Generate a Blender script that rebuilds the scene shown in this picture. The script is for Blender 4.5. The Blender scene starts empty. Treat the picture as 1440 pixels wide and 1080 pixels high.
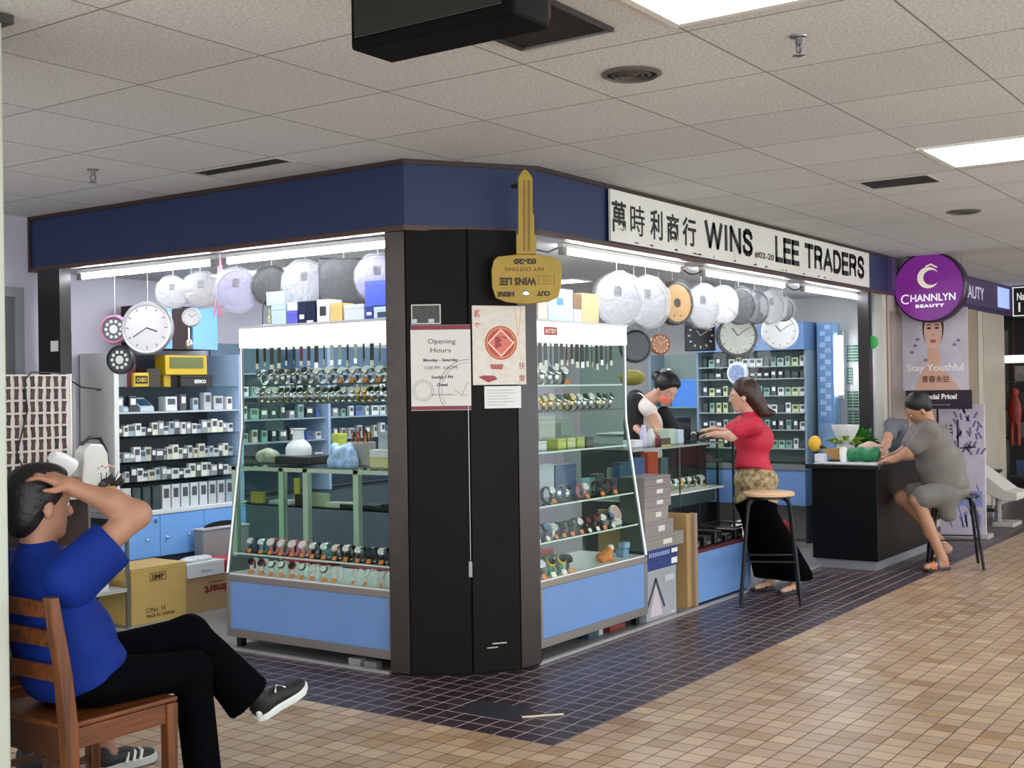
import bpy, bmesh, math, random
import numpy as np
from mathutils import Vector, Matrix

random.seed(7)
SC = bpy.context.scene
COL = SC.collection
PI = math.pi

# ---------------------------------------------------------------- camera, world, exposure
YAW, PITCH, ROLL, FPX = 0.60932613, 0.00486151, -0.01480048, 1716.58
EYE = Vector((0, 0, 1.5))
FW = Vector((math.cos(YAW)*math.cos(PITCH), math.sin(YAW)*math.cos(PITCH), math.sin(PITCH)))
_rt = Vector((math.sin(YAW), -math.cos(YAW), 0)); _up = _rt.cross(FW)
RT = _rt*math.cos(ROLL) + _up*math.sin(ROLL)
UP = -_rt*math.sin(ROLL) + _up*math.cos(ROLL)
cam_data = bpy.data.cameras.new('camera')
cam_data.sensor_fit = 'HORIZONTAL'; cam_data.sensor_width = 36.0
cam_data.lens = FPX/1440*36.0
cam_data.clip_start = 0.05; cam_data.clip_end = 200
cam = bpy.data.objects.new('camera', cam_data); COL.objects.link(cam)
cam.matrix_world = Matrix(((RT.x, UP.x, -FW.x, EYE.x), (RT.y, UP.y, -FW.y, EYE.y), (RT.z, UP.z, -FW.z, EYE.z), (0, 0, 0, 1)))
SC.camera = cam
world = bpy.data.worlds.new('world'); SC.world = world; world.use_nodes = True
world.node_tree.nodes['Background'].inputs[0].default_value = (0.90, 0.98, 1.0, 1)
world.node_tree.nodes['Background'].inputs[1].default_value = 3.8
SC.view_settings.view_transform = 'Standard'; SC.view_settings.look = 'None'
SC.view_settings.exposure = 0.0; SC.view_settings.gamma = 1.0
SC.view_settings.use_curve_mapping = False
PANEL_E, TUBE_E, HEADER_E = 9.0, 38.0, 1.05      # radiance of the ceiling panels, tubes, showcase light boxes
SHOP_FILL_E = 22.0                                     # radiance of the fill panels added to the shop's ceiling
CEIL = 2.72                                       # ceiling height

def at(px, py, ax, v):
    """The point where the sight line of a photo pixel meets the plane coordinate[ax] = v (reads real positions off real planes)."""
    d = FW + RT*((px-720)/FPX) - UP*((py-540)/FPX)
    return EYE + d*((v-EYE[ax])/d[ax])

# ---------------------------------------------------------------- materials
def lin(h):
    h = h.lstrip('#'); c = [int(h[i:i+2], 16)/255 for i in (0, 2, 4)]
    return tuple((x/12.92 if x <= 0.04045 else ((x+0.055)/1.055)**2.4) for x in c) + (1,)
_mc = {}
def mat(h, rough=0.5, metal=0.0, var=0.0, vscale=20.0, emit=0.0, bump=0.0, spec=0.5, coat=0.0, name=None):
    key = (h, rough, metal, var, vscale, emit, bump, spec, coat)
    if key in _mc: return _mc[key]
    m = bpy.data.materials.new(name or 'surface_'+h.strip('#')); m.use_nodes = True
    nt = m.node_tree; b = nt.nodes['Principled BSDF']
    c = lin(h)
    b.inputs['Base Color'].default_value = c
    b.inputs['Roughness'].default_value = rough; b.inputs['Metallic'].default_value = metal
    b.inputs['Specular IOR Level'].default_value = spec
    if coat: b.inputs['Coat Weight'].default_value = coat
    if emit:
        b.inputs['Emission Color'].default_value = c; b.inputs['Emission Strength'].default_value = emit
    if var or bump:
        tc = nt.nodes.new('ShaderNodeTexCoord'); nz = nt.nodes.new('ShaderNodeTexNoise')
        nz.inputs['Scale'].default_value = vscale; nz.inputs['Detail'].default_value = 4
        nt.links.new(tc.outputs['Object'], nz.inputs['Vector'])
        if var:
            mx = nt.nodes.new('ShaderNodeMix'); mx.data_type = 'RGBA'; mx.blend_type = 'MULTIPLY'
            mp = nt.nodes.new('ShaderNodeMapRange')
            mp.inputs[1].default_value = 0.3; mp.inputs[2].default_value = 0.7
            mp.inputs[3].default_value = 1-var; mp.inputs[4].default_value = 1+var*0.6
            nt.links.new(nz.outputs['Fac'], mp.inputs[0])
            mx.inputs[0].default_value = 1; mx.inputs[6].default_value = c
            nt.links.new(mp.outputs[0], mx.inputs[7])
            nt.links.new(mx.outputs[2], b.inputs['Base Color'])
        if bump:
            bp = nt.nodes.new('ShaderNodeBump'); bp.inputs['Strength'].default_value = bump; bp.inputs['Distance'].default_value = 0.01
            nt.links.new(nz.outputs['Fac'], bp.inputs['Height']); nt.links.new(bp.outputs[0], b.inputs['Normal'])
    _mc[key] = m
    return m

def glass_mat(tint='#eef6f4', refl=0.12, name='clear_glass'):
    m = bpy.data.materials.new(name); m.use_nodes = True; nt = m.node_tree
    nt.nodes.remove(nt.nodes['Principled BSDF'])
    tr = nt.nodes.new('ShaderNodeBsdfTransparent'); tr.inputs[0].default_value = lin(tint)
    gl = nt.nodes.new('ShaderNodeBsdfGlossy'); gl.inputs['Roughness'].default_value = 0.03
    lw = nt.nodes.new('ShaderNodeLayerWeight'); lw.inputs['Blend'].default_value = refl
    mx = nt.nodes.new('ShaderNodeMixShader')
    nt.links.new(lw.outputs['Fresnel'], mx.inputs[0]); nt.links.new(tr.outputs[0], mx.inputs[1]); nt.links.new(gl.outputs[0], mx.inputs[2])
    nt.links.new(mx.outputs[0], nt.nodes['Material Output'].inputs[0])
    return m

def film_mat(opac=0.35, tint='#e8ecf2'):
    """crinkled clear plastic film"""
    m = bpy.data.materials.new('plastic_film'); m.use_nodes = True; nt = m.node_tree
    b = nt.nodes['Principled BSDF']; b.inputs['Base Color'].default_value = lin(tint); b.inputs['Roughness'].default_value = 0.12
    tc = nt.nodes.new('ShaderNodeTexCoord'); nz = nt.nodes.new('ShaderNodeTexNoise'); nz.inputs['Scale'].default_value = 18
    nz.inputs['Detail'].default_value = 3; nz.inputs['Distortion'].default_value = 1.5
    nt.links.new(tc.outputs['Object'], nz.inputs['Vector'])
    bp = nt.nodes.new('ShaderNodeBump'); bp.inputs['Strength'].default_value = 0.9; bp.inputs['Distance'].default_value = 0.03
    nt.links.new(nz.outputs['Fac'], bp.inputs['Height']); nt.links.new(bp.outputs[0], b.inputs['Normal'])
    tr = nt.nodes.new('ShaderNodeBsdfTransparent'); mx = nt.nodes.new('ShaderNodeMixShader'); mx.inputs[0].default_value = opac
    nt.links.new(tr.outputs[0], mx.inputs[1]); nt.links.new(b.outputs[0], mx.inputs[2])
    nt.links.new(mx.outputs[0], nt.nodes['Material Output'].inputs[0])
    return m

def tile_mat(name, pitch, origin, ramp, grout, gw, rough=0.4, rough_g=0.8, blotch=0.0, bump=0.15, grain=0.0, gscale=60.0, spec=0.5):
    """square tiles laid on a stack bond: random tint per tile, grout lines, large blotches, fine grain"""
    m = bpy.data.materials.new(name); m.use_nodes = True; nt = m.node_tree; N = nt.nodes; L = nt.links
    b = N['Principled BSDF']; b.inputs['Specular IOR Level'].default_value = spec
    geo = N.new('ShaderNodeNewGeometry')
    sub = N.new('ShaderNodeVectorMath'); sub.operation = 'SUBTRACT'; sub.inputs[1].default_value = (origin[0], origin[1], 0)
    L.new(geo.outputs['Position'], sub.inputs[0])
    dv = N.new('ShaderNodeVectorMath'); dv.operation = 'DIVIDE'; dv.inputs[1].default_value = (pitch[0], pitch[1], 1000)
    L.new(sub.outputs[0], dv.inputs[0])
    fl = N.new('ShaderNodeVectorMath'); fl.operation = 'FLOOR'; L.new(dv.outputs[0], fl.inputs[0])
    fr = N.new('ShaderNodeVectorMath'); fr.operation = 'FRACTION'; L.new(dv.outputs[0], fr.inputs[0])
    wn = N.new('ShaderNodeTexWhiteNoise'); wn.noise_dimensions = '3D'; L.new(fl.outputs[0], wn.inputs['Vector'])
    cr = N.new('ShaderNodeValToRGB'); e = cr.color_ramp; e.interpolation = 'LINEAR'
    for i, h in enumerate(ramp):
        p = i/(len(ramp)-1)
        if i == 0: e.elements[0].position = 0; e.elements[0].color = lin(h)
        elif i == len(ramp)-1: e.elements[-1].position = 1; e.elements[-1].color = lin(h)
        else: e.elements.new(p).color = lin(h)
    L.new(wn.outputs['Value'], cr.inputs[0])
    col = cr.outputs[0]
    if blotch or grain:
        for sc, amt in ((0.8, blotch), (gscale, grain)):
            if not amt: continue
            nz = N.new('ShaderNodeTexNoise'); nz.inputs['Scale'].default_value = sc; nz.inputs['Detail'].default_value = 3
            L.new(geo.outputs['Position'], nz.inputs['Vector'])
            mp = N.new('ShaderNodeMapRange'); mp.inputs[1].default_value = 0.3; mp.inputs[2].default_value = 0.7
            mp.inputs[3].default_value = 1-amt; mp.inputs[4].default_value = 1+amt*0.5
            L.new(nz.outputs['Fac'], mp.inputs[0])
            mx = N.new('ShaderNodeMix'); mx.data_type = 'RGBA'; mx.blend_type = 'MULTIPLY'; mx.inputs[0].default_value = 1
            L.new(col, mx.inputs[6]); L.new(mp.outputs[0], mx.inputs[7]); col = mx.outputs[2]
    sx = N.new('ShaderNodeSeparateXYZ'); L.new(fr.outputs[0], sx.inputs[0])
    mask = None
    for i in (0, 1):
        a = N.new('ShaderNodeMath'); a.operation = 'SUBTRACT'; L.new(sx.outputs[i], a.inputs[0]); a.inputs[1].default_value = 0.5
        ab = N.new('ShaderNodeMath'); ab.operation = 'ABSOLUTE'; L.new(a.outputs[0], ab.inputs[0])
        g = N.new('ShaderNodeMath'); g.operation = 'GREATER_THAN'; L.new(ab.outputs[0], g.inputs[0]); g.inputs[1].default_value = 0.5-gw/pitch[i]/2
        if mask is None: mask = g
        else:
            o = N.new('ShaderNodeMath'); o.operation = 'MAXIMUM'; L.new(mask.outputs[0], o.inputs[0]); L.new(g.outputs[0], o.inputs[1]); mask = o
    mx = N.new('ShaderNodeMix'); mx.data_type = 'RGBA'; L.new(mask.outputs[0], mx.inputs[0]); L.new(col, mx.inputs[6]); mx.inputs[7].default_value = lin(grout)
    L.new(mx.outputs[2], b.inputs['Base Color'])
    mr = N.new('ShaderNodeMapRange'); mr.inputs[3].default_value = rough; mr.inputs[4].default_value = rough_g
    L.new(mask.outputs[0], mr.inputs[0]); L.new(mr.outputs[0], b.inputs['Roughness'])
    if bump:
        inv = N.new('ShaderNodeMath'); inv.operation = 'SUBTRACT'; inv.inputs[0].default_value = 1; L.new(mask.outputs[0], inv.inputs[1])
        h = inv.outputs[0]
        if grain:
            nz = N.new('ShaderNodeTexNoise'); nz.inputs['Scale'].default_value = gscale; L.new(geo.outputs['Position'], nz.inputs['Vector'])
            ad = N.new('ShaderNodeMath'); ad.operation = 'ADD'; L.new(h, ad.inputs[0]); L.new(nz.outputs['Fac'], ad.inputs[1]); h = ad.outputs[0]
        bp = N.new('ShaderNodeBump'); bp.inputs['Strength'].default_value = bump; bp.inputs['Distance'].default_value = 0.004
        L.new(h, bp.inputs['Height']); L.new(bp.outputs[0], b.inputs['Normal'])
    return m

def wood_mat(name, c1, c2, axis='X', scale=3.0, rough=0.4):
    m = bpy.data.materials.new(name); m.use_nodes = True; nt = m.node_tree; N = nt.nodes; L = nt.links
    b = N['Principled BSDF']; b.inputs['Roughness'].default_value = rough
    tc = N.new('ShaderNodeTexCoord'); mp = N.new('ShaderNodeMapping')
    mp.inputs['Scale'].default_value = {'X': (1, 14, 14), 'Y': (14, 1, 14), 'Z': (14, 14, 1)}[axis]
    L.new(tc.outputs['Object'], mp.inputs[0])
    nz = N.new('ShaderNodeTexNoise'); nz.inputs['Scale'].default_value = scale; nz.inputs['Detail'].default_value = 5; nz.inputs['Distortion'].default_value = 0.6
    L.new(mp.outputs[0], nz.inputs['Vector'])
    cr = N.new('ShaderNodeValToRGB'); cr.color_ramp.elements[0].position = 0.35; cr.color_ramp.elements[0].color = lin(c1)
    cr.color_ramp.elements[1].position = 0.65; cr.color_ramp.elements[1].color = lin(c2)
    L.new(nz.outputs['Fac'], cr.inputs[0]); L.new(cr.outputs[0], b.inputs['Base Color'])
    return m

GLASS = glass_mat('#f6faf8', 0.08)
GLASS_G = glass_mat('#eaf6f0', 0.14, 'greenish_glass')
FILM = film_mat(0.08)
FILM_W = film_mat(0.4, '#f2f2f4')
WHITE = mat('#e8e8e6', 0.45); OFFW = mat('#d8d6d0', 0.5, var=0.05); BLACK = mat('#0c0c0d', 0.4); DARK = mat('#1d1b1b', 0.5)
ALU = mat('#9a948e', 0.38, 0.75); CHROME = mat('#d8dade', 0.15, 1.0); STEEL = mat('#8c8f94', 0.3, 0.9)
BLUE_PANEL = mat('#6f94cc', 0.4, var=0.05, vscale=3); BLUE_CAB = mat('#78b0f4', 0.4)

# ---------------------------------------------------------------- mesh helpers
W = {}
class MB:
    def __init__(self): self.bm = bmesh.new()
    def _v(self, pts): return [self.bm.verts.new(p) for p in pts]
    def face(self, pts):
        try: self.bm.faces.new(self._v(pts))
        except ValueError: pass
        return self
    def box(self, x0, y0, z0, x1, y1, z1, M=None):
        x0, x1 = sorted((x0, x1)); y0, y1 = sorted((y0, y1)); z0, z1 = sorted((z0, z1))
        p = [Vector(c) for c in ((x0,y0,z0),(x1,y0,z0),(x1,y1,z0),(x0,y1,z0),(x0,y0,z1),(x1,y0,z1),(x1,y1,z1),(x0,y1,z1))]
        if M is not None: p = [M @ q for q in p]
        v = self._v(p)
        for f in ((3,2,1,0),(4,5,6,7),(0,1,5,4),(1,2,6,5),(2,3,7,6),(3,0,4,7)): self.bm.faces.new([v[i] for i in f])
        return self
    def cbox(self, c, s, rz=0, M=None):
        T = Matrix.Translation(c) @ Matrix.Rotation(rz, 4, 'Z')
        if M is not None: T = M @ T
        return self.box(-s[0]/2, -s[1]/2, -s[2]/2, s[0]/2, s[1]/2, s[2]/2, T)
    def prism(self, poly, h0, h1, M=None):
        """poly (2-D points, CCW) extruded along local z from h0 to h1"""
        T = M or Matrix()
        a = self._v([T @ Vector((x, y, h0)) for x, y in poly]); b = self._v([T @ Vector((x, y, h1)) for x, y in poly])
        n = len(poly)
        self.bm.faces.new(a[::-1]); self.bm.faces.new(b)
        for i in range(n): self.bm.faces.new((a[i], a[(i+1) % n], b[(i+1) % n], b[i]))
        return self
    def tube(self, pts, r, n=8, cap=True):
        pts = [Vector(p) for p in pts]; rs = r if isinstance(r, (list, tuple)) else [r]*len(pts)
        rings = []; ref = None
        for i, p in enumerate(pts):
            t = (pts[min(i+1, len(pts)-1)] - pts[max(i-1, 0)]).normalized()
            if ref is None: ref = Vector((0, 0, 1)) if abs(t.z) < 0.9 else Vector((1, 0, 0))
            u = (ref - t*ref.dot(t)).normalized(); w = t.cross(u); ref = u
            rings.append(self._v([p + (u*math.cos(2*PI*k/n) + w*math.sin(2*PI*k/n))*rs[i] for k in range(n)]))
        for a, b in zip(rings, rings[1:]):
            for k in range(n): self.bm.faces.new((a[k], a[(k+1) % n], b[(k+1) % n], b[k]))
        if cap:
            self.bm.faces.new(rings[0][::-1]); self.bm.faces.new(rings[-1])
        return self
    def lathe(self, prof, n=20, M=None):
        """prof (r, z) from bottom to top, turned about local z"""
        T = M or Matrix(); rings = []
        for r, z in prof:
            if r < 1e-5: rings.append(self._v([T @ Vector((0, 0, z))]))
            else: rings.append(self._v([T @ Vector((r*math.cos(2*PI*k/n), r*math.sin(2*PI*k/n), z)) for k in range(n)]))
        for a, b in zip(rings, rings[1:]):
            for k in range(n):
                q = [a[k % len(a)], a[(k+1) % len(a)], b[(k+1) % len(b)], b[k % len(b)]]
                u = []
                for v in q:
                    if v not in u: u.append(v)
                if len(u) >= 3:
                    try: self.bm.faces.new(u)
                    except ValueError: pass
        if len(rings[0]) > 1: self.bm.faces.new(rings[0][::-1])
        if len(rings[-1]) > 1: self.bm.faces.new(rings[-1])
        return self
    def ball(self, c, r, sc=(1, 1, 1), n=12, M=None):
        T = (M or Matrix()) @ Matrix.Translation(c) @ Matrix.Diagonal((sc[0], sc[1], sc[2], 1))
        bmesh.ops.create_uvsphere(self.bm, u_segments=n, v_segments=max(6, n*2//3), radius=r, matrix=T)
        return self
    def strip(self, pts, w, h, M=None, ex=0.3):
        """flat bar along a 2-D polyline lying in local xy, w wide, local z from 0 to h (a brush or pen stroke)"""
        T = M or Matrix()
        for i, (p, q) in enumerate(zip(pts, pts[1:])):
            p, q = Vector(p), Vector(q); d = (q-p)
            if d.length < 1e-6: continue
            w0 = w[i] if isinstance(w, (list, tuple)) else w; w1 = w[i+1] if isinstance(w, (list, tuple)) else w
            d.normalize(); nn = Vector((-d.y, d.x)); p = p - d*w0*ex; q = q + d*w1*ex
            self.prism([tuple(p-nn*w0/2), tuple(q-nn*w1/2), tuple(q+nn*w1/2), tuple(p+nn*w0/2)], 0, h, T)
        return self
    def build(self, name, m, parent=None, smooth=False, bevel=0.0, local=False, seg=2):
        if bevel:
            bmesh.ops.remove_doubles(self.bm, verts=self.bm.verts, dist=1e-6)
            ed = [e for e in self.bm.edges if len(e.link_faces) == 2 and e.calc_face_angle(0) > 0.5]
            bmesh.ops.bevel(self.bm, geom=ed, offset=bevel, segments=seg, affect='EDGES', profile=0.5, clamp_overlap=True)
        bmesh.ops.recalc_face_normals(self.bm, faces=self.bm.faces)
        me = bpy.data.meshes.new(name); self.bm.to_mesh(me); self.bm.free()
        if m: me.materials.append(m)
        if smooth:
            for p in me.polygons: p.use_smooth = True
            try: me.set_sharp_from_angle(angle=0.7)
            except Exception: pass
        return link_mesh(name, me, parent, local)

def link_mesh(name, me, parent=None, local=False):
    o = bpy.data.objects.new(name, me); COL.objects.link(o)
    if parent is not None:
        o.parent = parent; W[o.name] = W[parent.name]
        if not local: me.transform(W[parent.name].inverted())
    else: W[o.name] = Matrix()
    return o

def tag(o, label=None, cat=None, group=None, kind=None):
    if label: o['label'] = label
    if cat: o['category'] = cat
    if group: o['group'] = group
    if kind: o['kind'] = kind
    return o
def thing(name, label, cat, loc=(0, 0, 0), rz=0.0, group=None, M=None):
    o = bpy.data.objects.new(name, None); COL.objects.link(o); o.empty_display_size = 0.05
    M = M if M is not None else Matrix.Translation(loc) @ Matrix.Rotation(rz, 4, 'Z')
    o.matrix_world = M; W[o.name] = M
    return tag(o, label, cat, group)
def struct(name, mb, m, parent=None, **k):
    o = mb.build(name, m, parent, **k)
    if parent is None: o['kind'] = 'structure'
    return o
def place(o, loc, rz=0.0, M=None):
    M = M if M is not None else Matrix.Translation(loc) @ Matrix.Rotation(rz, 4, 'Z')
    o.matrix_world = M; W[o.name] = M
KIDS = {}
def kids(root):
    return [c for c in root.children]
def dup(root, M, label=None, group=None):
    r = root.copy(); COL.objects.link(r); r.matrix_world = M; W[r.name] = M
    if label: r['label'] = label
    if group: r['group'] = group
    for ch in kids(root):
        c = ch.copy(); COL.objects.link(c); c.parent = r; W[c.name] = M
        for g in kids(ch):
            d = g.copy(); COL.objects.link(d); d.parent = c; W[d.name] = M
    return r
class Series:
    """first placement moves the prototype itself, later ones are copies"""
    def __init__(self, root): self.root = root; self.used = False; self.src = None
    def put(self, M, label=None, group=None):
        if not self.used:
            self.used = True; place(self.root, None, M=M)
            if label: self.root['label'] = label
            if group: self.root['group'] = group
            return self.root
        return dup(self.root, M, label, group)

def frame(o, dx):
    """local x along dx (horizontal), local y up, local z out towards the reader; origin o"""
    x = Vector((dx[0], dx[1], 0)).normalized(); y = Vector((0, 0, 1)); z = x.cross(y)
    o = Vector(o)
    return Matrix(((x.x, y.x, z.x, o.x), (x.y, y.y, z.y, o.y), (x.z, y.z, z.z, o.z), (0, 0, 0, 1)))
def TR(x, y, z=0, rz=0): return Matrix.Translation((x, y, z)) @ Matrix.Rotation(rz, 4, 'Z')

ORD = ['first', 'second', 'third', 'fourth', 'fifth', 'sixth', 'seventh', 'eighth', 'ninth', 'tenth', 'eleventh', 'twelfth', 'thirteenth',
       'fourteenth', 'fifteenth', 'sixteenth', 'seventeenth', 'eighteenth', 'nineteenth', 'twentieth']
def nth(i):
    if i < 20: return ORD[i]
    t, u = divmod(i+1, 10)
    tens = {2: 'twenty', 3: 'thirty', 4: 'forty'}[t]
    return (tens[:-1]+'ieth') if u == 0 else tens+'-'+ORD[u-1]

# ---------------------------------------------------------------- rounded bodies: smooth union of capsules and ellipsoids, meshed
def cap(a, b, r0, r1=None, k=0.03): return ('c', Vector(a), Vector(b), r0, r0 if r1 is None else r1, k)
def ell(c, r, R=None, k=0.03): return ('e', Vector(c), Vector(r), R, k)
def body_arrays(prims, h, clips=()):
    lo = np.full(3, 1e9); hi = -lo; bb = []
    for p in prims:
        if p[0] == 'c': a = np.minimum(p[1], p[2]) - max(p[3], p[4]); b = np.maximum(p[1], p[2]) + max(p[3], p[4])
        else: a = np.array(p[1]) - max(p[2]); b = np.array(p[1]) + max(p[2])
        bb.append((a, b)); lo = np.minimum(lo, a); hi = np.maximum(hi, b)
    lo = lo - 3*h; n = np.ceil((hi - lo)/h).astype(int) + 4
    F = np.full(n, 10.0, dtype=np.float32)
    for p, (a, b) in zip(prims, bb):
        k = p[-1]; mg = k + 3*h
        i0 = np.maximum(0, np.floor((a-mg-lo)/h)).astype(int); i1 = np.minimum(n, np.ceil((b+mg-lo)/h).astype(int)+1)
        g = [lo[j] + h*np.arange(i0[j], i1[j]) for j in range(3)]
        X, Y, Z = np.meshgrid(*g, indexing='ij')
        if p[0] == 'c':
            pa = np.array(p[1]); ba = np.array(p[2]) - pa; L2 = max(float(ba @ ba), 1e-12)
            dx, dy, dz = X-pa[0], Y-pa[1], Z-pa[2]
            t = np.clip((dx*ba[0]+dy*ba[1]+dz*ba[2])/L2, 0, 1)
            d = np.sqrt((dx-t*ba[0])**2+(dy-t*ba[1])**2+(dz-t*ba[2])**2) - (p[3]+(p[4]-p[3])*t)
        else:
            c = np.array(p[1]); r = np.array(p[2]); dx, dy, dz = X-c[0], Y-c[1], Z-c[2]
            if p[3] is not None:
                R = np.array(p[3].to_3x3()); dx, dy, dz = (R[0,0]*dx+R[1,0]*dy+R[2,0]*dz, R[0,1]*dx+R[1,1]*dy+R[2,1]*dz, R[0,2]*dx+R[1,2]*dy+R[2,2]*dz)
            k0 = np.sqrt((dx/r[0])**2+(dy/r[1])**2+(dz/r[2])**2); k1 = np.sqrt((dx/r[0]**2)**2+(dy/r[1]**2)**2+(dz/r[2]**2)**2)
            d = k0*(k0-1)/np.maximum(k1, 1e-6)
        S = F[i0[0]:i1[0], i0[1]:i1[1], i0[2]:i1[2]]
        hh = np.maximum(k - np.abs(S-d), 0)/max(k, 1e-6)
        F[i0[0]:i1[0], i0[1]:i1[1], i0[2]:i1[2]] = np.minimum(S, d) - hh*hh*k*0.25
    if clips:
        X, Y, Z = np.meshgrid(*[lo[j]+h*np.arange(n[j]) for j in range(3)], indexing='ij')
        for o, nn in clips:
            nn = Vector(nn).normalized()
            F = np.maximum(F, (X-o[0])*nn[0]+(Y-o[1])*nn[1]+(Z-o[2])*nn[2])
    # surface nets
    S = F < 0; c = n-1
    cnt = np.zeros(c, dtype=np.int8)
    for i in (0, 1):
        for j in (0, 1):
            for k in (0, 1): cnt += S[i:i+c[0], j:j+c[1], k:k+c[2]]
    act = (cnt > 0) & (cnt < 8); idx = np.full(c, -1, dtype=np.int64); I = np.argwhere(act); idx[act] = np.arange(len(I))
    acc = np.zeros((len(I), 3)); w = np.zeros(len(I))
    offs = [(i, j, k) for i in (0, 1) for j in (0, 1) for k in (0, 1)]
    for a in offs:
        for ax in range(3):
            if a[ax]: continue
            b = list(a); b[ax] = 1
            fa = F[I[:,0]+a[0], I[:,1]+a[1], I[:,2]+a[2]]; fb = F[I[:,0]+b[0], I[:,1]+b[1], I[:,2]+b[2]]
            m = (fa < 0) != (fb < 0); t = np.where(m, fa/np.where(m, fa-fb, 1), 0)
            q = np.tile(np.array(a, float), (len(I), 1)); q[:, ax] += t
            acc += q*m[:, None]; w += m
    V = lo + h*(I + acc/np.maximum(w, 1)[:, None])
    quads = []
    for ax in range(3):
        u, v = (ax+1) % 3, (ax+2) % 3
        sl0 = [slice(None)]*3; sl1 = [slice(None)]*3; sl0[ax] = slice(0, -1); sl1[ax] = slice(1, None)
        A = S[tuple(sl0)]; B = S[tuple(sl1)]; E = np.argwhere(A != B)
        E = E[(E[:, u] > 0) & (E[:, v] > 0) & (E[:, u] < c[u]) & (E[:, v] < c[v])]
        inside = A[E[:,0], E[:,1], E[:,2]]
        du = np.zeros(3, int); du[u] = 1; dv = np.zeros(3, int); dv[v] = 1
        q = np.stack([idx[tuple((E-du-dv).T)], idx[tuple((E-dv).T)], idx[tuple(E.T)], idx[tuple((E-du).T)]], 1)
        q[~inside] = q[~inside][:, ::-1]; quads.append(q)
    Q = np.concatenate(quads); Q = Q[(Q >= 0).all(1)]
    return V, Q
def body(name, prims, m, parent=None, h=0.01, clips=(), relax=2, local=False):
    V, Q = body_arrays(prims, h, clips)
    for _ in range(relax):      # laplacian relaxation takes the grid's stair-steps off
        s = np.zeros_like(V); cn = np.zeros(len(V))
        for a, b in ((0, 1), (1, 2), (2, 3), (3, 0)):
            np.add.at(s, Q[:, a], V[Q[:, b]]); np.add.at(s, Q[:, b], V[Q[:, a]]); np.add.at(cn, Q[:, a], 1); np.add.at(cn, Q[:, b], 1)
        V = V*0.5 + 0.5*s/np.maximum(cn, 1)[:, None]
    me = bpy.data.meshes.new(name)
    me.vertices.add(len(V)); me.vertices.foreach_set('co', V.astype(np.float32).ravel())
    me.loops.add(len(Q)*4); me.loops.foreach_set('vertex_index', Q.astype(np.int32).ravel())
    me.polygons.add(len(Q)); me.polygons.foreach_set('loop_start', np.arange(0, len(Q)*4, 4, dtype=np.int32))
    try: me.polygons.foreach_set('loop_total', np.full(len(Q), 4, dtype=np.int32))
    except Exception: pass
    me.polygons.foreach_set('use_smooth', np.ones(len(Q), dtype=bool))
    me.update(calc_edges=True); me.validate()
    me.materials.append(m)
    return link_mesh(name, me, parent, local)

def glyphs(body, bold=0.0, shear=0.0, space=1.0, ext=0.0):
    """outline of a piece of writing as a mesh, about 1 m tall letters"""
    cu = bpy.data.curves.new('lettering', 'FONT'); cu.body = body; cu.size = 1.0; cu.offset = bold; cu.shear = shear
    cu.space_character = space; cu.resolution_u = 3; cu.extrude = ext; cu.align_x = 'CENTER'
    o = bpy.data.objects.new('lettering', cu); COL.objects.link(o)
    dg = bpy.context.evaluated_depsgraph_get()
    me = bpy.data.meshes.new_from_object(o.evaluated_get(dg), depsgraph=dg)
    bpy.data.objects.remove(o); bpy.data.curves.remove(cu)
    return me
def fit_text(body, M, w, h, m, parent, bold=0.0, ext=0.001, name='lettering', shear=0.0, space=1.0):
    """writing scaled to w by h metres, centred on M, raised by ext"""
    me = glyphs(body, bold/max(h, 1e-4), shear, space, 0.5)
    co = np.empty(len(me.vertices)*3, dtype=np.float32); me.vertices.foreach_get('co', co); co = co.reshape(-1, 3)
    lo, hi = co.min(0), co.max(0)
    T = M @ Matrix.Diagonal((w/max(hi[0]-lo[0], 1e-4), h/max(hi[1]-lo[1], 1e-4), ext, 1)) @ Matrix.Translation((-(lo[0]+hi[0])/2, -(lo[1]+hi[1])/2, 0.5))
    me.transform(T); me.materials.clear(); me.materials.append(m); me.name = name
    return link_mesh(name, me, parent)

# ================================================================ THE SETTING
SX, SY = 4.93, 3.70            # planes of the shop's two open fronts
BACK, ENDX = 7.42, 11.46       # shop's back wall and end wall
brown = tile_mat('brown_floor_tiles', (0.1075, 0.104), (4.302, 2.82), ['#9a7a54', '#b1906a', '#b3977e', '#c2a788', '#aa8f74', '#c9b08e', '#a68a6c', '#ba9c84'],
                 '#4a382c', 0.005, rough=0.34, blotch=0.16, bump=0.25, grain=0.10, gscale=90)
darkt = tile_mat('dark_floor_tiles', (0.1075, 0.105), (4.302, 2.82), ['#33262b', '#3c2d33', '#2d2228', '#41333a', '#35282e'], '#a2969c', 0.0065,
                 rough=0.36, blotch=0.15, bump=0.2, grain=0.06, gscale=80)
vinyl = mat('#80807f', 0.45, var=0.10, vscale=2.5)
ceil_m = tile_mat('mineral_ceiling_tiles', (0.68, 0.68), (3.78, 1.885), ['#d5d8da', '#dde0e2', '#d9dcde'], '#8d8c8a', 0.009, rough=0.9, blotch=0.07, bump=0.8, grain=0.22, gscale=75, spec=0.2)
wall_m = mat('#c6c4d2', 0.6, var=0.05, vscale=2)

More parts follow.
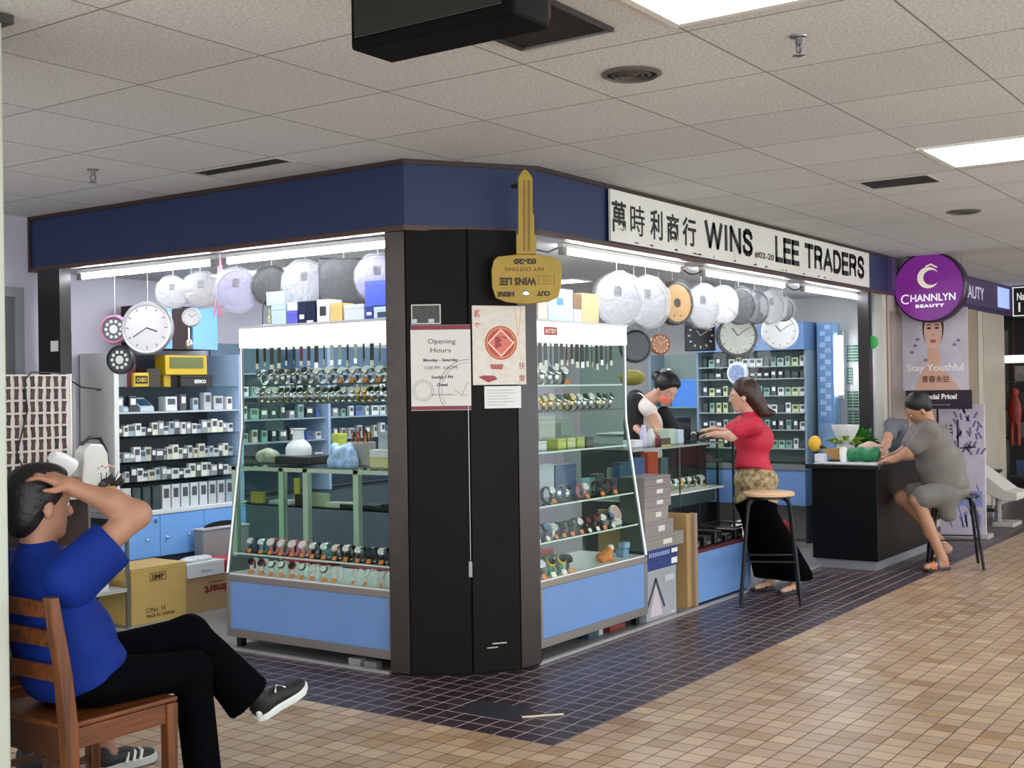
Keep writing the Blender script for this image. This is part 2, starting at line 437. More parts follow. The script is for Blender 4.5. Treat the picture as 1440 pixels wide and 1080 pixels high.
mb = MB(); mb.box(-4, -5, -0.1, 4.302, BACK, 0); mb.box(4.302, -5, -0.1, 20, 2.82, 0); struct('floor', mb, brown)
mb = MB(); mb.prism([(4.302, 2.82), (20, 2.82), (20, SY), (5.53, SY), (SX, 4.22), (SX, BACK), (4.302, BACK)], -0.1, 0); struct('floor_border', mb, darkt)
mb = MB(); mb.prism([(5.53, SY), (20, SY), (20, BACK), (SX, BACK), (SX, 4.22)], -0.1, 0.0); struct('floor_shop', mb, vinyl)
mb = MB(); mb.box(-4, -5, CEIL, 20, BACK, CEIL+0.1); struct('ceiling', mb, ceil_m)
mb = MB(); mb.prism([(5.0, 4.16), (5.58, 3.76), (ENDX, 3.76), (ENDX, BACK), (5.0, BACK)], 2.355, 2.40); struct('ceiling_shop', mb, mat('#cfcfce', 0.6))
mb = MB(); mb.box(-4, BACK, 0, 20, BACK+0.1, CEIL); struct('wall_back', mb, wall_m)
mb = MB(); mb.box(20, -5, 0, 20.1, BACK, CEIL); struct('wall_end', mb, mat('#8f8a86', 0.7))
mb = MB(); mb.box(ENDX, 3.78, 0, ENDX+0.08, BACK, 2.355); struct('wall_right', mb, mat('#aeb0b0', 0.6, var=0.06, vscale=2))
# pale tiled column beside the seated man
mb = MB(); mb.box(1.62, 3.535, 0, 2.262, 4.0, CEIL)
o = struct('wall_column', mb, tile_mat('pale_wall_tiles', (0.33, 0.33), (0.1, 0.05), ['#b9bfb2', '#c1c6ba', '#bcc3b8'], '#a9ada2', 0.003, rough=0.35, blotch=0.07, bump=0.1), bevel=0.008)
mb = MB(); mb.box(1.60, 3.515, CEIL-0.03, 2.29, 4.02, CEIL-0.002); struct('trim_1', mb, mat('#3a3836', 0.5))
# aluminium kerbs along both fronts
mb = MB(); mb.box(SX-0.004, 4.26, 0, SX+0.022, 7.28, 0.014); struct('trim_2', mb, mat('#c4c2c0', 0.35, 0.6))
mb = MB(); mb.box(5.53, SY, 0, ENDX, SY+0.026, 0.014); struct('trim_3', mb, mat('#c4c2c0', 0.35, 0.6))
# recessed grey door in the corridor wall
mb = MB(); mb.box(4.06, BACK-0.03, 0, 4.79, BACK-0.002, 2.17); d = struct('door_1', mb, mat('#63646a', 0.5))
mb = MB()
for x in (4.0, 4.79): mb.box(x, BACK-0.05, 0, x+0.06, BACK-0.001, 2.17)
mb.box(4.0, BACK-0.05, 2.17, 4.85, BACK-0.001, 2.235)
struct('trim_4', mb, mat('#8d8f96', 0.5))
# dark end jamb of the shop front with two stuck-on slips
jm = mat('#1c1715', 0.35, var=0.15, vscale=8)
mb = MB(); mb.box(4.90, 7.05, 0, 4.985, 7.29, 2.352); j = struct('trim_5', mb, jm)
for z0, z1, nm in ((1.80, 1.87, 'a'), (1.58, 1.66, 'b')):
    s = MB().box(4.8965, 7.07, z0, 4.8995, 7.15, z1).build('paper_slip', WHITE)
    tag(s, 'small white paper slip stuck on the dark jamb, '+('upper' if nm == 'a' else 'lower')+' of two', 'paper slip')
# end jambs by the black desk
mb = MB(); mb.box(11.0, 3.70, 0, 11.10, 3.80, 2.352); struct('trim_6', mb, jm)
mb = MB(); mb.box(11.40, 3.70, 0, ENDX+0.04, 3.78, 2.352); struct('trim_7', mb, mat('#c9c4ba', 0.4))
mb = MB(); mb.box(11.10, 3.705, 1.83, 11.40, 3.735, 1.86); mb.box(11.10, 3.705, 0.9, 11.40, 3.735, 0.93); struct('trim_8', mb, mat('#c9c4ba', 0.4))

# corner pillar with panels
PB, PC, PD, PE = (4.955, 4.135), (5.147, 3.872), (5.372, 3.715), (5.525, 3.69)
pm = mat('#131110', 0.5, var=0.25, vscale=6, spec=0.12); jb = mat('#2b1d1a', 0.35, var=0.2, vscale=10)
mb = MB(); mb.prism([(4.935, 4.25), (4.962, 4.142), (5.152, 3.880), (5.375, 3.722), (5.52, 3.70), (5.52, 4.0), (5.25, 4.25)], 0, 2.352); pil = struct('pillar', mb, pm)
def panel(name, a, b, z0, z1, th, m, parent, bev=0.003):
    a, b = Vector((*a, 0)), Vector((*b, 0)); M = frame(a, b-a)
    return MB().box(0, z0, 0, (b-a).length, z1, th, M).build(name, m, parent, bevel=bev)
panel('jamb', (4.932, 4.25), PB, 0.012, 2.35, 0.006, mat('#3a302c', 0.3, 0.4, var=0.25, vscale=9), pil)
pa, pb_ = Vector((*PB, 0)), Vector((*PC, 0)); pd = (pb_-pa).normalized()
panel('panel', pa+pd*0.004 if False else tuple((pa+pd*0.004)[:2]), tuple((pb_-pd*0.004)[:2]), 0.01, 2.35, 0.008, pm, pil)
panel('panel', (5.151, 3.869), (5.368, 3.718), 0.01, 2.35, 0.008, pm, pil)
panel('jamb', PD, PE, 0.012, 2.35, 0.006, jb, pil)
PL = frame((*PB, 0), (PC[0]-PB[0], PC[1]-PB[1])); PLn = PL.col[2].to_3d(); PLw = (Vector(PC)-Vector(PB)).length
PR = frame((*PC, 0), (PD[0]-PC[0], PD[1]-PC[1])); PRn = PR.col[2].to_3d(); PRw = (Vector(PD)-Vector(PC)).length
# bolts and scuffs on the pillar
mb = MB()
for u, z in ((0.03, 1.86), (0.12, 1.86)): mb.box(u, z, 0.008, u+0.03, z+0.02, 0.014, PL)
mb.build('bracket_stub', STEEL, pil)
mb = MB(); mb.box(PLw-0.012, 0.52, 0.008, PLw+0.006, 0.60, 0.02, PL); mb.box(PLw-0.004, 0.6, 0.008, PLw, 1.42, 0.014, PL); mb.build('latch', STEEL, pil)
mb = MB(); mb.box(0.08, 0.135, 0.008, 0.14, 0.141, 0.009, PR); mb.box(0.11, 0.155, 0.008, 0.19, 0.162, 0.009, PR); mb.build('scuff', mat('#b8b2a8', 0.8), pil)

# blue fascia band with brown trims
fas = thing('shop_fascia', 'dark blue fascia band with brown wood edging round the corner of the watch shop', 'fascia', (4.925, 4.11, 2.35))
FP = [(4.925, 7.39), (4.925, 4.11), (5.55, 3.686), (11.53, 3.686)]
def band(pts, z0, z1, out, inn):
    mbs = []
    for i, (a, b) in enumerate(zip(pts, pts[1:])):
        mbs.append((a, b))
    ob = MB()
    # offset polyline outwards and inwards
    def off(d):
        res = []
        for i, p in enumerate(pts):
            ns = []
            for q, r in ((i-1, i), (i, i+1)):
                if 0 <= q and r < len(pts):
                    t = (Vector(pts[r])-Vector(pts[q])).normalized(); ns.append(Vector((t.y, -t.x)))
            n = sum(ns, Vector((0, 0))); n.normalize(); n = n/max(n.dot(ns[0]), 0.3)
            res.append(Vector(p)-n*d)   # outward is away from the shop
        return res
    A, B = off(out), off(-inn)
    for i in range(len(pts)-1):
        ob.prism([tuple(A[i]), tuple(A[i+1]), tuple(B[i+1]), tuple(B[i])], z0, z1)
    return ob
fb = mat('#12274f', 0.5, var=0.06, vscale=3); ft = mat('#33211d', 0.4)
for k in range(3):
    band(FP[k:k+2], 2.352, CEIL-0.001, 0.0, -0.05).build('panel', fb, fas)
band(FP, CEIL-0.026, CEIL-0.001, -0.012, -0.001).build('top_trim', ft, fas)
band(FP, 2.345, 2.372, -0.012, -0.001).build('bottom_trim', mat('#4a2f28', 0.4), fas)
MB().box(4.91, 7.392, 2.345, 4.99, 7.41, CEIL-0.001).build('end_trim', ft, fas)
for x, y in ((4.914, 4.13), (5.53, 3.688)): pass

# shop name board
sg = thing('shop_sign', 'long white shop sign board with Chinese characters and black English lettering on the blue fascia', 'sign', (8.6, 3.672, 2.54))
MB().box(6.288, 3.655, 2.378, 10.911, 3.672, 2.688).build('board', mat('#e3e2dc', 0.35, var=0.06, vscale=3), sg, bevel=0.002)
MB().box(8.02, 3.6545, 2.38, 8.024, 3.6552, 2.686).build('board_joint', mat('#9a978f', 0.5), sg)
ink = mat('#0d0d0e', 0.4)
def on_sign(body, pxa, pxb, z0, z1, bold=0.004, name='lettering', shear=0.0, space=1.0):
    xa = at(pxa, 330, 1, 3.653).x; xb = at(pxb, 330, 1, 3.653).x
    return fit_text(body, frame(((xa+xb)/2, 3.6535, (z0+z1)/2), (1, 0)), xb-xa, z1-z0, ink, sg, bold=bold, name=name, shear=shear, space=space)
for ch, a, b in (('萬', 861, 881), ('時', 887, 907), ('利', 915, 932), ('商', 938, 955), ('行', 960, 979)):
    on_sign(ch, a, b, 2.435, 2.625, bold=0.001 if ch == '時' else 0.0035, name='character', shear=0.0)
STROKES = {'W': ([[(0, 1), (0.25, 0), (0.5, 0.95), (0.75, 0), (1, 1)]], 1.15), 'I': ([[(0.5, 0), (0.5, 1)]], 0.22), 'N': ([[(0.05, 0), (0.05, 1), (0.95, 0), (0.95, 1)]], 0.78),
 'L': ([[(0.06, 1), (0.06, 0), (1, 0)]], 0.58), 'E': ([[(1, 1), (0.06, 1), (0.06, 0), (1, 0)], [(0.06, 0.52), (0.9, 0.52)]], 0.62), 'T': ([[(0, 1), (1, 1)], [(0.5, 1), (0.5, 0)]], 0.68),
 'A': ([[(0, 0), (0.5, 1), (1, 0)], [(0.2, 0.32), (0.8, 0.32)]], 0.82), 'D': ([[(0.06, 0), (0.06, 1), (0.5, 1), (0.8, 0.9), (0.97, 0.65), (0.97, 0.35), (0.8, 0.1), (0.5, 0), (0.06, 0)]], 0.74),
 'R': ([[(0.06, 0), (0.06, 1), (0.65, 1), (0.88, 0.93), (0.94, 0.76), (0.88, 0.58), (0.65, 0.50), (0.06, 0.50)], [(0.55, 0.5), (0.8, 0.38), (0.88, 0.0)]], 0.74),
 'S': ([[(0.93, 0.74), (0.86, 0.90), (0.66, 0.995), (0.34, 0.995), (0.14, 0.90), (0.10, 0.74), (0.22, 0.59), (0.5, 0.52), (0.80, 0.43), (0.94, 0.26), (0.86, 0.09), (0.66, 0.005), (0.34, 0.005), (0.12, 0.10), (0.05, 0.28)]], 0.72)}
def block_word(word, pxa, pxb, z0, z1):
    xa = at(pxa, 330, 1, 3.653).x; xb = at(pxb, 330, 1, 3.653).x; h = z1-z0; sw = 0.205*h
    adv = [STROKES[c][1] for c in word]; tot = sum(adv)+0.24*(len(word)-1); k = (xb-xa-sw)/(tot); x = xa+sw/2
    for c, a in zip(word, adv):
        mb = MB()
        for pl in STROKES[c][0]: mb.strip([(x+u*a*k, z0+sw/2+v*(h-sw)) for u, v in pl], sw, 0.0012, Matrix(((1, 0, 0, 0), (0, 0, -1, 3.6535), (0, 1, 0, 0), (0, 0, 0, 1))), ex=0.5 if c in 'LET' else 0.28)
        mb.build('letter', ink, sg); x += (a+0.24)*k
block_word('WINS', 991, 1059, 2.444, 2.644)
on_sign('#02-20', 1061, 1088, 2.445, 2.495, 0.001)
block_word('LEE', 1089.5, 1123.5, 2.444, 2.644)
block_word('TRADERS', 1131.5, 1215, 2.444, 2.644)
# peeling flecks on the board's lower edge
mb = MB(); rr = random.Random(3)
for i in range(16):
    x = 6.5 + rr.random()*3.9; w = 0.02+rr.random()*0.07
    mb.prism([(x, 2.39), (x+w, 2.388), (x+w*0.7, 2.395+rr.random()*0.012)], 0, 0.0008, Matrix(((1,0,0,0),(0,0,-1,3.6548),(0,1,0,0),(0,0,0,1))))
mb.build('stain', mat('#3a3732', 0.7), sg)

# fluorescent tubes
tube_m = mat('#f6f9ff', 0.3, emit=TUBE_E); batt_m = mat('#d9d8d4', 0.45)
def tube_light(p, q, label, group='fluorescent tubes along the shop fronts', up=(0, 0, 1), r=0.014):
    p, q = Vector(p), Vector(q); d = (q-p).normalized(); up = Vector(up); s = d.cross(up)
    M = Matrix(((d.x, s.x, up.x, p.x), (d.y, s.y, up.y, p.y), (d.z, s.z, up.z, p.z), (0, 0, 0, 1))); L = (q-p).length
    t = thing('fluorescent_light', label, 'tube light', M=M, group=group)
    MB().tube([(0.03, 0, 0), (L-0.03, 0, 0)], r, 12).build('tube', tube_m, t, smooth=True, local=True)
    MB().box(-0.02, -0.022, 0.022, L+0.02, 0.022, 0.048).build('housing', batt_m, t, bevel=0.004, local=True)
    for x0 in (-0.02, L-0.03): MB().box(x0, -0.018, -0.02, x0+0.05, 0.018, 0.03).build('end_cap', mat('#8e8c88', 0.4), t, bevel=0.005, local=True)
    return t
tz = 2.300
tube_light((5.07, 7.06, tz), (5.07, 5.73, tz), 'glowing fluorescent tube over the pink clock and big wall clock')
tube_light((5.07, 5.64, tz), (5.07, 4.31, tz), 'glowing fluorescent tube over the showcase beside the opening hours poster')
tube_light((6.02, 3.83, tz+0.005), (7.52, 3.83, tz+0.005), 'glowing fluorescent tube over the showcase beside the giant key')
tube_light((7.86, 3.83, tz+0.005), (9.36, 3.83, tz+0.005), 'glowing fluorescent tube above the woman in red')
tube_light((9.74, 3.83, tz+0.005), (11.12, 3.83, tz+0.005), 'glowing fluorescent tube at the desk end of the shop front')
tube_light((11.36, 4.10, 2.00), (11.36, 4.10, 1.38), 'upright fluorescent tube on the end wall by the green card strips', group='', up=(1, 0, 0))
# cable loops between the fittings
def cable(pts, r, m, label, cat='cable'):
    o = MB().tube(pts, r, 6).build('power_cable', m, smooth=True); return tag(o, label, cat)
cable([(5.62, 3.83, 2.33), (5.72, 3.82, 2.29), (5.85, 3.82, 2.285), (5.97, 3.83, 2.32)], 0.005, BLACK, 'black cable looping to the tube nearest the giant key')
cable([(7.56, 3.83, 2.31), (7.64, 3.82, 2.285), (7.74, 3.82, 2.29), (7.83, 3.83, 2.315)], 0.006, BLACK, 'black cable loop between two tubes above the sellers counter')
cable([(9.40, 3.83, 2.31), (9.5, 3.82, 2.285), (9.6, 3.82, 2.29), (9.71, 3.83, 2.315)], 0.006, BLACK, 'black cable loop between the two tubes by the desk')

# ceiling light panels, a regular row every five tiles down the corridor
pan_m = mat('#fbfcff', 0.4, emit=PANEL_E); fr_m = mat('#e6e5e1', 0.5)
def ceiling_light(x, y, label, w=0.68, l=1.36):
    t = thing('ceiling_light', label, 'ceiling light', (x, y, CEIL), group='recessed ceiling light panels')
    MB().box(0.03, 0.03, -0.006, w-0.03, l-0.03, -0.002).build('diffuser', pan_m, t, local=True)
    mb = MB()
    for a in ((0, 0, w, 0.03), (0, l-0.03, w, l), (0, 0.03, 0.03, l-0.03), (w-0.03, 0.03, w, l-0.03)): mb.box(a[0], a[1], -0.010, a[2], a[3], -0.001)
    mb.build('frame', fr_m, t, local=True)
ceiling_light(3.01, 0.525, 'bright recessed light panel at the ceiling edge beside the hanging black box')
ceiling_light(6.38, 0.525, 'bright recessed light panel beside the dark rectangular vent above the corridor')
for x, y in ((9.78, 0.525), (13.18, 0.525), (-0.4, 0.525), (-3.5, 0.525), (3.01, -2.9), (-0.4, -2.9), (6.38, -2.9), (9.78, -2.9), (13.18, -2.9), (-0.4, 4.6), (16.6, 0.525), (1.0, 4.62)):
    ceiling_light(x, y, 'recessed corridor light panel beyond the edge of the picture')

# fill panels added to the shop's ceiling to brighten the interior
def shop_light(x, y, w, l, label):
    t = thing('ceiling_light', label, 'ceiling light', (x, y, 2.355), group='added fill panels in the shop ceiling')
    MB().box(0.02, 0.02, -0.004, w-0.02, l-0.02, -0.001).build('diffuser', mat('#fbfcff', 0.4, emit=SHOP_FILL_E), t, local=True)
    mb = MB()
    for a in ((0, 0, w, 0.02), (0, l-0.02, w, l), (0, 0.02, 0.02, l-0.02), (w-0.02, 0.02, w, l-0.02)): mb.box(a[0], a[1], -0.008, a[2], a[3], -0.0005)
    mb.build('frame', fr_m, t, local=True)
shop_light(5.9, 5.0, 0.3, 1.8, 'added fill panel in the shop ceiling over the glass counter')
shop_light(8.0, 5.0, 0.3, 1.8, 'added fill panel in the shop ceiling over the seller')
shop_light(10.0, 4.6, 0.3, 1.8, 'added fill panel in the shop ceiling nearest the end wall')

# vents, diffusers, sprinklers
def slot_vent(x0, y0, x1, y1, label):
    t = thing('air_vent', label, 'vent', (x0, y0, CEIL))
    w, l = x1-x0, y1-y0
    MB().box(0.012, 0.012, -0.004, w-0.012, l-0.012, -0.001).build('slot', mat('#141312', 0.8), t, local=True)
    mb = MB()
    for a in ((0, 0, w, 0.012), (0, l-0.012, w, l), (0, 0.012, 0.012, l-0.012), (w-0.012, 0.012, w, l-0.012)): mb.box(a[0], a[1], -0.008, a[2], a[3], -0.001)
    mb.build('frame', mat('#b4b1ac', 0.5), t, local=True)
    mb = MB(); n = 3
    for i in range(1, n+1): mb.box(w*i/(n+1)-0.003, 0.012, -0.007, w*i/(n+1)+0.003, l-0.012, -0.002)
    mb.build('slat', mat('#2b2a28', 0.6), t, local=True)
slot_vent(4.47, 4.58, 4.61, 5.25, 'narrow slotted vent in the ceiling close to the blue fascia')
slot_vent(7.20, 2.06, 7.52, 2.49, 'dark rectangular vent in the ceiling above the shop sign')
def diffuser(x, y, r, label):
    t = thing('round_diffuser', label, 'vent', (x, y, CEIL))
    MB().lathe([(r, -0.001), (r, -0.006), (r*0.86, -0.014), (r*0.82, -0.006), (r*0.82, -0.001)], 28).build('rim', mat('#5f5a58', 0.5), t, smooth=True, local=True)
    for k in (0.66, 0.44, 0.22):
        MB().lathe([(r*k, -0.001), (r*k, -0.008), (r*(k-0.08), -0.014), (r*(k-0.11), -0.008), (r*(k-0.11), -0.001)], 24).build('ring', mat('#4b4644', 0.5), t, smooth=True, local=True)
    MB().lathe([(r*0.81, -0.0035), (r*0.81, -0.001)], 24).build('throat', mat('#211e1e', 0.8), t, local=True)
diffuser(4.15, 2.31, 0.118, 'round ringed air diffuser in the ceiling near the hanging black box')
diffuser(8.94, 2.31, 0.118, 'round air diffuser in the ceiling far along near the purple sign')
def sprinkler(x, y, label):
    t = thing('sprinkler_head', label, 'sprinkler', (x, y, CEIL))
    MB().lathe([(0.032, -0.001), (0.03, -0.006), (0.012, -0.008), (0.012, -0.03)], 14).build('body', STEEL, t, smooth=True, local=True)
    for s in (-1, 1): MB().tube([(s*0.010, 0, -0.03), (s*0.018, 0, -0.045), (s*0.004, 0, -0.066)], 0.004, 6).build('arm', STEEL, t, local=True)
    MB().lathe([(0.006, -0.064), (0.022, -0.068), (0.022, -0.071), (0.004, -0.074)], 12).build('deflector', STEEL, t, local=True)
sprinkler(4.07, 1.60, 'small metal sprinkler head between the two bright ceiling lights')
sprinkler(4.10, 5.59, 'small metal sprinkler head in the ceiling above the far end of the fascia')

# black box hung from the ceiling, and the dark opening behind it
bxm = mat('#0a0b0a', 0.85, spec=0.1)
t = thing('hanging_sign_box', 'black rectangular display box hanging from the ceiling near the camera', 'hanging box', (2.75, 2.1, CEIL))
MB().box(2.665, 1.84, 2.50, 2.85, 2.42, CEIL-0.002).build('casing', bxm, t, bevel=0.012)
MB().box(2.655, 1.87, 2.53, 2.664, 2.395, CEIL-0.004).build('screen', mat('#131614', 0.25), t, bevel=0.002)
MB().box(2.852, 1.90, 2.56, 2.95, 2.06, CEIL-0.002).build('mount', mat('#2a1a17', 0.8, spec=0.1), t, bevel=0.006)
t = thing('ceiling_hatch', 'dark square opening with a silver edge in the ceiling behind the black box', 'hatch', (3.4, 2.2, CEIL))
MB().box(3.10, 2.075, CEIL-0.006, 3.585, 2.43, CEIL-0.001).build('opening', mat('#0e0d0d', 0.8), t)
mb = MB(); mb.box(3.585, 2.06, CEIL-0.014, 3.60, 2.445, CEIL-0.001); mb.build('lip', mat('#a9a7a4', 0.3, 0.7), t)
mb = MB(); mb.box(3.10, 2.06, CEIL-0.014, 3.585, 2.075, CEIL-0.001); mb.build('edge', mat('#2c2a29', 0.5), t)
mb = MB(); mb.box(3.10, 2.43, CEIL-0.014, 3.585, 2.445, CEIL-0.001); mb.build('edge', mat('#2c2a29', 0.5), t)

# ================================================================ SHOWCASES
FL = Matrix(((0, 1, 0, 4.968), (-1, 0, 0, 5.558), (0, 0, 1, 0), (0, 0, 0, 1)))      # local x towards the pillar, y into the shop
FR = Matrix(((1, 0, 0, 5.60), (0, 1, 0, 3.745), (0, 0, 1, 0), (0, 0, 0, 1)))
LBOX = mat('#f4f2ea', 0.4, emit=HEADER_E)
def depth_at(z): return 0.0 if z < 0.44 else min(0.13, 0.13*(z-0.44)/0.86)
def showcase(M, L, label, shelves, ends, hdr_end):
    t = thing('display_showcase', label, 'showcase', M=M)
    Dp = 0.50
    for x in (0.03, L-0.07):
        for y in (0.05, Dp-0.09): MB().box(x, y, 0, x+0.04, y+0.04, 0.066).build('foot', BLACK, t, local=True)
    MB().box(0.035, 0.006, 0.115, L-0.035, Dp, 0.405).build('base_panel', BLUE_PANEL, t, local=True)
    mb = MB(); mb.box(0, 0, 0.066, L, Dp, 0.114); mb.build('bottom_rail', ALU, t, bevel=0.003, local=True)
    MB().box(0, 0, 0.395, L, Dp, 0.432).build('top_rail', ALU, t, bevel=0.003, local=True)
    for x in (0, L-0.035): MB().box(x, 0.0, 0.114, x+0.035, 0.03, 0.395).build('corner_trim', ALU, t, bevel=0.002, local=True)
    MB().box(0.015, 0.012, 0.432, L-0.015, Dp-0.01, 0.440).build('deck', mat('#e9ebe8', 0.35), t, local=True)
    # glass: sloping lower pane, upright upper pane, ends
    mb = MB(); mb.prism([(0.006, 0.442), (0.012, 0.442), (0.142, 1.30), (0.136, 1.30)], 0.014, L-0.014, Matrix(((0,0,1,0),(1,0,0,0),(0,1,0,0),(0,0,0,1)))); mb.build('front_glass', GLASS, t, local=True)
    MB().box(0.014, 0.136, 1.302, L-0.014, 0.142, 1.772).build('front_glass', GLASS, t, local=True)
    for e in ends:
        x = 0.004 if e == 0 else L-0.009
        mb = MB(); mb.prism([(0.016, 0.442), (Dp-0.02, 0.442), (Dp-0.02, 1.772), (0.146, 1.772), (0.146, 1.30)], x, x+0.005, Matrix(((0,0,1,0),(1,0,0,0),(0,1,0,0),(0,0,0,1)))); mb.build('end_glass', GLASS_G, t, local=True)
        xx = 0.006 if e == 0 else L-0.006
        MB().tube([(xx, 0.010, 0.44), (xx, 0.138, 1.28), (xx, 0.142, 1.34), (xx, 0.142, 1.775)], 0.011, 8).build('front_post', mat('#c3c6c8', 0.3, 0.7), t, smooth=True, local=True)
    # light box over the glass
    MB().box(0.0, 0.125, 1.775, L, Dp, 1.890).build('light_box', LBOX, t, bevel=0.004, local=True)
    MB().box(-0.004, 0.120, 1.890, L+0.004, Dp, 1.905).build('top_board', mat('#dfe2ea', 0.4), t, local=True)
    for z, dk in shelves:
        d = depth_at(z)+0.02
        MB().box(0.03, d, z-0.007, L-0.03, Dp-0.06, z).build('shelf', GLASS_G, t, local=True)
        MB().box(0.03, d-0.003, z-0.009, L-0.03, d, z).build('shelf_edge', mat('#4c5a57' if dk else '#dfeee6', 0.3), t, local=True)
    return t
case_p = showcase(FL, 1.30, 'tall glass watch showcase with blue base beside the opening hours poster', [(1.553, 1), (1.447, 1), (0.560, 0)], (0, 1), True)
case_k = showcase(FR, 1.24, 'tall glass watch showcase with blue base beside the stacked grey boxes', [(1.527, 0), (1.372, 1), (1.140, 0), (0.838, 0), (0.640, 0)], (0, 1), True)
fit_text('|  |', frame(FL @ Vector((0.32, 0.1245, 1.805)), (0, -1)), 0.02, 0.018, mat('#6c6a60', 0.5), case_p, ext=0.0006)
MB().box(0.275, 0.121, 1.815, 0.41, 0.1245, 1.862).build('label_plate', mat('#b3262c', 0.4), case_k, local=True)
fit_text('BATTERY', frame(FR @ Vector((0.342, 0.1205, 1.838)), (1, 0)), 0.115, 0.028, mat('#f0dcd8', 0.5), case_k, bold=0.001, ext=0.0006)

# ---------------------------------------------------------------- watches
def strap_mesh(rx=0.024, rz=0.031, w=0.019, th=0.0035, n=14):
    mb = MB(); T = Matrix.Rotation(-0.18, 4, 'X')
    prev = None; first = None
    for i in range(n+1):
        a = PI*0.62 + 2*PI*0.94*i/n
        row = []
        for rr in (0, th):
            for s in (-1, 1):
                ww = w*(0.75 + 0.25*abs(math.cos((a-PI*0.5)/2)))
                row.append(mb.bm.verts.new(T @ Vector((s*ww/2, -(rx+rr)*math.cos(a-PI/2+PI/2), rz+0.002+(rz+rr)*math.sin(a)))))
        if prev:
            for k in ((0, 1), (1, 3), (3, 2), (2, 0)): mb.bm.faces.new((prev[k[0]], prev[k[1]], row[k[1]], row[k[0]]))
        else: mb.bm.faces.new((row[0], row[1], row[3], row[2]))
        prev = row
    mb.bm.faces.new((prev[0], prev[2], prev[3], prev[1]))
    return mb
def watch_proto(strap, case, dial, tagcol, cushion=None):
    t = thing('wristwatch', 'wristwatch', 'watch')
    strap_mesh().build('strap', strap, t, smooth=True, local=True)
    c = Vector((0, -0.022, 0.052)); T = Matrix.Translation(c) @ Matrix.Rotation(math.radians(52), 4, 'X')
    MB().lathe([(0.0165, -0.004), (0.0185, 0.0), (0.0185, 0.004), (0.0155, 0.007)], 18, T).build('case', case, t, smooth=True, local=True)
    MB().lathe([(0.0150, 0.0065), (0.0150, 0.0078)], 18, T).build('dial', dial, t, local=True)
    if tagcol:
        T = Matrix.Translation((0.004, -0.034, 0.0105)) @ Matrix.Rotation(-0.5, 4, 'X')
        MB().box(-0.011, 0, -0.0095, 0.011, 0.002, 0.0095, T).build('price_tag', tagcol, t, bevel=0.001, local=True)
    return Series(t)
tg = mat('#ef8a3c', 0.5); tgw = mat('#f1ece0', 0.5)
sil = mat('#c9ccce', 0.22, 0.9); gold = mat('#d1a95c', 0.25, 0.9); wht = mat('#eeeeec', 0.35); blk = mat('#121314', 0.4)
WK = {
 'silver bracelet': watch_proto(sil, sil, mat('#1d2c28', 0.3), None),
 'silver and white': watch_proto(sil, sil, mat('#e8eae8', 0.3), None),
 'gold bracelet': watch_proto(gold, gold, mat('#ece3c8', 0.3), None),
 'two-tone bracelet': watch_proto(mat('#b6a98c', 0.25, 0.8), sil, mat('#39503f', 0.3), None),
 'tagged silver': watch_proto(sil, sil, mat('#dfe6e8', 0.3), tg),
 'black strapped': watch_proto(blk, sil, mat('#e8e8e6', 0.3), tg),
 'all black': watch_proto(blk, blk, mat('#2b3330', 0.3), tg),
 'pink': watch_proto(mat('#d77f92', 0.4), wht, mat('#f3dfe2', 0.3), tg),
 'teal': watch_proto(mat('#4f8f8e', 0.4), sil, mat('#d5e6e4', 0.3), tg),
 'navy': watch_proto(mat('#1f3358', 0.4), sil, mat('#cfd8e4', 0.3), tg),
 'rose gold': watch_proto(mat('#3a2a28', 0.4), mat('#d79b84', 0.3, 0.8), mat('#f0ddd4', 0.3), tg),
 'white': watch_proto(wht, wht, mat('#cfd6d2', 0.3), tg),
 'white and green': watch_proto(mat('#dfe7df', 0.4), mat('#3f5a4c', 0.4), mat('#e8efe9', 0.3), tg),
 'white and red': watch_proto(mat('#e9e2e0', 0.4), mat('#9c3b3a', 0.4), mat('#20201f', 0.3), tg),
 'multicoloured': watch_proto(mat('#3f7f4d', 0.4), mat('#e2c63e', 0.4), mat('#22262a', 0.3), tgw),
 'dark blue': watch_proto(mat('#233c63', 0.4), blk, mat('#5f83a8', 0.3), tgw),
 'dark red': watch_proto(mat('#3a1a1c', 0.4), blk, mat('#7d2a2d', 0.3), tgw),
}
WSC = Matrix.Scale(1.10, 4)
def watch_row(M, kinds, xs, y, z, where, group, turn=0.15, first_from='pillar', s=1.1):
    """xs rising; numbering starts at the pillar"""
    n = len(kinds)
    order = sorted(range(n), key=lambda i: abs(xs[i]-(1.3 if M is FL else 0)))
    for rank, i in enumerate(order):
        k = kinds[i]; nm = k if 'watch' in k else k+' watch'
        T = M @ Matrix.Translation((xs[i], y, z)) @ Matrix.Rotation(turn + random.uniform(-0.12, 0.12), 4, 'Z') @ Matrix.Scale(s*random.uniform(0.95, 1.05), 4)
        WK[k].put(T, f'{nm}, {nth(rank)} from the pillar {where}', group)
def lsp(a, b, n): return [a+(b-a)*i/max(1, n-1) for i in range(n)]
R_ = random.Random(11)
hp, gk = 'of the poster showcase', 'of the grey-box showcase'
watch_row(FL, ['silver bracelet']*5 + ['silver and white']*2 + ['tagged silver']*6, lsp(0.10, 1.24, 13), 0.22, 1.5535, 'on the top shelf '+hp, 'watches on the top shelf by the poster', s=1.4)
watch_row(FL, [R_.choice(['silver bracelet', 'silver and white', 'two-tone bracelet']) if i < 16 else R_.choice(['gold bracelet', 'two-tone bracelet', 'silver bracelet']) for i in range(24)],
          lsp(0.09, 1.25, 24), 0.21, 1.4475, 'on the second shelf '+hp, 'watches on the second shelf by the poster', s=1.25)
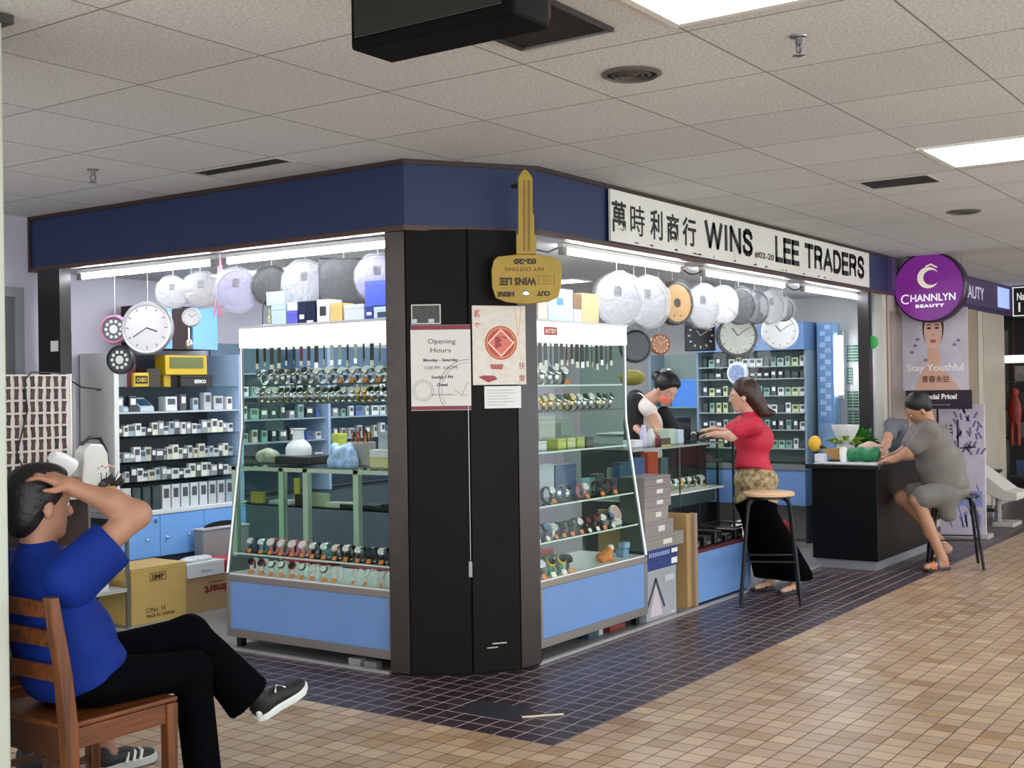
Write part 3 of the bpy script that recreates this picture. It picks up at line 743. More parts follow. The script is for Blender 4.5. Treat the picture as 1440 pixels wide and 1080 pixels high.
watch_row(FL, ['navy', 'teal', 'pink', 'pink', 'pink', 'pink', 'black strapped', 'teal', 'rose gold', 'black strapped', 'black strapped', 'all black', 'black strapped', 'all black'],
          lsp(0.13, 1.24, 14), 0.10, 0.5605, 'on the low shelf '+hp, 'watches on the low shelf by the poster', s=1.3)
watch_row(FL, ['white and red', 'white and red', 'white and green', 'white and green', 'white and red', 'white and green', 'white', 'white and green', 'white'], lsp(0.16, 0.83, 9), 0.075, 0.4405, 'on the deck '+hp, 'watches on the deck by the poster', s=1.3)
watch_row(FL, ['white']*3, [0.99, 1.08, 1.19], 0.075, 0.4405, 'at the pillar end '+hp, 'watches on the deck by the poster', turn=-0.3, s=1.3)
watch_row(FR, ['silver bracelet', 'silver and white', 'silver bracelet', 'silver and white', 'silver and white', 'silver bracelet', 'silver bracelet', 'black strapped'], lsp(0.06, 0.62, 8), 0.24, 1.5275, 'on the top shelf '+gk, 'watches on the top shelf by the grey boxes', turn=-0.15, s=1.65)
watch_row(FR, [R_.choice(['gold bracelet', 'two-tone bracelet', 'silver bracelet', 'silver and white']) for i in range(15)], lsp(0.06, 1.13, 15), 0.22, 1.3725, 'on the second shelf '+gk, 'watches on the second shelf by the grey boxes', turn=-0.15, s=1.45)
watch_row(FR, ['gold bracelet', 'black strapped', 'silver bracelet', 'pink', 'all black', 'all black'], [0.16, 0.34, 0.52, 0.72, 0.90, 1.05], 0.16, 0.8385, 'on the fourth shelf '+gk, 'watches on the fourth shelf by the grey boxes', turn=-0.2, s=1.4)
watch_row(FR, ['dark blue', 'dark blue', 'white', 'all black', 'all black', 'black strapped', 'dark red', 'dark red', 'black strapped', 'dark blue'], lsp(0.10, 0.93, 10), 0.11, 0.6405, 'on the fifth shelf '+gk, 'watches on the fifth shelf by the grey boxes', turn=-0.2, s=1.35)
watch_row(FR, ['navy', 'multicoloured', 'multicoloured', 'all black'], [0.08, 0.18, 0.29, 0.36], 0.07, 0.4405, 'on the deck '+gk, 'watches on the deck by the grey boxes', turn=-0.2, s=1.6)

# straps hanging under the light boxes
def strap_proto(col, tagc):
    o = MB().box(-0.008, -0.0015, -0.075, 0.008, 0.0015, -0.001).build('watch_strap', col, None, bevel=0.001); tag(o, 'watch strap', 'watch strap')
    MB().box(-0.007, -0.004, -0.088, 0.007, -0.0016, -0.066).build('buckle' if tagc is sil else 'tag', tagc, o, local=True)
    return Series(o)
SK = [strap_proto(blk, tgw), strap_proto(mat('#2a2020', 0.5), sil), strap_proto(mat('#6b2a30', 0.5), tgw), strap_proto(mat('#8a8f92', 0.4, 0.6), sil), strap_proto(mat('#3b2b24', 0.5), tgw)]
SN = ['black watch strap', 'dark brown watch strap', 'red watch strap', 'grey metal watch strap', 'brown watch strap']
def hang_row(M, n, a, b, y, z, where, group, pick, sc):
    for i, x in enumerate(lsp(a, b, n)):
        k = pick(i); rank = i if M is FR else n-1-i
        SK[k].put(M @ Matrix.Translation((x, y, z)) @ Matrix.Rotation(R_.uniform(-0.5, 0.5), 4, 'Z') @ Matrix.Scale(sc*R_.uniform(0.85, 1.15), 4), f'{SN[k]}, {nth(rank)} from the pillar under the light box {where}', group)
hang_row(FL, 20, 0.08, 1.24, 0.20, 1.7745, hp, 'straps hanging by the poster', lambda i: [0, 1, 0, 4, 0, 1, 2, 0, 1, 0, 3, 3, 0, 3, 1, 0, 3, 0, 1, 2][i], 1.35)
hang_row(FR, 20, 0.05, 1.16, 0.20, 1.7745, gk, 'straps hanging by the grey boxes', lambda i: [0, 2, 0, 2, 1, 0, 0, 1, 0, 0, 2, 0, 0, 1, 0, 0, 0, 1, 0, 0][i], 1.6)

# ---------------------------------------------------------------- simple cartons with lids, labels, panels
def carton(M, w, d, h, m, label, cat='box', name='carton', lidm=None, group=None, plate=None, bev=0.002):
    """box standing on M's origin (front lower corner, local x along the front, y into depth)"""
    t = thing(name, label, cat, M=M, group=group)
    lh = min(0.03, h*0.25)
    MB().box(0, 0, 0, w, d, h-lh).build('body', m, t, bevel=bev, local=True)
    MB().box(-0.001, -0.001, h-lh+0.0004, w+0.001, d+0.001, h).build('lid', lidm or m, t, bevel=bev, local=True)
    if plate:
        x0, z0, x1, z1, pmx = plate
        MB().box(x0*w, -0.0022, z0*(h-lh), x1*w, -0.0003, z1*(h-lh)).build('label_panel', pmx, t, local=True)
    return t
def at_left(px0, px1, py0, py1, xp):   # a front parallel to the poster-side front, in the plane x = xp: pixel columns px0..px1, rows py0 (top)..py1 (foot)
    a = at(px0, py1, 0, xp); b = at(px1, py1, 0, xp); c = at((px0+px1)/2, py0, 0, xp)
    M = Matrix(((0, 1, 0, xp), (-1, 0, 0, a.y), (0, 0, 1, 0), (0, 0, 0, 1)))
    return M, a.y-b.y, c.z
def at_right(px0, px1, py0, py1, yp):
    a = at(px0, py1, 1, yp); b = at(px1, py1, 1, yp); c = at((px0+px1)/2, py0, 1, yp)
    return Matrix(((1, 0, 0, a.x), (0, 1, 0, yp), (0, 0, 1, 0), (0, 0, 0, 1))), b.x-a.x, c.z
Tz = lambda z: Matrix.Translation((0, 0, z))
ZT = 1.9055
def top_box(side, px0, px1, top, z0, m, label, dy=0.24, d=0.12, lidm=None, plate=None, yb=None):
    if side == 'L': M, w, z1 = at_left(px0, px1, top, 460, 4.968+dy)
    else: M, w, z1 = at_right(px0, px1, top, 450, 3.745+dy)
    return carton(Tz(z0) @ M, w, d, z1-z0, m, label, lidm=lidm, plate=plate), z1
b, z = top_box('L', 382, 402, 429, ZT, mat('#bcd0d8', 0.5), 'pale grey-blue box under the silver box atop the showcase beside the glass dome')
top_box('L', 375, 400, 410, z+0.0006, mat('#c3ccd3', 0.45), 'silver grey box stacked on the pale grey-blue box atop the showcase', d=0.14)
b, z = top_box('L', 404, 418, 437, ZT, mat('#5e5fc0', 0.5), 'small purple box atop the showcase under a white one', d=0.08)
top_box('L', 404, 418, 425, z+0.0006, mat('#d8dcec', 0.5), 'small white box stacked on the small purple box', d=0.08)
b, z = top_box('L', 419.5, 430, 424, ZT, mat('#16203f', 0.4), 'dark navy box with white patches, one of two atop the showcase nearer the purple box', d=0.09, plate=(0.2, 0.3, 0.8, 0.55, WHITE))
top_box('L', 430.6, 443, 423, ZT, mat('#101832', 0.4), 'dark navy box with a white foot label, nearer the white display box', d=0.09, plate=(0.1, 0.03, 0.8, 0.2, WHITE))
top_box('L', 446, 463, 421, ZT, mat('#e9eaee', 0.45), 'white box with a small dark window atop the showcase', d=0.11, plate=(0.25, 0.4, 0.75, 0.9, mat('#3a3d42', 0.3)))
top_box('L', 465, 481, 426, ZT, mat('#e0b873', 0.5), 'yellow-tan box atop the showcase beside the white boxes', d=0.10)
b, z = top_box('L', 484, 512, 428, ZT, mat('#d3d7e4', 0.45), 'white box under a crinkled blue bag atop the showcase', d=0.12)
bag = body('crinkled_bag', [ell(FL @ Vector((1.03+0.03*i, 0.30+0.02*math.sin(i*2), z+0.028+0.012*math.cos(i*3))), (0.03, 0.035, 0.03), None, 0.01) for i in range(5)] + [ell(FL @ Vector((1.04+0.10*(i/4), 0.3, z+0.055+0.012*(i % 2))), (0.022, 0.02, 0.018), None, 0.01) for i in range(5)], mat('#2d9ae0', 0.25, var=0.5, vscale=40), None, 0.007, relax=1)
tag(bag, 'crinkled bright blue plastic bag lying on a white box atop the showcase', 'bag')
b, z = top_box('L', 514, 525, 431, ZT, mat('#2b3c8e', 0.4), 'small dark blue box under the big blue box atop the showcase', d=0.12, plate=(0.2, 0.5, 0.8, 0.8, WHITE))
top_box('L', 526, 552, 431, ZT, mat('#cfe0ec', 0.45), 'pale blue box with dark print under the big blue box', d=0.12, plate=(0.2, 0.25, 0.75, 0.8, mat('#3c4a60', 0.4)))
top_box('L', 514, 552, 394, z+0.0006, mat('#5468cf', 0.5, var=0.08, vscale=60), 'big plain blue box atop the showcase next to the dark pillar', d=0.14)
# bell jar with a teddy
cx = FL @ Vector((0.10, 0.30, ZT)); t = thing('glass_dome', 'clear glass dome holding a pale toy bear at the end of the showcase top', 'ornament', tuple(cx))
MB().lathe([(0.062, 0), (0.062, 0.012), (0.05, 0.014)], 20).build('base', mat('#e6e6e2', 0.4), t, smooth=True, local=True)
MB().lathe([(0.055, 0.0145), (0.056, 0.10), (0.05, 0.135), (0.035, 0.16), (0.015, 0.172), (0, 0.174)], 20).build('dome', GLASS, t, smooth=True, local=True)
tb = body('toy_bear', [ell((0, 0, 0.045), (0.024, 0.02, 0.03)), ell((0, 0, 0.092), (0.022, 0.02, 0.02), None, 0.008), cap((-0.018, 0, 0.106), (-0.02, 0, 0.112), 0.008, 0.007, 0.004), cap((0.018, 0, 0.106), (0.02, 0, 0.112), 0.008, 0.007, 0.004),
    cap((-0.014, 0, 0.03), (-0.025, -0.024, 0.024), 0.010, 0.010, 0.008), cap((0.014, 0, 0.03), (0.025, -0.024, 0.024), 0.010, 0.010, 0.008), cap((-0.02, 0, 0.066), (-0.032, -0.012, 0.05), 0.008, 0.008, 0.006), cap((0.02, 0, 0.066), (0.032, -0.012, 0.05), 0.008, 0.008, 0.006)], mat('#dcd0a8', 0.8, var=0.1), t, 0.005, local=True)
# right showcase top
b, z = top_box('R', 757, 770, 424, ZT, mat('#eadfd0', 0.5), 'cream box standing atop the showcase at the pillar end', d=0.1)
top_box('R', 771, 806, 406, ZT, mat('#c8d8ee', 0.45), 'pale blue and white box atop the showcase next to the giant key', d=0.14, plate=(0.35, 0.6, 0.6, 0.85, mat('#6f9fd0', 0.4)))
top_box('R', 807, 817, 414, ZT+0.04, mat('#8a6f50', 0.5), 'small brown box on the tan box atop the showcase', d=0.1) if False else None
top_box('R', 818.5, 842, 413, ZT, mat('#e2b889', 0.5), 'tan cardboard box atop the showcase near the gold clock', d=0.13)
b, z = top_box('R', 807, 818, 435, ZT, mat('#cdd6e2', 0.5), 'small pale box under the brown box atop the showcase', d=0.1)
top_box('R', 807, 818, 413, z+0.0006, mat('#8a6f50', 0.5), 'small brown box on a pale box atop the showcase', d=0.1)

# under-case clutter
def litter(side, px, py, w, d, h, m, label):
    p = at(px, py, 2, 0.0)
    M = (Matrix(((0, 1, 0, p.x), (-1, 0, 0, p.y), (0, 0, 1, 0.0), (0, 0, 0, 1))) if side == 'L' else TR(p.x, p.y, 0.0))
    carton(M, w, d, h, m, label, bev=0.002)
litter('L', 490, 936.5, 0.085, 0.05, 0.045, mat('#8c8f8c', 0.5), 'small pale carton on the floor under the showcase, farther from the pillar')
litter('L', 511.5, 940.5, 0.09, 0.05, 0.042, mat('#6f736f', 0.5), 'small grey carton on the floor under the showcase, nearer the pillar')
litter('R', 858, 890, 0.19, 0.05, 0.06, mat('#7d2f27', 0.5), 'flat dark red box on the floor under the showcase')
litter('R', 828, 900, 0.12, 0.05, 0.045, mat('#3b4a5c', 0.5), 'small dark blue box on the floor under the showcase')
litter('R', 840, 895, 0.07, 0.04, 0.055, mat('#b5b9bc', 0.5), 'small pale packet on the floor under the showcase')

# things lying in the big showcase beside the grey boxes
def in_case(M, x, y, z): return M @ Vector((x, y, z))
t = carton(FR @ Matrix.Translation((0.28, 0.28, 0.4405)), 0.30, 0.12, 0.10, mat('#5b4440', 0.5), 'brown gift box with red lid on the showcase deck', lidm=mat('#a5292a', 0.4), name='gift_box')
carton(FR @ Matrix.Translation((0.10, 0.24, 1.1405)), 0.36, 0.14, 0.055, mat('#e6e7ea', 0.5), 'flat white box on the third shelf of the showcase beside the grey boxes', name='gift_box')
for i in range(4):
    carton(FR @ Matrix.Translation((0.60+0.11*i, 0.25, 1.1405)), 0.09, 0.08, 0.06, mat(['#c9cf6a', '#d4d8a0', '#b9c46b', '#55584c'][i], 0.4), f'small greenish tin on the third showcase shelf, {nth(i)} after the flat white box', name='tin', group='tins on the third shelf')
for (x, w, h, c, l) in ((0.03, 0.14, 0.205, '#dcdde2', 'tall white box'), (0.19, 0.09, 0.19, '#8a6a5a', 'tall brown box'), (0.32, 0.22, 0.17, '#aeb5ae', 'wide grey-green box'), (0.60, 0.18, 0.20, '#c9cdc8', 'pale grey box'), (0.85, 0.16, 0.18, '#93a09a', 'dull green box')):
    carton(FR @ Matrix.Translation((x, 0.385, 1.1405)), w, 0.045, h, mat(c, 0.45, var=0.12, vscale=25), l+' at the back of the third grey-box showcase shelf')
for (x, w, h, c, l) in ((0.04, 0.22, 0.15, '#c9b894', 'beige box'), (0.28, 0.24, 0.21, '#d5d6da', 'white box with a brown panel'), (0.56, 0.16, 0.20, '#c0c6d2', 'pale blue-grey box'), (0.74, 0.24, 0.19, '#4a5c86', 'dark blue box')):
    carton(FR @ Matrix.Translation((x, 0.36, 0.8385)), w, 0.06, h, mat(c, 0.45, var=0.15, vscale=25), l+' at the back of the fourth grey-box showcase shelf', plate=(0.15, 0.15, 0.4, 0.85, mat('#8a4f3c', 0.5)) if 'panel' in l else None)
t = thing('toy_figure', 'orange and white toy on the showcase deck by the grey boxes', 'toy', M=FR @ Matrix.Translation((0.86, 0.09, 0.4405)))
body('body', [ell((0, 0, 0.035), (0.05, 0.03, 0.03)), ell((0.05, 0, 0.06), (0.03, 0.028, 0.03)), ell((-0.05, 0, 0.03), (0.03, 0.03, 0.026)), cap((-0.03, -0.02, 0.02), (-0.05, -0.03, 0.012), 0.013), cap((0.03, -0.02, 0.02), (0.04, -0.03, 0.012), 0.013)], mat('#e38a3f', 0.5, var=0.3, vscale=60), t, 0.006, local=True)
MB().ball((0.06, -0.005, 0.075), 0.024, n=12).build('head', WHITE, t, smooth=True, local=True)
t = thing('toy_blocks', 'blue plastic toy pieces at the end of the showcase deck', 'toy', M=FR @ Matrix.Translation((1.10, 0.10, 0.4405)))
MB().box(-0.04, -0.03, 0, 0.03, 0.03, 0.05).build('block', mat('#6f92b8', 0.4), t, bevel=0.006, local=True)
MB().box(-0.02, -0.028, 0.0505, 0.05, 0.02, 0.09).build('block', mat('#8fb0cf', 0.4), t, bevel=0.006, local=True)
t = thing('display_cushion', 'white round watch on a display cushion at the end of the fifth shelf', 'watch', M=FR @ Matrix.Translation((1.06, 0.14, 0.6405)))
MB().box(-0.06, -0.03, 0, 0.06, 0.04, 0.03).build('cushion', mat('#cfd3cf', 0.6), t, bevel=0.008, local=True)
MB().lathe([(0.052, -0.012), (0.056, 0), (0.05, 0.012)], 22, Matrix.Translation((0, -0.012, 0.075)) @ Matrix.Rotation(1.15, 4, 'X')).build('case', mat('#e9e4e2', 0.35), t, smooth=True, local=True)
MB().lathe([(0.043, 0.0121), (0.043, 0.0135)], 22, Matrix.Translation((0, -0.012, 0.075)) @ Matrix.Rotation(1.15, 4, 'X')).build('dial', mat('#c6a39c', 0.35), t, local=True)
# yellow-green soft packet on the top shelf by the poster
o = body('soft_packet', [ell(FL @ Vector((1.06+0.035*i, 0.30, 1.60+0.008*(i % 2))), (0.028, 0.03, 0.045), None, 0.02) for i in range(4)], mat('#b9c23a', 0.5, var=0.2), None, 0.008)
tag(o, 'yellow-green soft packet behind the watches on the top showcase shelf', 'packet')

# ---------------------------------------------------------------- clocks
HD = math.atan2(0.571, 0.821)
def clock(px, py, ax, v, R, yaw, rim, face, label, style='plain', film=None, lcd=False, string=True, dth=0.045, sq=False, hook_top=2.355, group=None):
    c = at(px, py, ax, v); n = Vector((-math.cos(yaw), -math.sin(yaw), 0)); dx = (n.y*-1, n.x)
    dx = (-n.y, n.x)
    M = frame(c, dx)
    t = thing('wall_clock', label, 'clock', M=M, group=group)
    if sq:
        MB().box(-R, -R, -dth, R, R, 0).build('rim', rim, t, bevel=0.01, local=True); fz = 0.0005
        MB().box(-R*0.93, -R*0.93, 0.0002, R*0.93, R*0.93, 0.002).build('face', face, t, local=True); fz = 0.002
    else:
        MB().lathe([(R*0.9, -dth), (R, -dth*0.6), (R, 0.0), (R*0.95, 0.010), (R*0.86, 0.012), (R*0.84, 0.002)], 30).build('rim', rim, t, smooth=True, local=True)
        MB().lathe([(R*0.86, 0.0025), (R*0.86, 0.0035)], 30).build('face', face, t, local=True); fz = 0.0035
    hm = mat('#1b1c1e', 0.4) if style != 'dark' else mat('#e6e6e2', 0.4)
    if style in ('plain', 'dark', 'bold'):
        mb = MB()
        for i in range(12):
            a = PI/2 - i*PI/6; r0, r1 = R*0.70, R*0.80
            mb.strip([(r0*math.cos(a), r0*math.sin(a)), (r1*math.cos(a), r1*math.sin(a))], R*(0.10 if style != 'plain' else 0.03), 0.0006, Matrix.Translation((0, 0, fz)))
        mb.build('hour_marking', hm, t, local=True)
        for a, L, w in ((R_HA if 'big round' in label else 2.2, 0.42, 0.03), (R_MA if 'big round' in label else 0.6, 0.62, 0.022)):
            MB().strip([(0, 0), (R*L*math.cos(a), R*L*math.sin(a))], R*w*1.6, 0.001, Matrix.Translation((0, 0, fz+0.001))).build('hand', hm, t, local=True)
    if style == 'mandala':
        mb = MB()
        for i in range(10):
            a = 2*PI*i/10; mb.lathe([(R*0.12, 0), (R*0.12, 0.001)], 10, Matrix.Translation((R*0.55*math.cos(a), R*0.55*math.sin(a), fz)))
        mb.lathe([(R*0.3, 0), (R*0.3, 0.001)], 16, Matrix.Translation((0, 0, fz))); mb.build('dial_pattern', mat('#e2e4e2', 0.4), t, local=True)
    if lcd: MB().box(-R*0.2, R*0.12, fz, R*0.12, R*0.52, fz+0.002).build('sticker', mat('#2e2f33', 0.4), t, local=True)
    if style == 'gold':
        MB().lathe([(R*0.2, fz), (R*0.2, fz+0.003)], 16).build('hub', mat('#241a14', 0.4), t, local=True)
        for a in (-1.2, -1.9): MB().lathe([(0.006, 0), (0.006, 0.003)], 8, Matrix.Translation((R*0.6*math.cos(a), R*0.6*math.sin(a), fz))).build('stud', mat('#241a14', 0.4), t, local=True)
    if film:
        mb = MB(); n_ = 26; pr = random.Random(int(px)); ring = []
        a0 = [R*(1.04+0.07*pr.random()) for _ in range(n_)]
        f = [mb.bm.verts.new((a0[k]*math.cos(2*PI*k/n_), a0[k]*math.sin(2*PI*k/n_), 0.016+0.012*pr.random())) for k in range(n_)]
        g = [mb.bm.verts.new((R*0.6*math.cos(2*PI*k/n_), R*0.6*math.sin(2*PI*k/n_), 0.022+0.014*pr.random())) for k in range(n_)]
        b_ = [mb.bm.verts.new((a0[k]*1.01*math.cos(2*PI*k/n_), a0[k]*1.01*math.sin(2*PI*k/n_), -dth*0.8)) for k in range(n_)]
        ct = mb.bm.verts.new((0, 0, 0.024))
        for k in range(n_):
            k2 = (k+1) % n_
            mb.bm.faces.new((f[k], f[k2], g[k2], g[k])); mb.bm.faces.new((g[k], g[k2], ct)); mb.bm.faces.new((b_[k], b_[k2], f[k2], f[k]))
        mb.build('plastic_bag', film, t, local=True)
    if string: MB().tube([(0, R*0.9, -dth*0.5), (0, hook_top-c.z, -dth*0.5)], 0.0025, 5).build('hanging_cord', mat('#c9c9cc', 0.5), t, local=True)
    return t
R_HA, R_MA = -0.35, 3.72
FILM2 = film_mat(0.28)
cl_w, cl_g, cl_l = mat('#a9aaae', 0.4), mat('#9d9d9e', 0.4), mat('#a69ec4', 0.4)
g1 = 'new clocks hung in plastic bags along the shop front'
H = math.radians
clock(243, 411, 0, 5.30, 0.105, H(40), cl_w, mat('#a2a3a8', 0.4), 'grey-white bagged clock hanging nearest the big round clock', 'none', FILM2, True, group=g1)
clock(283, 408, 0, 5.28, 0.115, H(62), cl_g, mat('#a09f9b', 0.4), 'pale grey bagged clock hanging above the pendulum clock', 'none', FILM2, True, group=g1)
clock(333, 408, 0, 5.26, 0.138, H(45), cl_l, mat('#a59cc4', 0.4), 'lavender bagged clock hanging beside a pink ribbon', 'none', FILM2, True, group=g1)
clock(382, 402, 0, 5.36, 0.130, H(45), mat('#1b1c20', 0.4), mat('#24262b', 0.4), 'black bagged clock hanging behind the silver box', 'none', FILM, False, group=g1)
clock(429, 399, 0, 5.34, 0.138, H(45), cl_w, mat('#a6a6ae', 0.4), 'white bagged clock hanging between two black ones above the showcase', 'none', FILM2, True, group=g1)
clock(484, 398, 0, 5.36, 0.150, H(45), mat('#26282c', 0.4), mat('#303236', 0.4), 'square-cornered black bagged clock hanging above the yellow-tan box', 'none', FILM, False, sq=True, group=g1)
clock(532, 391, 0, 5.34, 0.135, H(45), cl_l, mat('#a9a5bb', 0.4), 'white bagged clock with a red mark hanging behind the big blue box', 'none', FILM2, True, group=g1)
clock(206.5, 461, 0, 5.30, 0.178, H(30), mat('#c6c8cc', 0.25, 0.6), mat('#dcd6dc', 0.35), 'big round silver-rimmed wall clock with a plain pale face', 'plain')
clock(160, 463, 0, 5.22, 0.098, H(28), mat('#e48fb8', 0.4), mat('#55575c', 0.35), 'small pink-rimmed clock with a dark patterned dial', 'mandala')
clock(168.5, 506, 0, 5.24, 0.098, H(25), mat('#26282c', 0.4), mat('#2b2d31', 0.35), 'small black-rimmed clock with white dots below the pink clock', 'mandala', hook_top=1.80)
clock(269, 446, 0, 5.40, 0.062, H(45), mat('#d9dade', 0.3), mat('#e6e6e8', 0.35), 'small white pendulum clock hanging between the two blue cupboard doors', 'plain')
t = MB(); c = at(266, 484, 0, 5.40); t.tube([(c.x, c.y, c.z+0.11), (c.x, c.y, c.z+0.03)], 0.006, 6).ball((c.x, c.y, c.z), 0.024, (1, 1, 1.4)); t = t.build('clock_pendulum', mat('#d8d2c6', 0.25, 0.7), smooth=True); tag(t, 'silver pendulum bob dangling under the small white clock', 'pendulum')
# right front
clock(870, 421, 1, 3.98, 0.172, H(58), cl_w, mat('#a6a7ab', 0.4), 'large white bagged clock hanging nearest the showcase top', 'none', FILM2, True, group=g1)
clock(911, 425, 1, 3.99, 0.172, H(66), cl_w, mat('#a3a4a9', 0.4), 'large white bagged clock hanging next to the gold clock', 'none', FILM2, True, group=g1)
clock(952, 426, 1, 4.02, 0.160, H(70), mat('#1d1a18', 0.4), mat('#d3a765', 0.4, var=0.08), 'gold-faced round clock with a dark rim and a black hub', 'gold', FILM, False, dth=0.09)
clock(989, 431, 1, 4.00, 0.158, H(66), cl_w, mat('#a9aaae', 0.4), 'white bagged clock hanging right after the gold clock', 'none', FILM2, True, group=g1)
clock(1016, 428, 1, 4.08, 0.140, H(66), cl_w, mat('#b0b1b5', 0.4), 'white bagged clock half hidden before the two black ones above the woman', 'none', FILM_W, False, group=g1)
clock(1041, 430, 1, 4.02, 0.150, H(60), mat('#1c1d20', 0.4), mat('#25272b', 0.4), 'black bagged clock hanging above the dark-rimmed round clock', 'none', FILM, False, group=g1)
clock(1064, 432, 1, 4.06, 0.140, H(66), mat('#2a2c30', 0.4), mat('#3a3c40', 0.4), 'dark grey bagged clock hanging between the black and white ones', 'none', FILM, False, group=g1)
clock(1085, 432, 1, 4.00, 0.140, H(62), cl_w, mat('#a6a7ac', 0.4), 'white bagged clock hanging over the wide white clock', 'none', FILM2, True, group=g1)
clock(1103, 435, 1, 4.06, 0.105, H(62), mat('#2b2a2a', 0.4), mat('#4a4a4a', 0.4), 'small black bagged clock hanging last in the row towards the desk', 'none', FILM, False, group=g1)
clock(1037, 472, 1, 4.22, 0.178, H(45), mat('#2c302f', 0.35), mat('#c9cbc4', 0.35, var=0.12, vscale=30), 'round clock with a thick dark rim and pale face above the woman in red', 'plain', FILM, False)
clock(1097, 466, 1, 4.30, 0.165, H(30), mat('#e0e2e4', 0.35), mat('#dfe2e2', 0.35), 'wide white round clock with a grey label near the blue pillar', 'plain', None, False)
clock(894, 487, 1, 4.12, 0.115, H(46), mat('#26272b', 0.3), mat('#34363b', 0.25), 'dark round clock hanging low above the seller', 'none', None, False, hook_top=2.35)
clock(929, 484, 1, 4.25, 0.078, H(50), mat('#a8653f', 0.4), mat('#b97f55', 0.4), 'small brown round clock hanging low above the seller', 'dark')
clock(985, 472, 1, 4.60, 0.130, H(35), mat('#23272c', 0.35), mat('#2b3036', 0.35), 'square black clock with pale numerals behind the hanging clocks', 'dark', None, False, sq=True)
clock(1133, 466, 1, 4.50, 0.150, H(25), mat('#5577ad', 0.35), mat('#5f84bf', 0.35), 'plain blue round clock near the blue pillar', 'none', None, False)
# pink ribbon
c0 = at(310, 395, 0, 5.26); o = MB()
for dx in (-0.012, 0.0, 0.014): o.tube([(c0.x, c0.y+dx, 2.352), (c0.x, c0.y+dx*1.6, 2.15), (c0.x-0.01, c0.y+dx*2.5+0.02, 1.99)], 0.006, 6)
tag(o.build('pink_ribbon', mat('#e88aa8', 0.5)), 'pink ribbon hanging in front of the lavender clock', 'ribbon')

# ================================================================ NOTICES ON THE PILLAR, GIANT KEY
def on_panel(F, px, py):
    """local (u, z) of a photo pixel on a pillar panel"""
    n = F.col[2].to_3d(); o = F.translation + n*0.009
    d = FW + RT*((px-720)/FPX) - UP*((py-540)/FPX); k = (o-EYE).dot(n)/d.dot(n); p = EYE + d*k
    l = F.inverted() @ p; return l.x, l.y
def sheet(F, px0, px1, py0, py1, m, name, label, cat, th=0.0025, lift=0.0085):
    u0, z1 = on_panel(F, px0, (py0)); u1, z0 = on_panel(F, px1, py1)
    _, z1b = on_panel(F, (px0+px1)/2, py0); _, z0b = on_panel(F, (px0+px1)/2, py1)
    M = F @ Matrix.Translation((u0, z0b, lift))
    t = thing(name, label, cat, M=M)
    MB().box(0, 0, 0, u1-u0, z1b-z0b, th).build('sheet', m, t, local=True)
    return t, M, u1-u0, z1b-z0b
mar = mat('#7d1430', 0.4); pink_ink = mat('#3c2b30', 0.5); grey_ink = mat('#8f8c88', 0.5)
t, M, w, h = sheet(PL, 577, 663, 457, 577, mat('#d9d6d1', 0.35), 'opening_hours_poster', 'white opening hours poster with maroon bands on the dark pillar', 'poster', lift=0.0085)
MB().box(0, h*0.945, 0.0026, w, h*0.998, 0.0034).build('band', mar, t, local=True); MB().box(0, h*0.005, 0.0026, w, h*0.05, 0.0034).build('band', mar, t, local=True)
def wr(s, cx, cy, ww, hh, m=pink_ink, bold=0.0): fit_text(s, M @ Matrix.Translation((cx*w, cy*h, 0.0028)), ww*w, hh*h, m, t, bold=bold, ext=0.0008)
wr('Opening', 0.52, 0.80, 0.46, 0.075); wr('Hours', 0.50, 0.705, 0.34, 0.055)
wr('Monday - Saturday', 0.50, 0.585, 0.58, 0.045, bold=0.0006); wr('12:00 PM - 6:30 PM', 0.50, 0.50, 0.54, 0.036)
wr('Sunday / PH', 0.52, 0.385, 0.36, 0.045, bold=0.0006); wr('Closed', 0.52, 0.30, 0.18, 0.035, bold=0.0006); wr('wins lee traders', 0.52, 0.185, 0.38, 0.02)
mb = MB()
def arc(cx, cy, r, a0, a1, n=20): return [(cx+r*math.cos(a0+(a1-a0)*i/n), cy+r*math.sin(a0+(a1-a0)*i/n)) for i in range(n+1)]
for (cx, cy, r, a0, a1) in ((0.20, 0.235, 0.055, 0, 2*PI), (0.20, 0.235, 0.045, 0, 2*PI)):
    mb.strip(arc(cx*w, cy*h, r, a0, a1), 0.0025, 0.0006, M @ Matrix.Translation((0, 0, 0.0026)))
mb.build('circle_print', grey_ink, t)
mb = MB(); mb.strip(arc(w*0.96, h*0.24, w*0.50, PI*0.5, PI*1.20), 0.004, 0.0006, M @ Matrix.Translation((0, 0, 0.0026))); mb.strip(arc(w*0.96, h*0.24, w*0.45, PI*0.5, PI*1.18), 0.0025, 0.0006, M @ Matrix.Translation((0, 0, 0.0026)))
mb.strip([(w*0.72, h*0.24), (w*0.84, h*0.17), (w*0.95, h*0.18)], 0.003, 0.0006, M @ Matrix.Translation((0, 0, 0.0026))); mb.strip([(w*0.84, h*0.17), (w*0.95, h*0.33)], 0.003, 0.0006, M @ Matrix.Translation((0, 0, 0.0026)))
mb.build('clock_print', grey_ink, t)
# small framed slip above it
t, M, w, h = sheet(PL, 578, 620, 428, 456, mat('#cfccc5', 0.4), 'framed_notice', 'small dark picture with a pale border above the opening hours poster', 'notice', th=0.002)
MB().box(0.006, 0.006, 0.0021, w-0.006, h-0.006, 0.003).build('picture', mat('#3a3d38', 0.4, var=0.4, vscale=40), t, local=True)
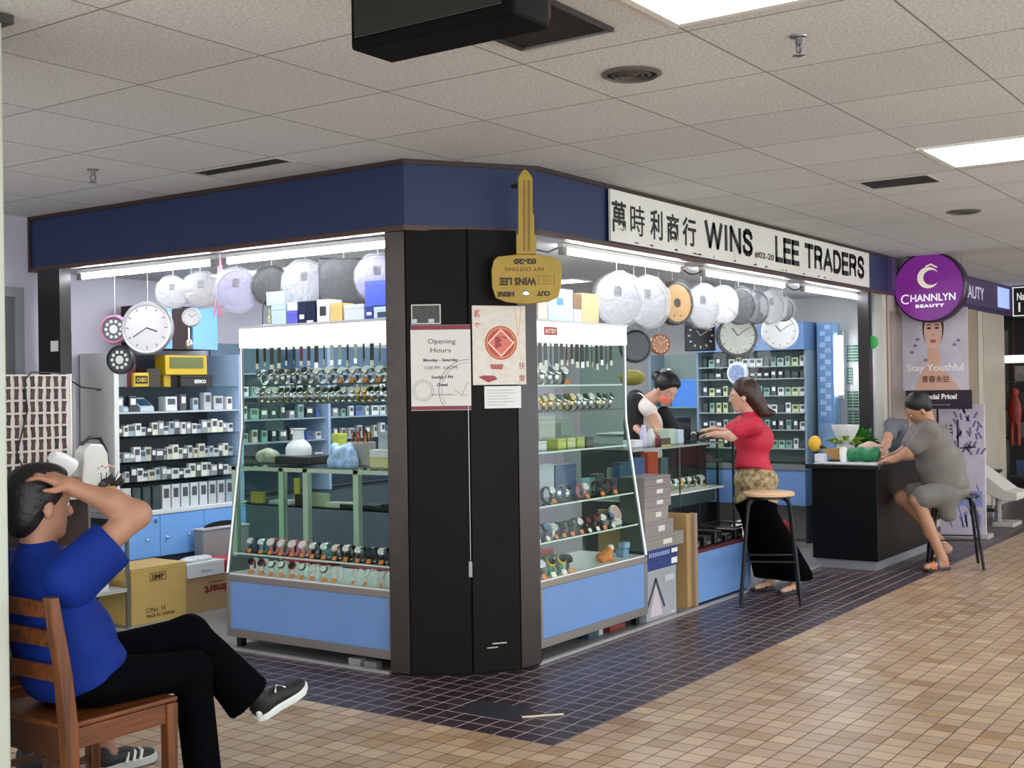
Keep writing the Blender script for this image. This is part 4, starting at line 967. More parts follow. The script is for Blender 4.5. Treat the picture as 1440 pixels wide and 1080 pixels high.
# red lunar new year poster on the second panel
t, M, w, h = sheet(PR, 663.5, 740, 430, 541, mat('#d8cfc4', 0.35, var=0.10, vscale=25), 'festive_poster', 'festive white poster with a red lantern emblem on the dark pillar', 'poster', th=0.002)
red = mat('#b5382f', 0.4); redd = mat('#97202c', 0.4); gld = mat('#d9a24d', 0.4)
L = M @ Matrix.Translation((0, 0, 0.0021)); cx, cy = w*0.53, h*0.53
MB().lathe([(w*0.30, 0), (w*0.30, 0.0006)], 30, L @ Matrix.Translation((cx, cy, 0))).build('lantern_emblem', red, t)
mb = MB(); mb.strip(arc(cx, cy, w*0.265, 0, 2*PI, 28), 0.006, 0.0006, L @ Matrix.Translation((0, 0, 0.0007))); mb.build('ring_print', gld, t)
mb = MB()
d0 = 0.20; dm = [(cx+w*d0*1.25*math.cos(PI/4+k*PI/2+0.0)*(1), cy+w*d0*1.25*math.sin(PI/4+k*PI/2)) for k in range(4)]
dm = [(cx+w*0.235*math.cos(k*PI/2+PI/2), cy+w*0.235*math.sin(k*PI/2+PI/2)) for k in range(4)]
mb.prism(dm, 0.0007, 0.0013, L); mb.build('diamond_print', mat('#d86a5a', 0.4), t)
mb = MB(); mb.strip(dm+[dm[0]], 0.006, 0.0006, L @ Matrix.Translation((0, 0, 0.0014))); mb.build('diamond_border', mat('#efe0cf', 0.4), t)
fit_text('旺', L @ Matrix.Translation((cx, cy, 0.0015)), w*0.22, w*0.22, redd, t, bold=0.004, ext=0.0006)
fit_text('新', L @ Matrix.Translation((w*0.10, h*0.90, 0.0002)), w*0.13, w*0.14, mat('#c2564a', 0.4), t, ext=0.0006, bold=0.001); fit_text('年', L @ Matrix.Translation((w*0.10, h*0.74, 0.0002)), w*0.13, w*0.14, mat('#c2564a', 0.4), t, ext=0.0006, bold=0.001)
for k, ch in enumerate('快樂'): fit_text(ch, L @ Matrix.Translation((w*0.92, h*(0.24-0.16*k), 0.0002)), w*0.11, w*0.13, redd, t, ext=0.0006)
mb = MB(); mb.prism([(w*0.10, h*0.10), (w*0.28, h*0.03), (w*0.46, h*0.07), (w*0.40, h*0.115), (w*0.20, h*0.12)], 0, 0.0006, L); mb.build('fish_print', redd, t)
mb = MB(); mb.prism([(w*0.34, h*0.20), (w*0.55, h*0.19), (w*0.57, h*0.26), (w*0.32, h*0.26)], 0, 0.0006, L); mb.build('knot_print', mat('#a9564a', 0.4), t)
mb = MB(); mb.strip([(w*0.80, h*0.99), (w*0.86, h*0.62), (w*0.93, h*0.99)], 0.003, 0.0006, L); mb.build('ribbon_print', gld, t)
# white typed paper below
t, M, w, h = sheet(PR, 681, 733, 543, 574, mat('#dcdcda', 0.4), 'white_notice', 'small white typed notice taped under the festive poster', 'notice', th=0.002)
mb = MB()
for k in range(6): mb.box(w*0.08, h*(0.15+0.13*k), 0.0021, w*(0.6+0.3*((k*37 % 10)/10)), h*(0.15+0.13*k)+0.003, 0.0025, M)
mb.build('typed_line', mat('#9a9a98', 0.5), t)

# the giant yellow key, hung upside down from the fascia
kd = Vector((5.55-4.925, 3.686-4.11, 0)).normalized(); kc = at(741, 394, 1, 3.60)
kx = (RT - Vector((0, 0, RT.z))).normalized()*0.75 + kd*0.25
KF = frame(kc, kx); ky = mat('#a98a2a', 0.45, var=0.12, vscale=12, bump=0.1)
def kpx(px, py):
    n = KF.col[2].to_3d(); d = FW + RT*((px-720)/FPX) - UP*((py-540)/FPX); k = (KF.translation-EYE).dot(n)/d.dot(n); l = KF.inverted() @ (EYE+d*k); return l.x, l.y
t = thing('giant_key_sign', 'giant yellow upside-down key sign hanging at the shop corner', 'sign', M=KF)
hd = [kpx(*p) for p in ((700, 361), (726, 358), (757, 358), (782, 363), (788, 368), (790, 380), (789, 402), (785, 418), (772, 424), (741, 428), (712, 425), (697, 419), (692, 404), (691, 380), (694, 366))]
MB().prism(hd[::-1], -0.012, 0.012).build('bow', ky, t, bevel=0.004, local=True)
bl = [kpx(*p) for p in ((726, 357.5), (726, 331), (728.5, 329), (728.5, 250), (734, 241), (738, 238), (742, 241), (748.5, 250), (749, 300), (751, 303), (751, 330), (754, 332), (754, 357.5))]
MB().prism(bl[::-1], -0.010, 0.010).build('blade', ky, t, bevel=0.003, local=True)
a, b = kpx(737, 352), kpx(737, 255); MB().strip([a, b], 0.008, 0.003, Matrix.Translation((0, 0, 0.0102))).build('groove', mat('#7d641c', 0.5), t, local=True)
a, b = kpx(743.5, 352), kpx(743.5, 255); MB().strip([a, b], 0.012, 0.003, Matrix.Translation((0, 0, 0.0102))).build('groove', mat('#7d641c', 0.5), t, local=True)
kink = mat('#3a2c14', 0.6)
def ktext(s, px, py, wpx, hpx, bold=0.002):
    x, y = kpx(px, py); sc = 0.00375
    fit_text(s, KF @ Matrix.Translation((x, y, 0.0122)) @ Matrix.Rotation(PI, 4, 'Z'), wpx*sc, hpx*sc, kink, t, bold=bold, ext=0.0012)
ktext('02-20', 738, 368, 32, 8); ktext('KEY CUTTING', 737, 379, 54, 5, 0.0); ktext('WINS LEE', 728, 396, 52, 11); ktext('CUT', 764, 413, 19, 7); ktext('HERE', 711, 414, 24, 7)
x, y = kpx(768, 394); mb = MB(); sx_, sy_ = 0.042, 0.020
for a, b in (((-1, -1), (1, -1)), ((1, -1), (1, 1)), ((1, 1), (-1, 1)), ((-1, 1), (-1, -1)), ((-0.6, 0.3), (0.6, 0.3)), ((-0.6, -0.3), (0.6, -0.3))):
    mb.strip([(x+a[0]*sx_, y+a[1]*sy_), (x+b[0]*sx_, y+b[1]*sy_)], 0.003, 0.001, Matrix.Translation((0, 0, 0.0122)))
mb.build('emblem', mat('#7a651f', 0.6), t, local=True)
x, y = kpx(739, 412.5); MB().lathe([(0.019, 0.0122), (0.017, 0.018), (0.012, 0.020), (0.010, 0.016)], 16, Matrix.Translation((x, y, 0))).build('grommet', CHROME, t, smooth=True, local=True)
x, y = kpx(739, 258); bz = (FW*-1)
p = KF @ Vector((x, y, -0.011)); MB().tube([p, (p.x+0.02, 3.685+0.02, p.z)], 0.012, 8).build('bracket', DARK, t)

# ================================================================ BACK OF THE SHOP, POSTER SIDE
frost = mat('#d9dee6', 0.4); shade_b = mat('#4f5763', 0.5, var=0.15, vscale=6)
t = thing('display_shelving', 'tall white-posted shelving full of small packs along the back wall', 'shelving', (5.3, 7.02, 0.0))
MB().box(5.295, 7.02, 0.69, 5.335, 7.40, 1.80).build('side_post', WHITE, t, bevel=0.003)
MB().box(6.43, 7.02, 0.69, 6.47, 7.40, 1.80).build('side_post', mat('#9fb6d8', 0.4), t, bevel=0.003)
MB().box(5.335, 7.385, 0.70, 6.43, 7.40, 1.80).build('back_panel', shade_b, t)
SHZ = [1.56, 1.385, 1.215, 1.035, 0.895]
for z in SHZ: MB().box(5.336, 7.03, z-0.012, 6.429, 7.384, z).build('shelf', GLASS_G if z != 1.385 else mat('#b9c2cc', 0.3), t)
t = thing('base_cabinet', 'long low blue cabinet with small knobs under the back wall shelves', 'cabinet', (5.28, 7.0, 0))
MB().box(5.28, 7.03, 0.06, 6.47, 7.41, 0.655).build('body', mat('#3a4658', 0.5), t)
MB().box(5.27, 7.0, 0.656, 6.475, 7.41, 0.685).build('top', mat('#dfe6ec', 0.35), t, bevel=0.003)
xs = [5.285, 5.66, 6.06, 6.47]
for i in range(3):
    d = MB().box(xs[i], 7.005, 0.36, xs[i+1]-0.004, 7.028, 0.652).build('door', BLUE_CAB, t, bevel=0.002)
    for kx in ((xs[i]+0.05, xs[i]+0.25) if i < 2 else (xs[i]+0.06,)):
        MB().ball((kx, 6.993, 0.49), 0.012, n=10).build('knob', CHROME, d, smooth=True)
MB().box(5.60, 6.99, 0.60, 5.62, 7.004, 0.625).build('lock', CHROME, t)
MB().box(5.285, 7.02, 0.0, 6.465, 7.40, 0.058).build('plinth', DARK, t)
# goods on the shelves
pk_cols = ['#d7dadd', '#b9bec4', '#8f959c', '#55595f', '#cfd6dc', '#e7e8ea', '#9fb0bd', '#2f3338', '#c8c3b4', '#dfe4d4']
def pack_proto(col, kind):
    w = {'card': 0.042, 'box': 0.055, 'file': 0.062}[kind]; h = {'card': 0.075, 'box': 0.06, 'file': 0.15}[kind]
    o = MB().box(-w/2, 0, 0, w/2, 0.03 if kind == 'card' else 0.06, h).build('small_pack', mat(col, 0.3), None, bevel=0.002)
    tag(o, 'pack', 'pack')
    MB().box(-w*0.32, -0.0012, h*0.45, w*0.32, -0.0002, h*0.85).build('label_panel', mat('#e9eaea' if col in ('#55595f', '#2f3338', '#8f959c') else '#4a5058', 0.4), o, local=True)
    return Series(o)
PK = {}
def pack(col, kind, M, label, group):
    if (col, kind) not in PK: PK[(col, kind)] = pack_proto(col, kind)
    return PK[(col, kind)].put(M, label, group)
CN = {'#d7dadd': 'pale grey', '#b9bec4': 'grey', '#8f959c': 'mid grey', '#55595f': 'dark grey', '#cfd6dc': 'blue-grey', '#e7e8ea': 'white', '#9fb0bd': 'dull blue', '#2f3338': 'black', '#c8c3b4': 'beige', '#dfe4d4': 'greenish white',
      '#7fa69a': 'sea-green', '#9dbcae': 'pale green', '#c3cf9a': 'yellow-green', '#3d4a45': 'dark green'}
RG = random.Random(21)
for r, z in enumerate(SHZ[1:], 1):
    n = [0, 10, 21, 22, 20][r]
    for i, x in enumerate(lsp(5.38, 6.38, n)):
        if r == 1 and i in (2, 3): continue
        c = RG.choice(pk_cols); k = 'box' if RG.random() < 0.35 else 'card'
        s = RG.uniform(0.95, 1.4)*(1.25 if r == 1 else 1)
        pack(c, k, Matrix.Translation((x, 7.06+RG.uniform(0, 0.02), z+0.0005)) @ Matrix.Rotation(RG.uniform(-0.2, 0.2), 4, 'Z') @ Matrix.Scale(s, 4),
             f'{CN[c]} pack, {nth(i)} from the window on the {nth(r)} back wall shelf', f'packs on the {nth(r)} packed shelf of the back wall')
for i, x in enumerate(lsp(5.42, 6.36, 12)):
    c = ['#e7e8ea', '#3d4a45', '#3d4a45', '#3d4a45', '#d7dadd', '#d7dadd', '#cfd6dc', '#cfd6dc', '#cfd6dc', '#b9bec4', '#b9bec4', '#9fb0bd'][i]
    pack(c, 'file', Matrix.Translation((x, 7.06, 0.6855)) @ Matrix.Scale(1.12, 4), f'{CN[c]} upright box, {nth(i)} from the window end above the blue cabinet', 'upright boxes above the blue cabinet')
for x, w, nm in ((5.46, 0.09, 'nearer the window'), (5.62, 0.12, 'next to the small packs')):
    t = thing('desk_calculator', 'slanted grey-blue gadget with a dark screen on the back shelf, '+nm, 'calculator', (x, 7.08, 1.3855))
    MB().prism([(0, 0), (0.12, 0), (0.12, 0.10), (0, 0.03)], -w/2, w/2, Matrix(((0, 0, 1, 0), (1, 0, 0, 0), (0, 1, 0, 0), (0, 0, 0, 1)))).build('body', mat('#b9c9d6', 0.4), t, bevel=0.003, local=True)
    T = Matrix.Rotation(math.atan2(0.07, 0.12), 4, 'X'); T.translation = (0, 0, 0.031)
    MB().box(-w*0.4, 0.02, 0.0, w*0.4, 0.11, 0.003, T).build('screen', mat('#34506e', 0.2), t, local=True)
# more shelving farther along the back wall, seen through the showcase
t = thing('display_shelving', 'bluish shelving of small goods along the back wall behind the glass counter', 'shelving', (6.5, 7.02, 0.0))
MB().box(6.475, 7.385, 0.70, 8.75, 7.40, 1.90).build('back_panel', mat('#5f7890', 0.5, var=0.15, vscale=5), t)
for x in (7.40, 8.72): MB().box(x, 7.02, 0.70, x+0.03, 7.384, 1.90).build('side_post', mat('#9fb6d8', 0.4), t)
for z in (1.66, 1.48, 1.30, 1.12, 0.92): MB().box(6.475, 7.04, z-0.012, 7.398, 7.384, z).build('shelf', mat('#93a5b5', 0.3), t); MB().box(7.432, 7.04, z-0.012, 8.718, 7.384, z).build('shelf', mat('#93a5b5', 0.3), t)
o = MB().box(6.48, 7.03, 0.0, 8.75, 7.41, 0.685).build('low_cabinet', mat('#4f5b64', 0.5, var=0.12, vscale=3)); tag(o, 'plain slate grey low cabinet under the shelving behind the glass counter', 'cabinet')
for r, z in enumerate((1.48, 1.30, 1.12, 0.92)):
    for i, x in enumerate(lsp(6.54, 8.66, 22)):
        if 7.36 < x < 7.46: continue
        c = RG.choice(pk_cols + ['#7fa69a', '#9dbcae', '#4f6fb0'])
        CN['#4f6fb0'] = 'blue'
        pack(c, 'box' if RG.random() < 0.6 else 'card', Matrix.Translation((x, 7.08, z+0.0005)) @ Matrix.Rotation(RG.uniform(-0.3, 0.3), 4, 'Z') @ Matrix.Scale(RG.uniform(1.0, 1.5), 4),
             f'{CN[c]} pack, {nth(i)} along the {nth(r)} shelf behind the glass counter', f'packs on the {nth(r)} shelf behind the glass counter')
# upper cupboards with two blue doors
t = thing('wall_cabinet', 'small wall cabinet with two bright blue doors and a dark gap between them', 'cabinet', (5.95, 7.1, 1.84))
MB().box(5.66, 7.12, 1.835, 6.29, 7.41, 2.150).build('body', mat('#2a1618', 0.6), t)
MB().box(5.64, 7.095, 1.835, 5.862, 7.118, 2.150).build('door', BLUE_CAB, t, bevel=0.002); MB().box(6.055, 7.095, 1.835, 6.29, 7.118, 2.150).build('door', BLUE_CAB, t, bevel=0.002)
# on the top shelf (z 1.56) below them
zt = 1.5605
t = thing('display_clock', 'wide yellow display clock box with a dark green panel on the top back shelf', 'clock', (6.0, 7.10, zt))
MB().box(5.80, 7.10, zt+0.085, 6.19, 7.22, 1.79).build('case', mat('#c4a41e', 0.4), t, bevel=0.006); MB().box(5.84, 7.096, 1.695, 6.15, 7.0995, 1.775).build('panel', mat('#59622a', 0.3), t)
for x in (5.803, 6.12): MB().box(x, 7.12, zt, x+0.06, 7.20, zt+0.0845).build('foot', mat('#b0901c', 0.4), t)
t = carton(TR(5.90, 7.055, zt), 0.30, 0.04, 0.082, mat('#141416', 0.35), 'black brand box with white capital letters under the yellow display clock', name='brand_box')
fit_text('SEIKO', frame((6.08, 7.0535, zt+0.036), (1, 0)), 0.11, 0.026, WHITE, t, bold=0.001)
t = thing('yellow_plaque', 'small yellow plaque with black letters on the top back shelf', 'plaque', (5.56, 7.07, zt))
MB().box(5.50, 7.07, zt, 5.63, 7.10, zt+0.10).build('plate', mat('#d3b32c', 0.4), t, bevel=0.006); MB().box(5.513, 7.0675, zt+0.022, 5.617, 7.0695, zt+0.078).build('panel', mat('#1d1a12', 0.4), t)
fit_text('CASIO', frame((5.565, 7.0670, zt+0.05), (1, 0)), 0.085, 0.03, mat('#d3b32c', 0.4), t, bold=0.001)
carton(TR(5.66, 7.13, zt), 0.12, 0.12, 0.13, mat('#3a3226', 0.5), 'dark brown box between the yellow plaque and the yellow display clock')
carton(TR(5.40, 7.24, zt), 0.25, 0.12, 0.24, mat('#6d2426', 0.4), 'maroon box at the back of the top shelf behind the black-rimmed clock')
carton(TR(5.40, 7.12, zt), 0.08, 0.08, 0.10, mat('#8c8f96', 0.4), 'small grey box at the window end of the top back shelf')
# white trunking on the wall by the window end
o = MB().box(5.235, 7.395, 0.7, 5.255, 7.418, 1.62).build('cable_trunking', WHITE); tag(o, 'thin white cable trunking running up the wall beside the shelving', 'trunking')
o = MB().box(5.17, 7.385, 0.9, 5.225, 7.418, 1.95).build('wall_batten', mat('#77757c', 0.5)); tag(o, 'dark grey strip fixed up the wall beside the white trunking', 'strip')

# cartons on the floor
crd = mat('#c8a763', 0.6, var=0.06, vscale=8); crd2 = mat('#b08e68', 0.6, var=0.06, vscale=8); ink_b = mat('#4a3418', 0.6)
t = carton(TR(5.075, 6.58, 0), 0.452, 0.34, 0.370, crd, 'yellow-brown cardboard carton with boxed SMP letters on the shop floor')
Fm = frame((5.30, 6.5790, 0), (1, 0))
fit_text('SMP', Fm @ Matrix.Translation((-0.01, 0.300, 0.0005)), 0.10, 0.032, ink_b, t, bold=0.001)
mb = MB(); mb.strip([(-0.075, 0.277), (0.055, 0.277), (0.055, 0.325), (-0.075, 0.325), (-0.075, 0.277)], 0.004, 0.0008, Fm @ Matrix.Translation((0, 0, 0.0005))); mb.build('print_frame', ink_b, t)
fit_text('C/No. 15', Fm @ Matrix.Translation((-0.03, 0.085, 0.0005)), 0.16, 0.030, ink_b, t); fit_text('MADE IN TAIWAN', Fm @ Matrix.Translation((0.01, 0.046, 0.0005)), 0.23, 0.022, ink_b, t)
t = carton(TR(5.532, 6.585, 0), 0.46, 0.30, 0.245, crd2, 'brown cardboard carton with upside-down red letters on the shop floor')
Fm = frame((5.76, 6.5840, 0.145), (1, 0)) @ Matrix.Rotation(PI, 4, 'Z')
fit_text('dmart', Fm @ Matrix.Translation((-0.04, 0, 0.0005)), 0.22, 0.06, mat('#7c2420', 0.5), t, bold=0.002); fit_text('electronics', Fm @ Matrix.Translation((-0.03, -0.05, 0.0005)), 0.12, 0.016, mat('#8a5a44', 0.5), t)
t = carton(TR(5.538, 6.575, 0.2456), 0.325, 0.24, 0.098, mat('#dfe1e6', 0.45), 'white box with a small blue logo lying on the brown carton'); fit_text('Casio', frame((5.70, 6.5740, 0.285), (1, 0)), 0.09, 0.018, mat('#5d6a9c', 0.5), t)
o = body('plastic_wrap', [ell((5.60+0.06*i, 6.66+0.02*(i % 2), 0.358), (0.05, 0.05, 0.02)) for i in range(4)], mat('#d8dde2', 0.25, var=0.15, vscale=40), None, 0.008); tag(o, 'crumpled clear plastic wrap on top of the white box', 'wrap')
t = carton(TR(5.90, 6.60, 0.2456), 0.42, 0.24, 0.085, mat('#b8384a', 0.35), 'red plastic box lying beyond the white box on the cartons', name='plastic_box')
t = carton(TR(6.0, 6.60, 0), 0.34, 0.25, 0.245, mat('#8a6e54', 0.6), 'plain brown carton under the red plastic box')
t = thing('grey_bin', 'grey plastic bin with a dark opening in front of the blue cabinet', 'bin', (6.2, 6.72, 0)); 
MB().prism([(5.93, 6.87), (6.37, 6.87), (6.37, 6.97), (5.93, 6.97)], 0.0, 0.515).build('body', mat('#8b8d90', 0.5), t, bevel=0.006)
MB().box(5.92, 6.865, 0.5155, 6.38, 6.975, 0.53).build('lid', mat('#b5b8bc', 0.5), t, bevel=0.004)
MB().lathe([(0.15, 0), (0.15, 0.003)], 24, Matrix(((1.2, 0, 0, 6.16), (0, 0, 1, 6.92), (0, 0.25, 0, 0.531), (0, 0, 0, 1)))).build('opening', BLACK, t)

# workbench cabinet with the strap board
bx0, bx1, by0, by1 = 3.95, 5.05, 6.56, 6.98
t = thing('bench_cabinet', 'dark open-shelved bench with aluminium edges holding the strap board', 'bench', (4.5, by0, 0))
MB().box(bx0, by0-0.01, 0.862, bx1+0.01, by1, 0.888).build('top', mat('#c9c9c4', 0.4), t, bevel=0.003)
MB().box(bx0, by1-0.02, 0.02, bx1-0.02, by1-0.002, 0.860).build('back_panel', mat('#3a2a22', 0.6), t)
MB().box(bx0, by0, 0.235, bx1-0.022, by1-0.022, 0.258).build('shelf', mat('#b4b6b4', 0.4), t)
MB().box(bx0, by0+0.02, 0.56, bx1-0.3, by1-0.022, 0.58).build('shelf', mat('#5b4632', 0.5), t)
for x, y in ((bx1-0.02, by0), (bx1-0.02, by1-0.022), (bx0, by0), (4.5, by0)): MB().box(x, y, 0, x+0.02, y+0.02, 0.861).build('leg', ALU, t)
o = carton(TR(4.62, 6.60, 0.2585), 0.30, 0.2, 0.05, mat('#cfd4d6', 0.3), 'flat pale packet on the low shelf of the bench')
brd = thing('strap_board', 'white display board of dark watch straps standing on the bench', 'display board', (4.2, 6.80, 0.888))
MB().box(4.02, 6.80, 0.889, 4.795, 6.825, 1.640).build('board', mat('#e6d9d2', 0.5, var=0.06), brd, bevel=0.003)
MB().box(4.79, 6.795, 0.889, 4.805, 6.83, 1.645).build('edge', WHITE, brd)
sm = MB()
bs = MB(); bs.prism([(-0.013, -0.036), (0.013, -0.036), (0.012, 0.0), (0.016, 0.03), (-0.016, 0.03), (-0.010, 0.0)], 0.0, 0.006, Matrix(((1, 0, 0, 0), (0, 0, -1, 0), (0, 1, 0, 0), (0, 0, 0, 1))))
bs = bs.build('board_strap', mat('#4a3430', 0.5, var=0.3, vscale=90)); tag(bs, 'strap', 'watch strap')
bs2 = MB(); bs2.prism([(-0.013, -0.036), (0.013, -0.036), (0.012, 0.0), (0.016, 0.03), (-0.016, 0.03), (-0.010, 0.0)], 0.0, 0.006, Matrix(((1, 0, 0, 0), (0, 0, -1, 0), (0, 1, 0, 0), (0, 0, 0, 1))))
bs2 = bs2.build('board_strap', mat('#2c2220', 0.5, var=0.3, vscale=90)); tag(bs2, 'strap', 'watch strap')
SB = [Series(bs), Series(bs2)]
for c in range(10):
    for r in range(9):
        x = 4.745 - 0.0555*c; z = 1.60 - 0.079*r
        if x < 4.24: continue
        SB[1 if (c*5+r*3) % 4 == 0 else 0].put(Matrix.Translation((x, 6.799, z)) @ Matrix.Rotation(RG.uniform(-0.12, 0.12), 4, 'Y'), f'dark strap on the white board, {nth(r)} row down, {nth(c)} column from the shelving', 'watch straps on the white board')
# on the bench
zb = 0.8885
t = thing('bench_machine', 'white upright workbench machine with a black curved handle by the strap board', 'machine', (4.85, 6.60, zb))
MB().box(4.74, 6.62, zb, 5.00, 6.78, zb+0.03).build('base', mat('#b58a4a', 0.5), t, bevel=0.004)
MB().prism([(4.765, zb+0.031), (4.985, zb+0.031), (4.965, zb+0.24), (4.93, zb+0.30), (4.84, zb+0.31), (4.79, zb+0.26)], -6.76, -6.65, Matrix(((1, 0, 0, 0), (0, 0, -1, 0), (0, 1, 0, 0), (0, 0, 0, 1)))).build('body', mat('#e4e2dc', 0.4), t, bevel=0.012)
MB().tube([(4.80, 6.70, zb+0.305), (4.86, 6.70, zb+0.345), (4.94, 6.70, zb+0.34), (4.985, 6.70, zb+0.26), (5.0, 6.70, zb+0.16)], 0.011, 8).build('handle', BLACK, t, smooth=True)
t = thing('bench_lamp', 'white lamp shade tilted on the bench before the strap board', 'lamp', (4.62, 6.50, zb))
MB().lathe([(0.045, 0), (0.05, 0.012), (0.012, 0.02), (0.01, 0.14)], 18, TR(4.52, 6.62, zb)).build('stand', DARK, t, smooth=True)
MB().lathe([(0.075, -0.09), (0.06, 0.0), (0.035, 0.06), (0.0, 0.07)], 18, Matrix.Translation((4.58, 6.62, zb+0.215)) @ Matrix.Rotation(-0.9, 4, 'Y')).build('shade', mat('#dededc', 0.4), t, smooth=True)
t = thing('wooden_pot', 'round reddish-brown wooden pot on the bench', 'pot', (4.70, 6.47, zb))
MB().lathe([(0.045, 0), (0.062, 0.03), (0.066, 0.075), (0.055, 0.105), (0.04, 0.108), (0.036, 0.09)], 20, TR(4.665, 6.61, zb)).build('bowl', mat('#7c3f22', 0.4, var=0.2), t, smooth=True)
o = body('tool_heap', [ell((4.90+0.035*i, 6.63+0.02*(i % 2), zb+0.035+0.02*((i*7) % 3)), (0.026, 0.022, 0.03), None, 0.01) for i in range(5)] + [cap((4.90+0.03*i, 6.63, zb+0.05), (4.885+0.045*i, 6.62, zb+0.125), 0.006, 0.005, 0.004) for i in range(5)], mat('#2a1f20', 0.6, var=0.3), None, 0.007)
tag(o, 'dark prickly bundle of tools on the bench corner', 'tools')
o = body('pink_flowers', [ell((4.89+0.028*i, 6.66, zb+0.15+0.012*(i % 2)), (0.016, 0.016, 0.012), None, 0.006) for i in range(5)], mat('#d8a596', 0.6, var=0.3), None, 0.006); tag(o, 'pale pink flower heads above the dark tool bundle on the bench', 'flowers')
c0 = at(55, 530, 1, 6.79); c1 = at(150, 548, 1, 7.0)
cable([(4.50, 6.78, 0.95), (4.40, 6.785, 1.15), (4.48, 6.785, 1.42), (4.46, 6.79, 1.60), (4.52, 6.80, 1.655), (4.72, 6.81, 1.65), (4.95, 6.9, 1.56), (5.25, 7.1, 1.545), (5.293, 7.2, 1.54)], 0.0055, BLACK, 'black cable looping over the strap board to the shelving')

# ---------------------------------------------------------------- glass counter behind the poster showcase
pale = mat('#b9cdb9', 0.4)
y0, y1, xa, xb = 4.30, 6.36, 5.72, 6.20
t = thing('glass_counter', 'glass display counter with pale green posts behind the poster showcase', 'counter', (xa, 5.0, 0))
MB().box(xa, y0, 0.0, xb, y1, 0.40).build('base', mat('#596169', 0.5), t)
MB().box(xa-0.01, y0, 1.012, xb+0.01, y1, 1.026).build('glass_top', GLASS_G, t)
for yy in (at(395, 700, 0, xa).y, at(429, 700, 0, xa).y, at(500, 700, 0, xa).y, 4.33, 6.31):
    MB().box(xa, yy-0.022, 0.401, xa+0.04, yy+0.022, 1.011).build('post', pale, t, bevel=0.002)
MB().box(xa, y0, 0.985, xa+0.012, y1, 1.0115).build('top_edge', mat('#cfd3c4', 0.4), t)
MB().box(xa+0.05, y0+0.02, 0.748, xb-0.03, y1-0.02, 0.756).build('shelf', GLASS_G, t)
MB().box(xa+0.002, y0+0.03, 0.42, xa+0.007, y1-0.03, 0.98).build('front_glass', GLASS, t)
zc = 0.7565
def on_shelf(px, w, d, h, col, label, tilt=0.0, cat='box', name='carton', z=zc, x=xa+0.09):
    y = at(px, 740, 0, x).y
    return carton(Matrix(((0, 1, 0, x), (-1, 0, 0, y), (0, 0, 1, z), (0, 0, 0, 1))) @ Matrix.Rotation(tilt, 4, 'Z'), w, d, h, mat(col, 0.4), label, cat=cat, name=name)
on_shelf(353, 0.11, 0.03, 0.075, '#d8bd55', 'yellow card box standing on the counter shelf', 0.1)
on_shelf(378, 0.18, 0.12, 0.022, '#dfe0dc', 'flat white tray of papers on the counter shelf', 0.2)
on_shelf(415, 0.13, 0.14, 0.075, '#2f322f', 'black open case lid on the counter shelf', -0.25)
on_shelf(433, 0.16, 0.03, 0.085, '#b9c2a4', 'pale green box standing on the counter shelf', 0.1)
on_shelf(458, 0.20, 0.10, 0.028, '#d9dccb', 'long pale box lying on the counter shelf', 0.2)
on_shelf(478, 0.28, 0.14, 0.024, '#30352f', 'flat dark tray of small parts on the counter shelf', 0.05, 'tray', 'parts_tray')
on_shelf(536, 0.14, 0.10, 0.040, '#22262a', 'small black box on the counter shelf nearest the pillar', -0.1)
on_shelf(414, 0.05, 0.012, 0.16, '#c6bf3a', 'yellow upright folder on the counter shelf', 0.0, 'folder', 'folder', x=xa+0.3)
# on the counter top
zt2 = 1.0265
def on_top(px, x=xa+0.12): return at(px, 640, 0, x).y
yy = on_top(405); t = thing('till_machine', 'white upright machine with a black sloping base on the glass counter', 'machine', (xa+0.2, yy, zt2))
MB().prism([(0, 0), (0.30, 0), (0.24, 0.06), (0.03, 0.065)], -0.30, 0.03, Matrix(((0, 0, 1, xa+0.2), (-1, 0, 0, yy+0.10), (0, 1, 0, zt2), (0, 0, 0, 1)))).build('base', mat('#16140f', 0.4), t, bevel=0.004) if False else MB().box(xa+0.06, yy-0.26, zt2, xa+0.34, yy+0.07, zt2+0.055).build('base', mat('#171514', 0.4), t, bevel=0.012)
MB().lathe([(0.085, 0.056), (0.088, 0.10), (0.075, 0.13), (0.04, 0.16), (0.036, 0.22), (0.06, 0.235)], 24, Matrix.Translation((xa+0.2, yy-0.02, zt2))).build('body', mat('#eceef4', 0.35), t, smooth=True)
yy = on_top(372); o = body('cloth_bundle', [ell((xa+0.15, yy-0.05+0.05*i, zt2+0.045+0.015*(i % 2)), (0.05, 0.045, 0.045), None, 0.02) for i in range(3)], mat('#bdb6a6', 0.7, var=0.3, vscale=30), None, 0.008); tag(o, 'pale crumpled bundle on the glass counter beside the white machine', 'bundle')
yy = on_top(352); carton(Matrix(((0, 1, 0, xa+0.1), (-1, 0, 0, yy+0.04), (0, 0, 1, zt2), (0, 0, 0, 1))), 0.07, 0.1, 0.05, mat('#3a3230', 0.5), 'small dark box at the end of the glass counter')
yy = on_top(480); o = body('wrapped_packets', [ell((xa+0.14+0.01*(i % 2), yy-0.07+0.03*i, zt2+0.062+0.018*((i*3) % 4)/2), (0.045, 0.03, 0.06), None, 0.008) for i in range(6)] + [cap((xa+0.14, yy-0.07, zt2+0.02), (xa+0.14, yy+0.08, zt2+0.02), 0.05, 0.05, 0.02)], mat('#a9c4ec', 0.3, var=0.35, vscale=25), None, 0.008); tag(o, 'blue and white plastic packets on the glass counter before the pen holder', 'packets')
yy = on_top(506, xa+0.25); t = thing('pen_holder', 'grey holder crammed with red and brown pens on the glass counter', 'pen holder', (xa+0.25, yy, zt2))
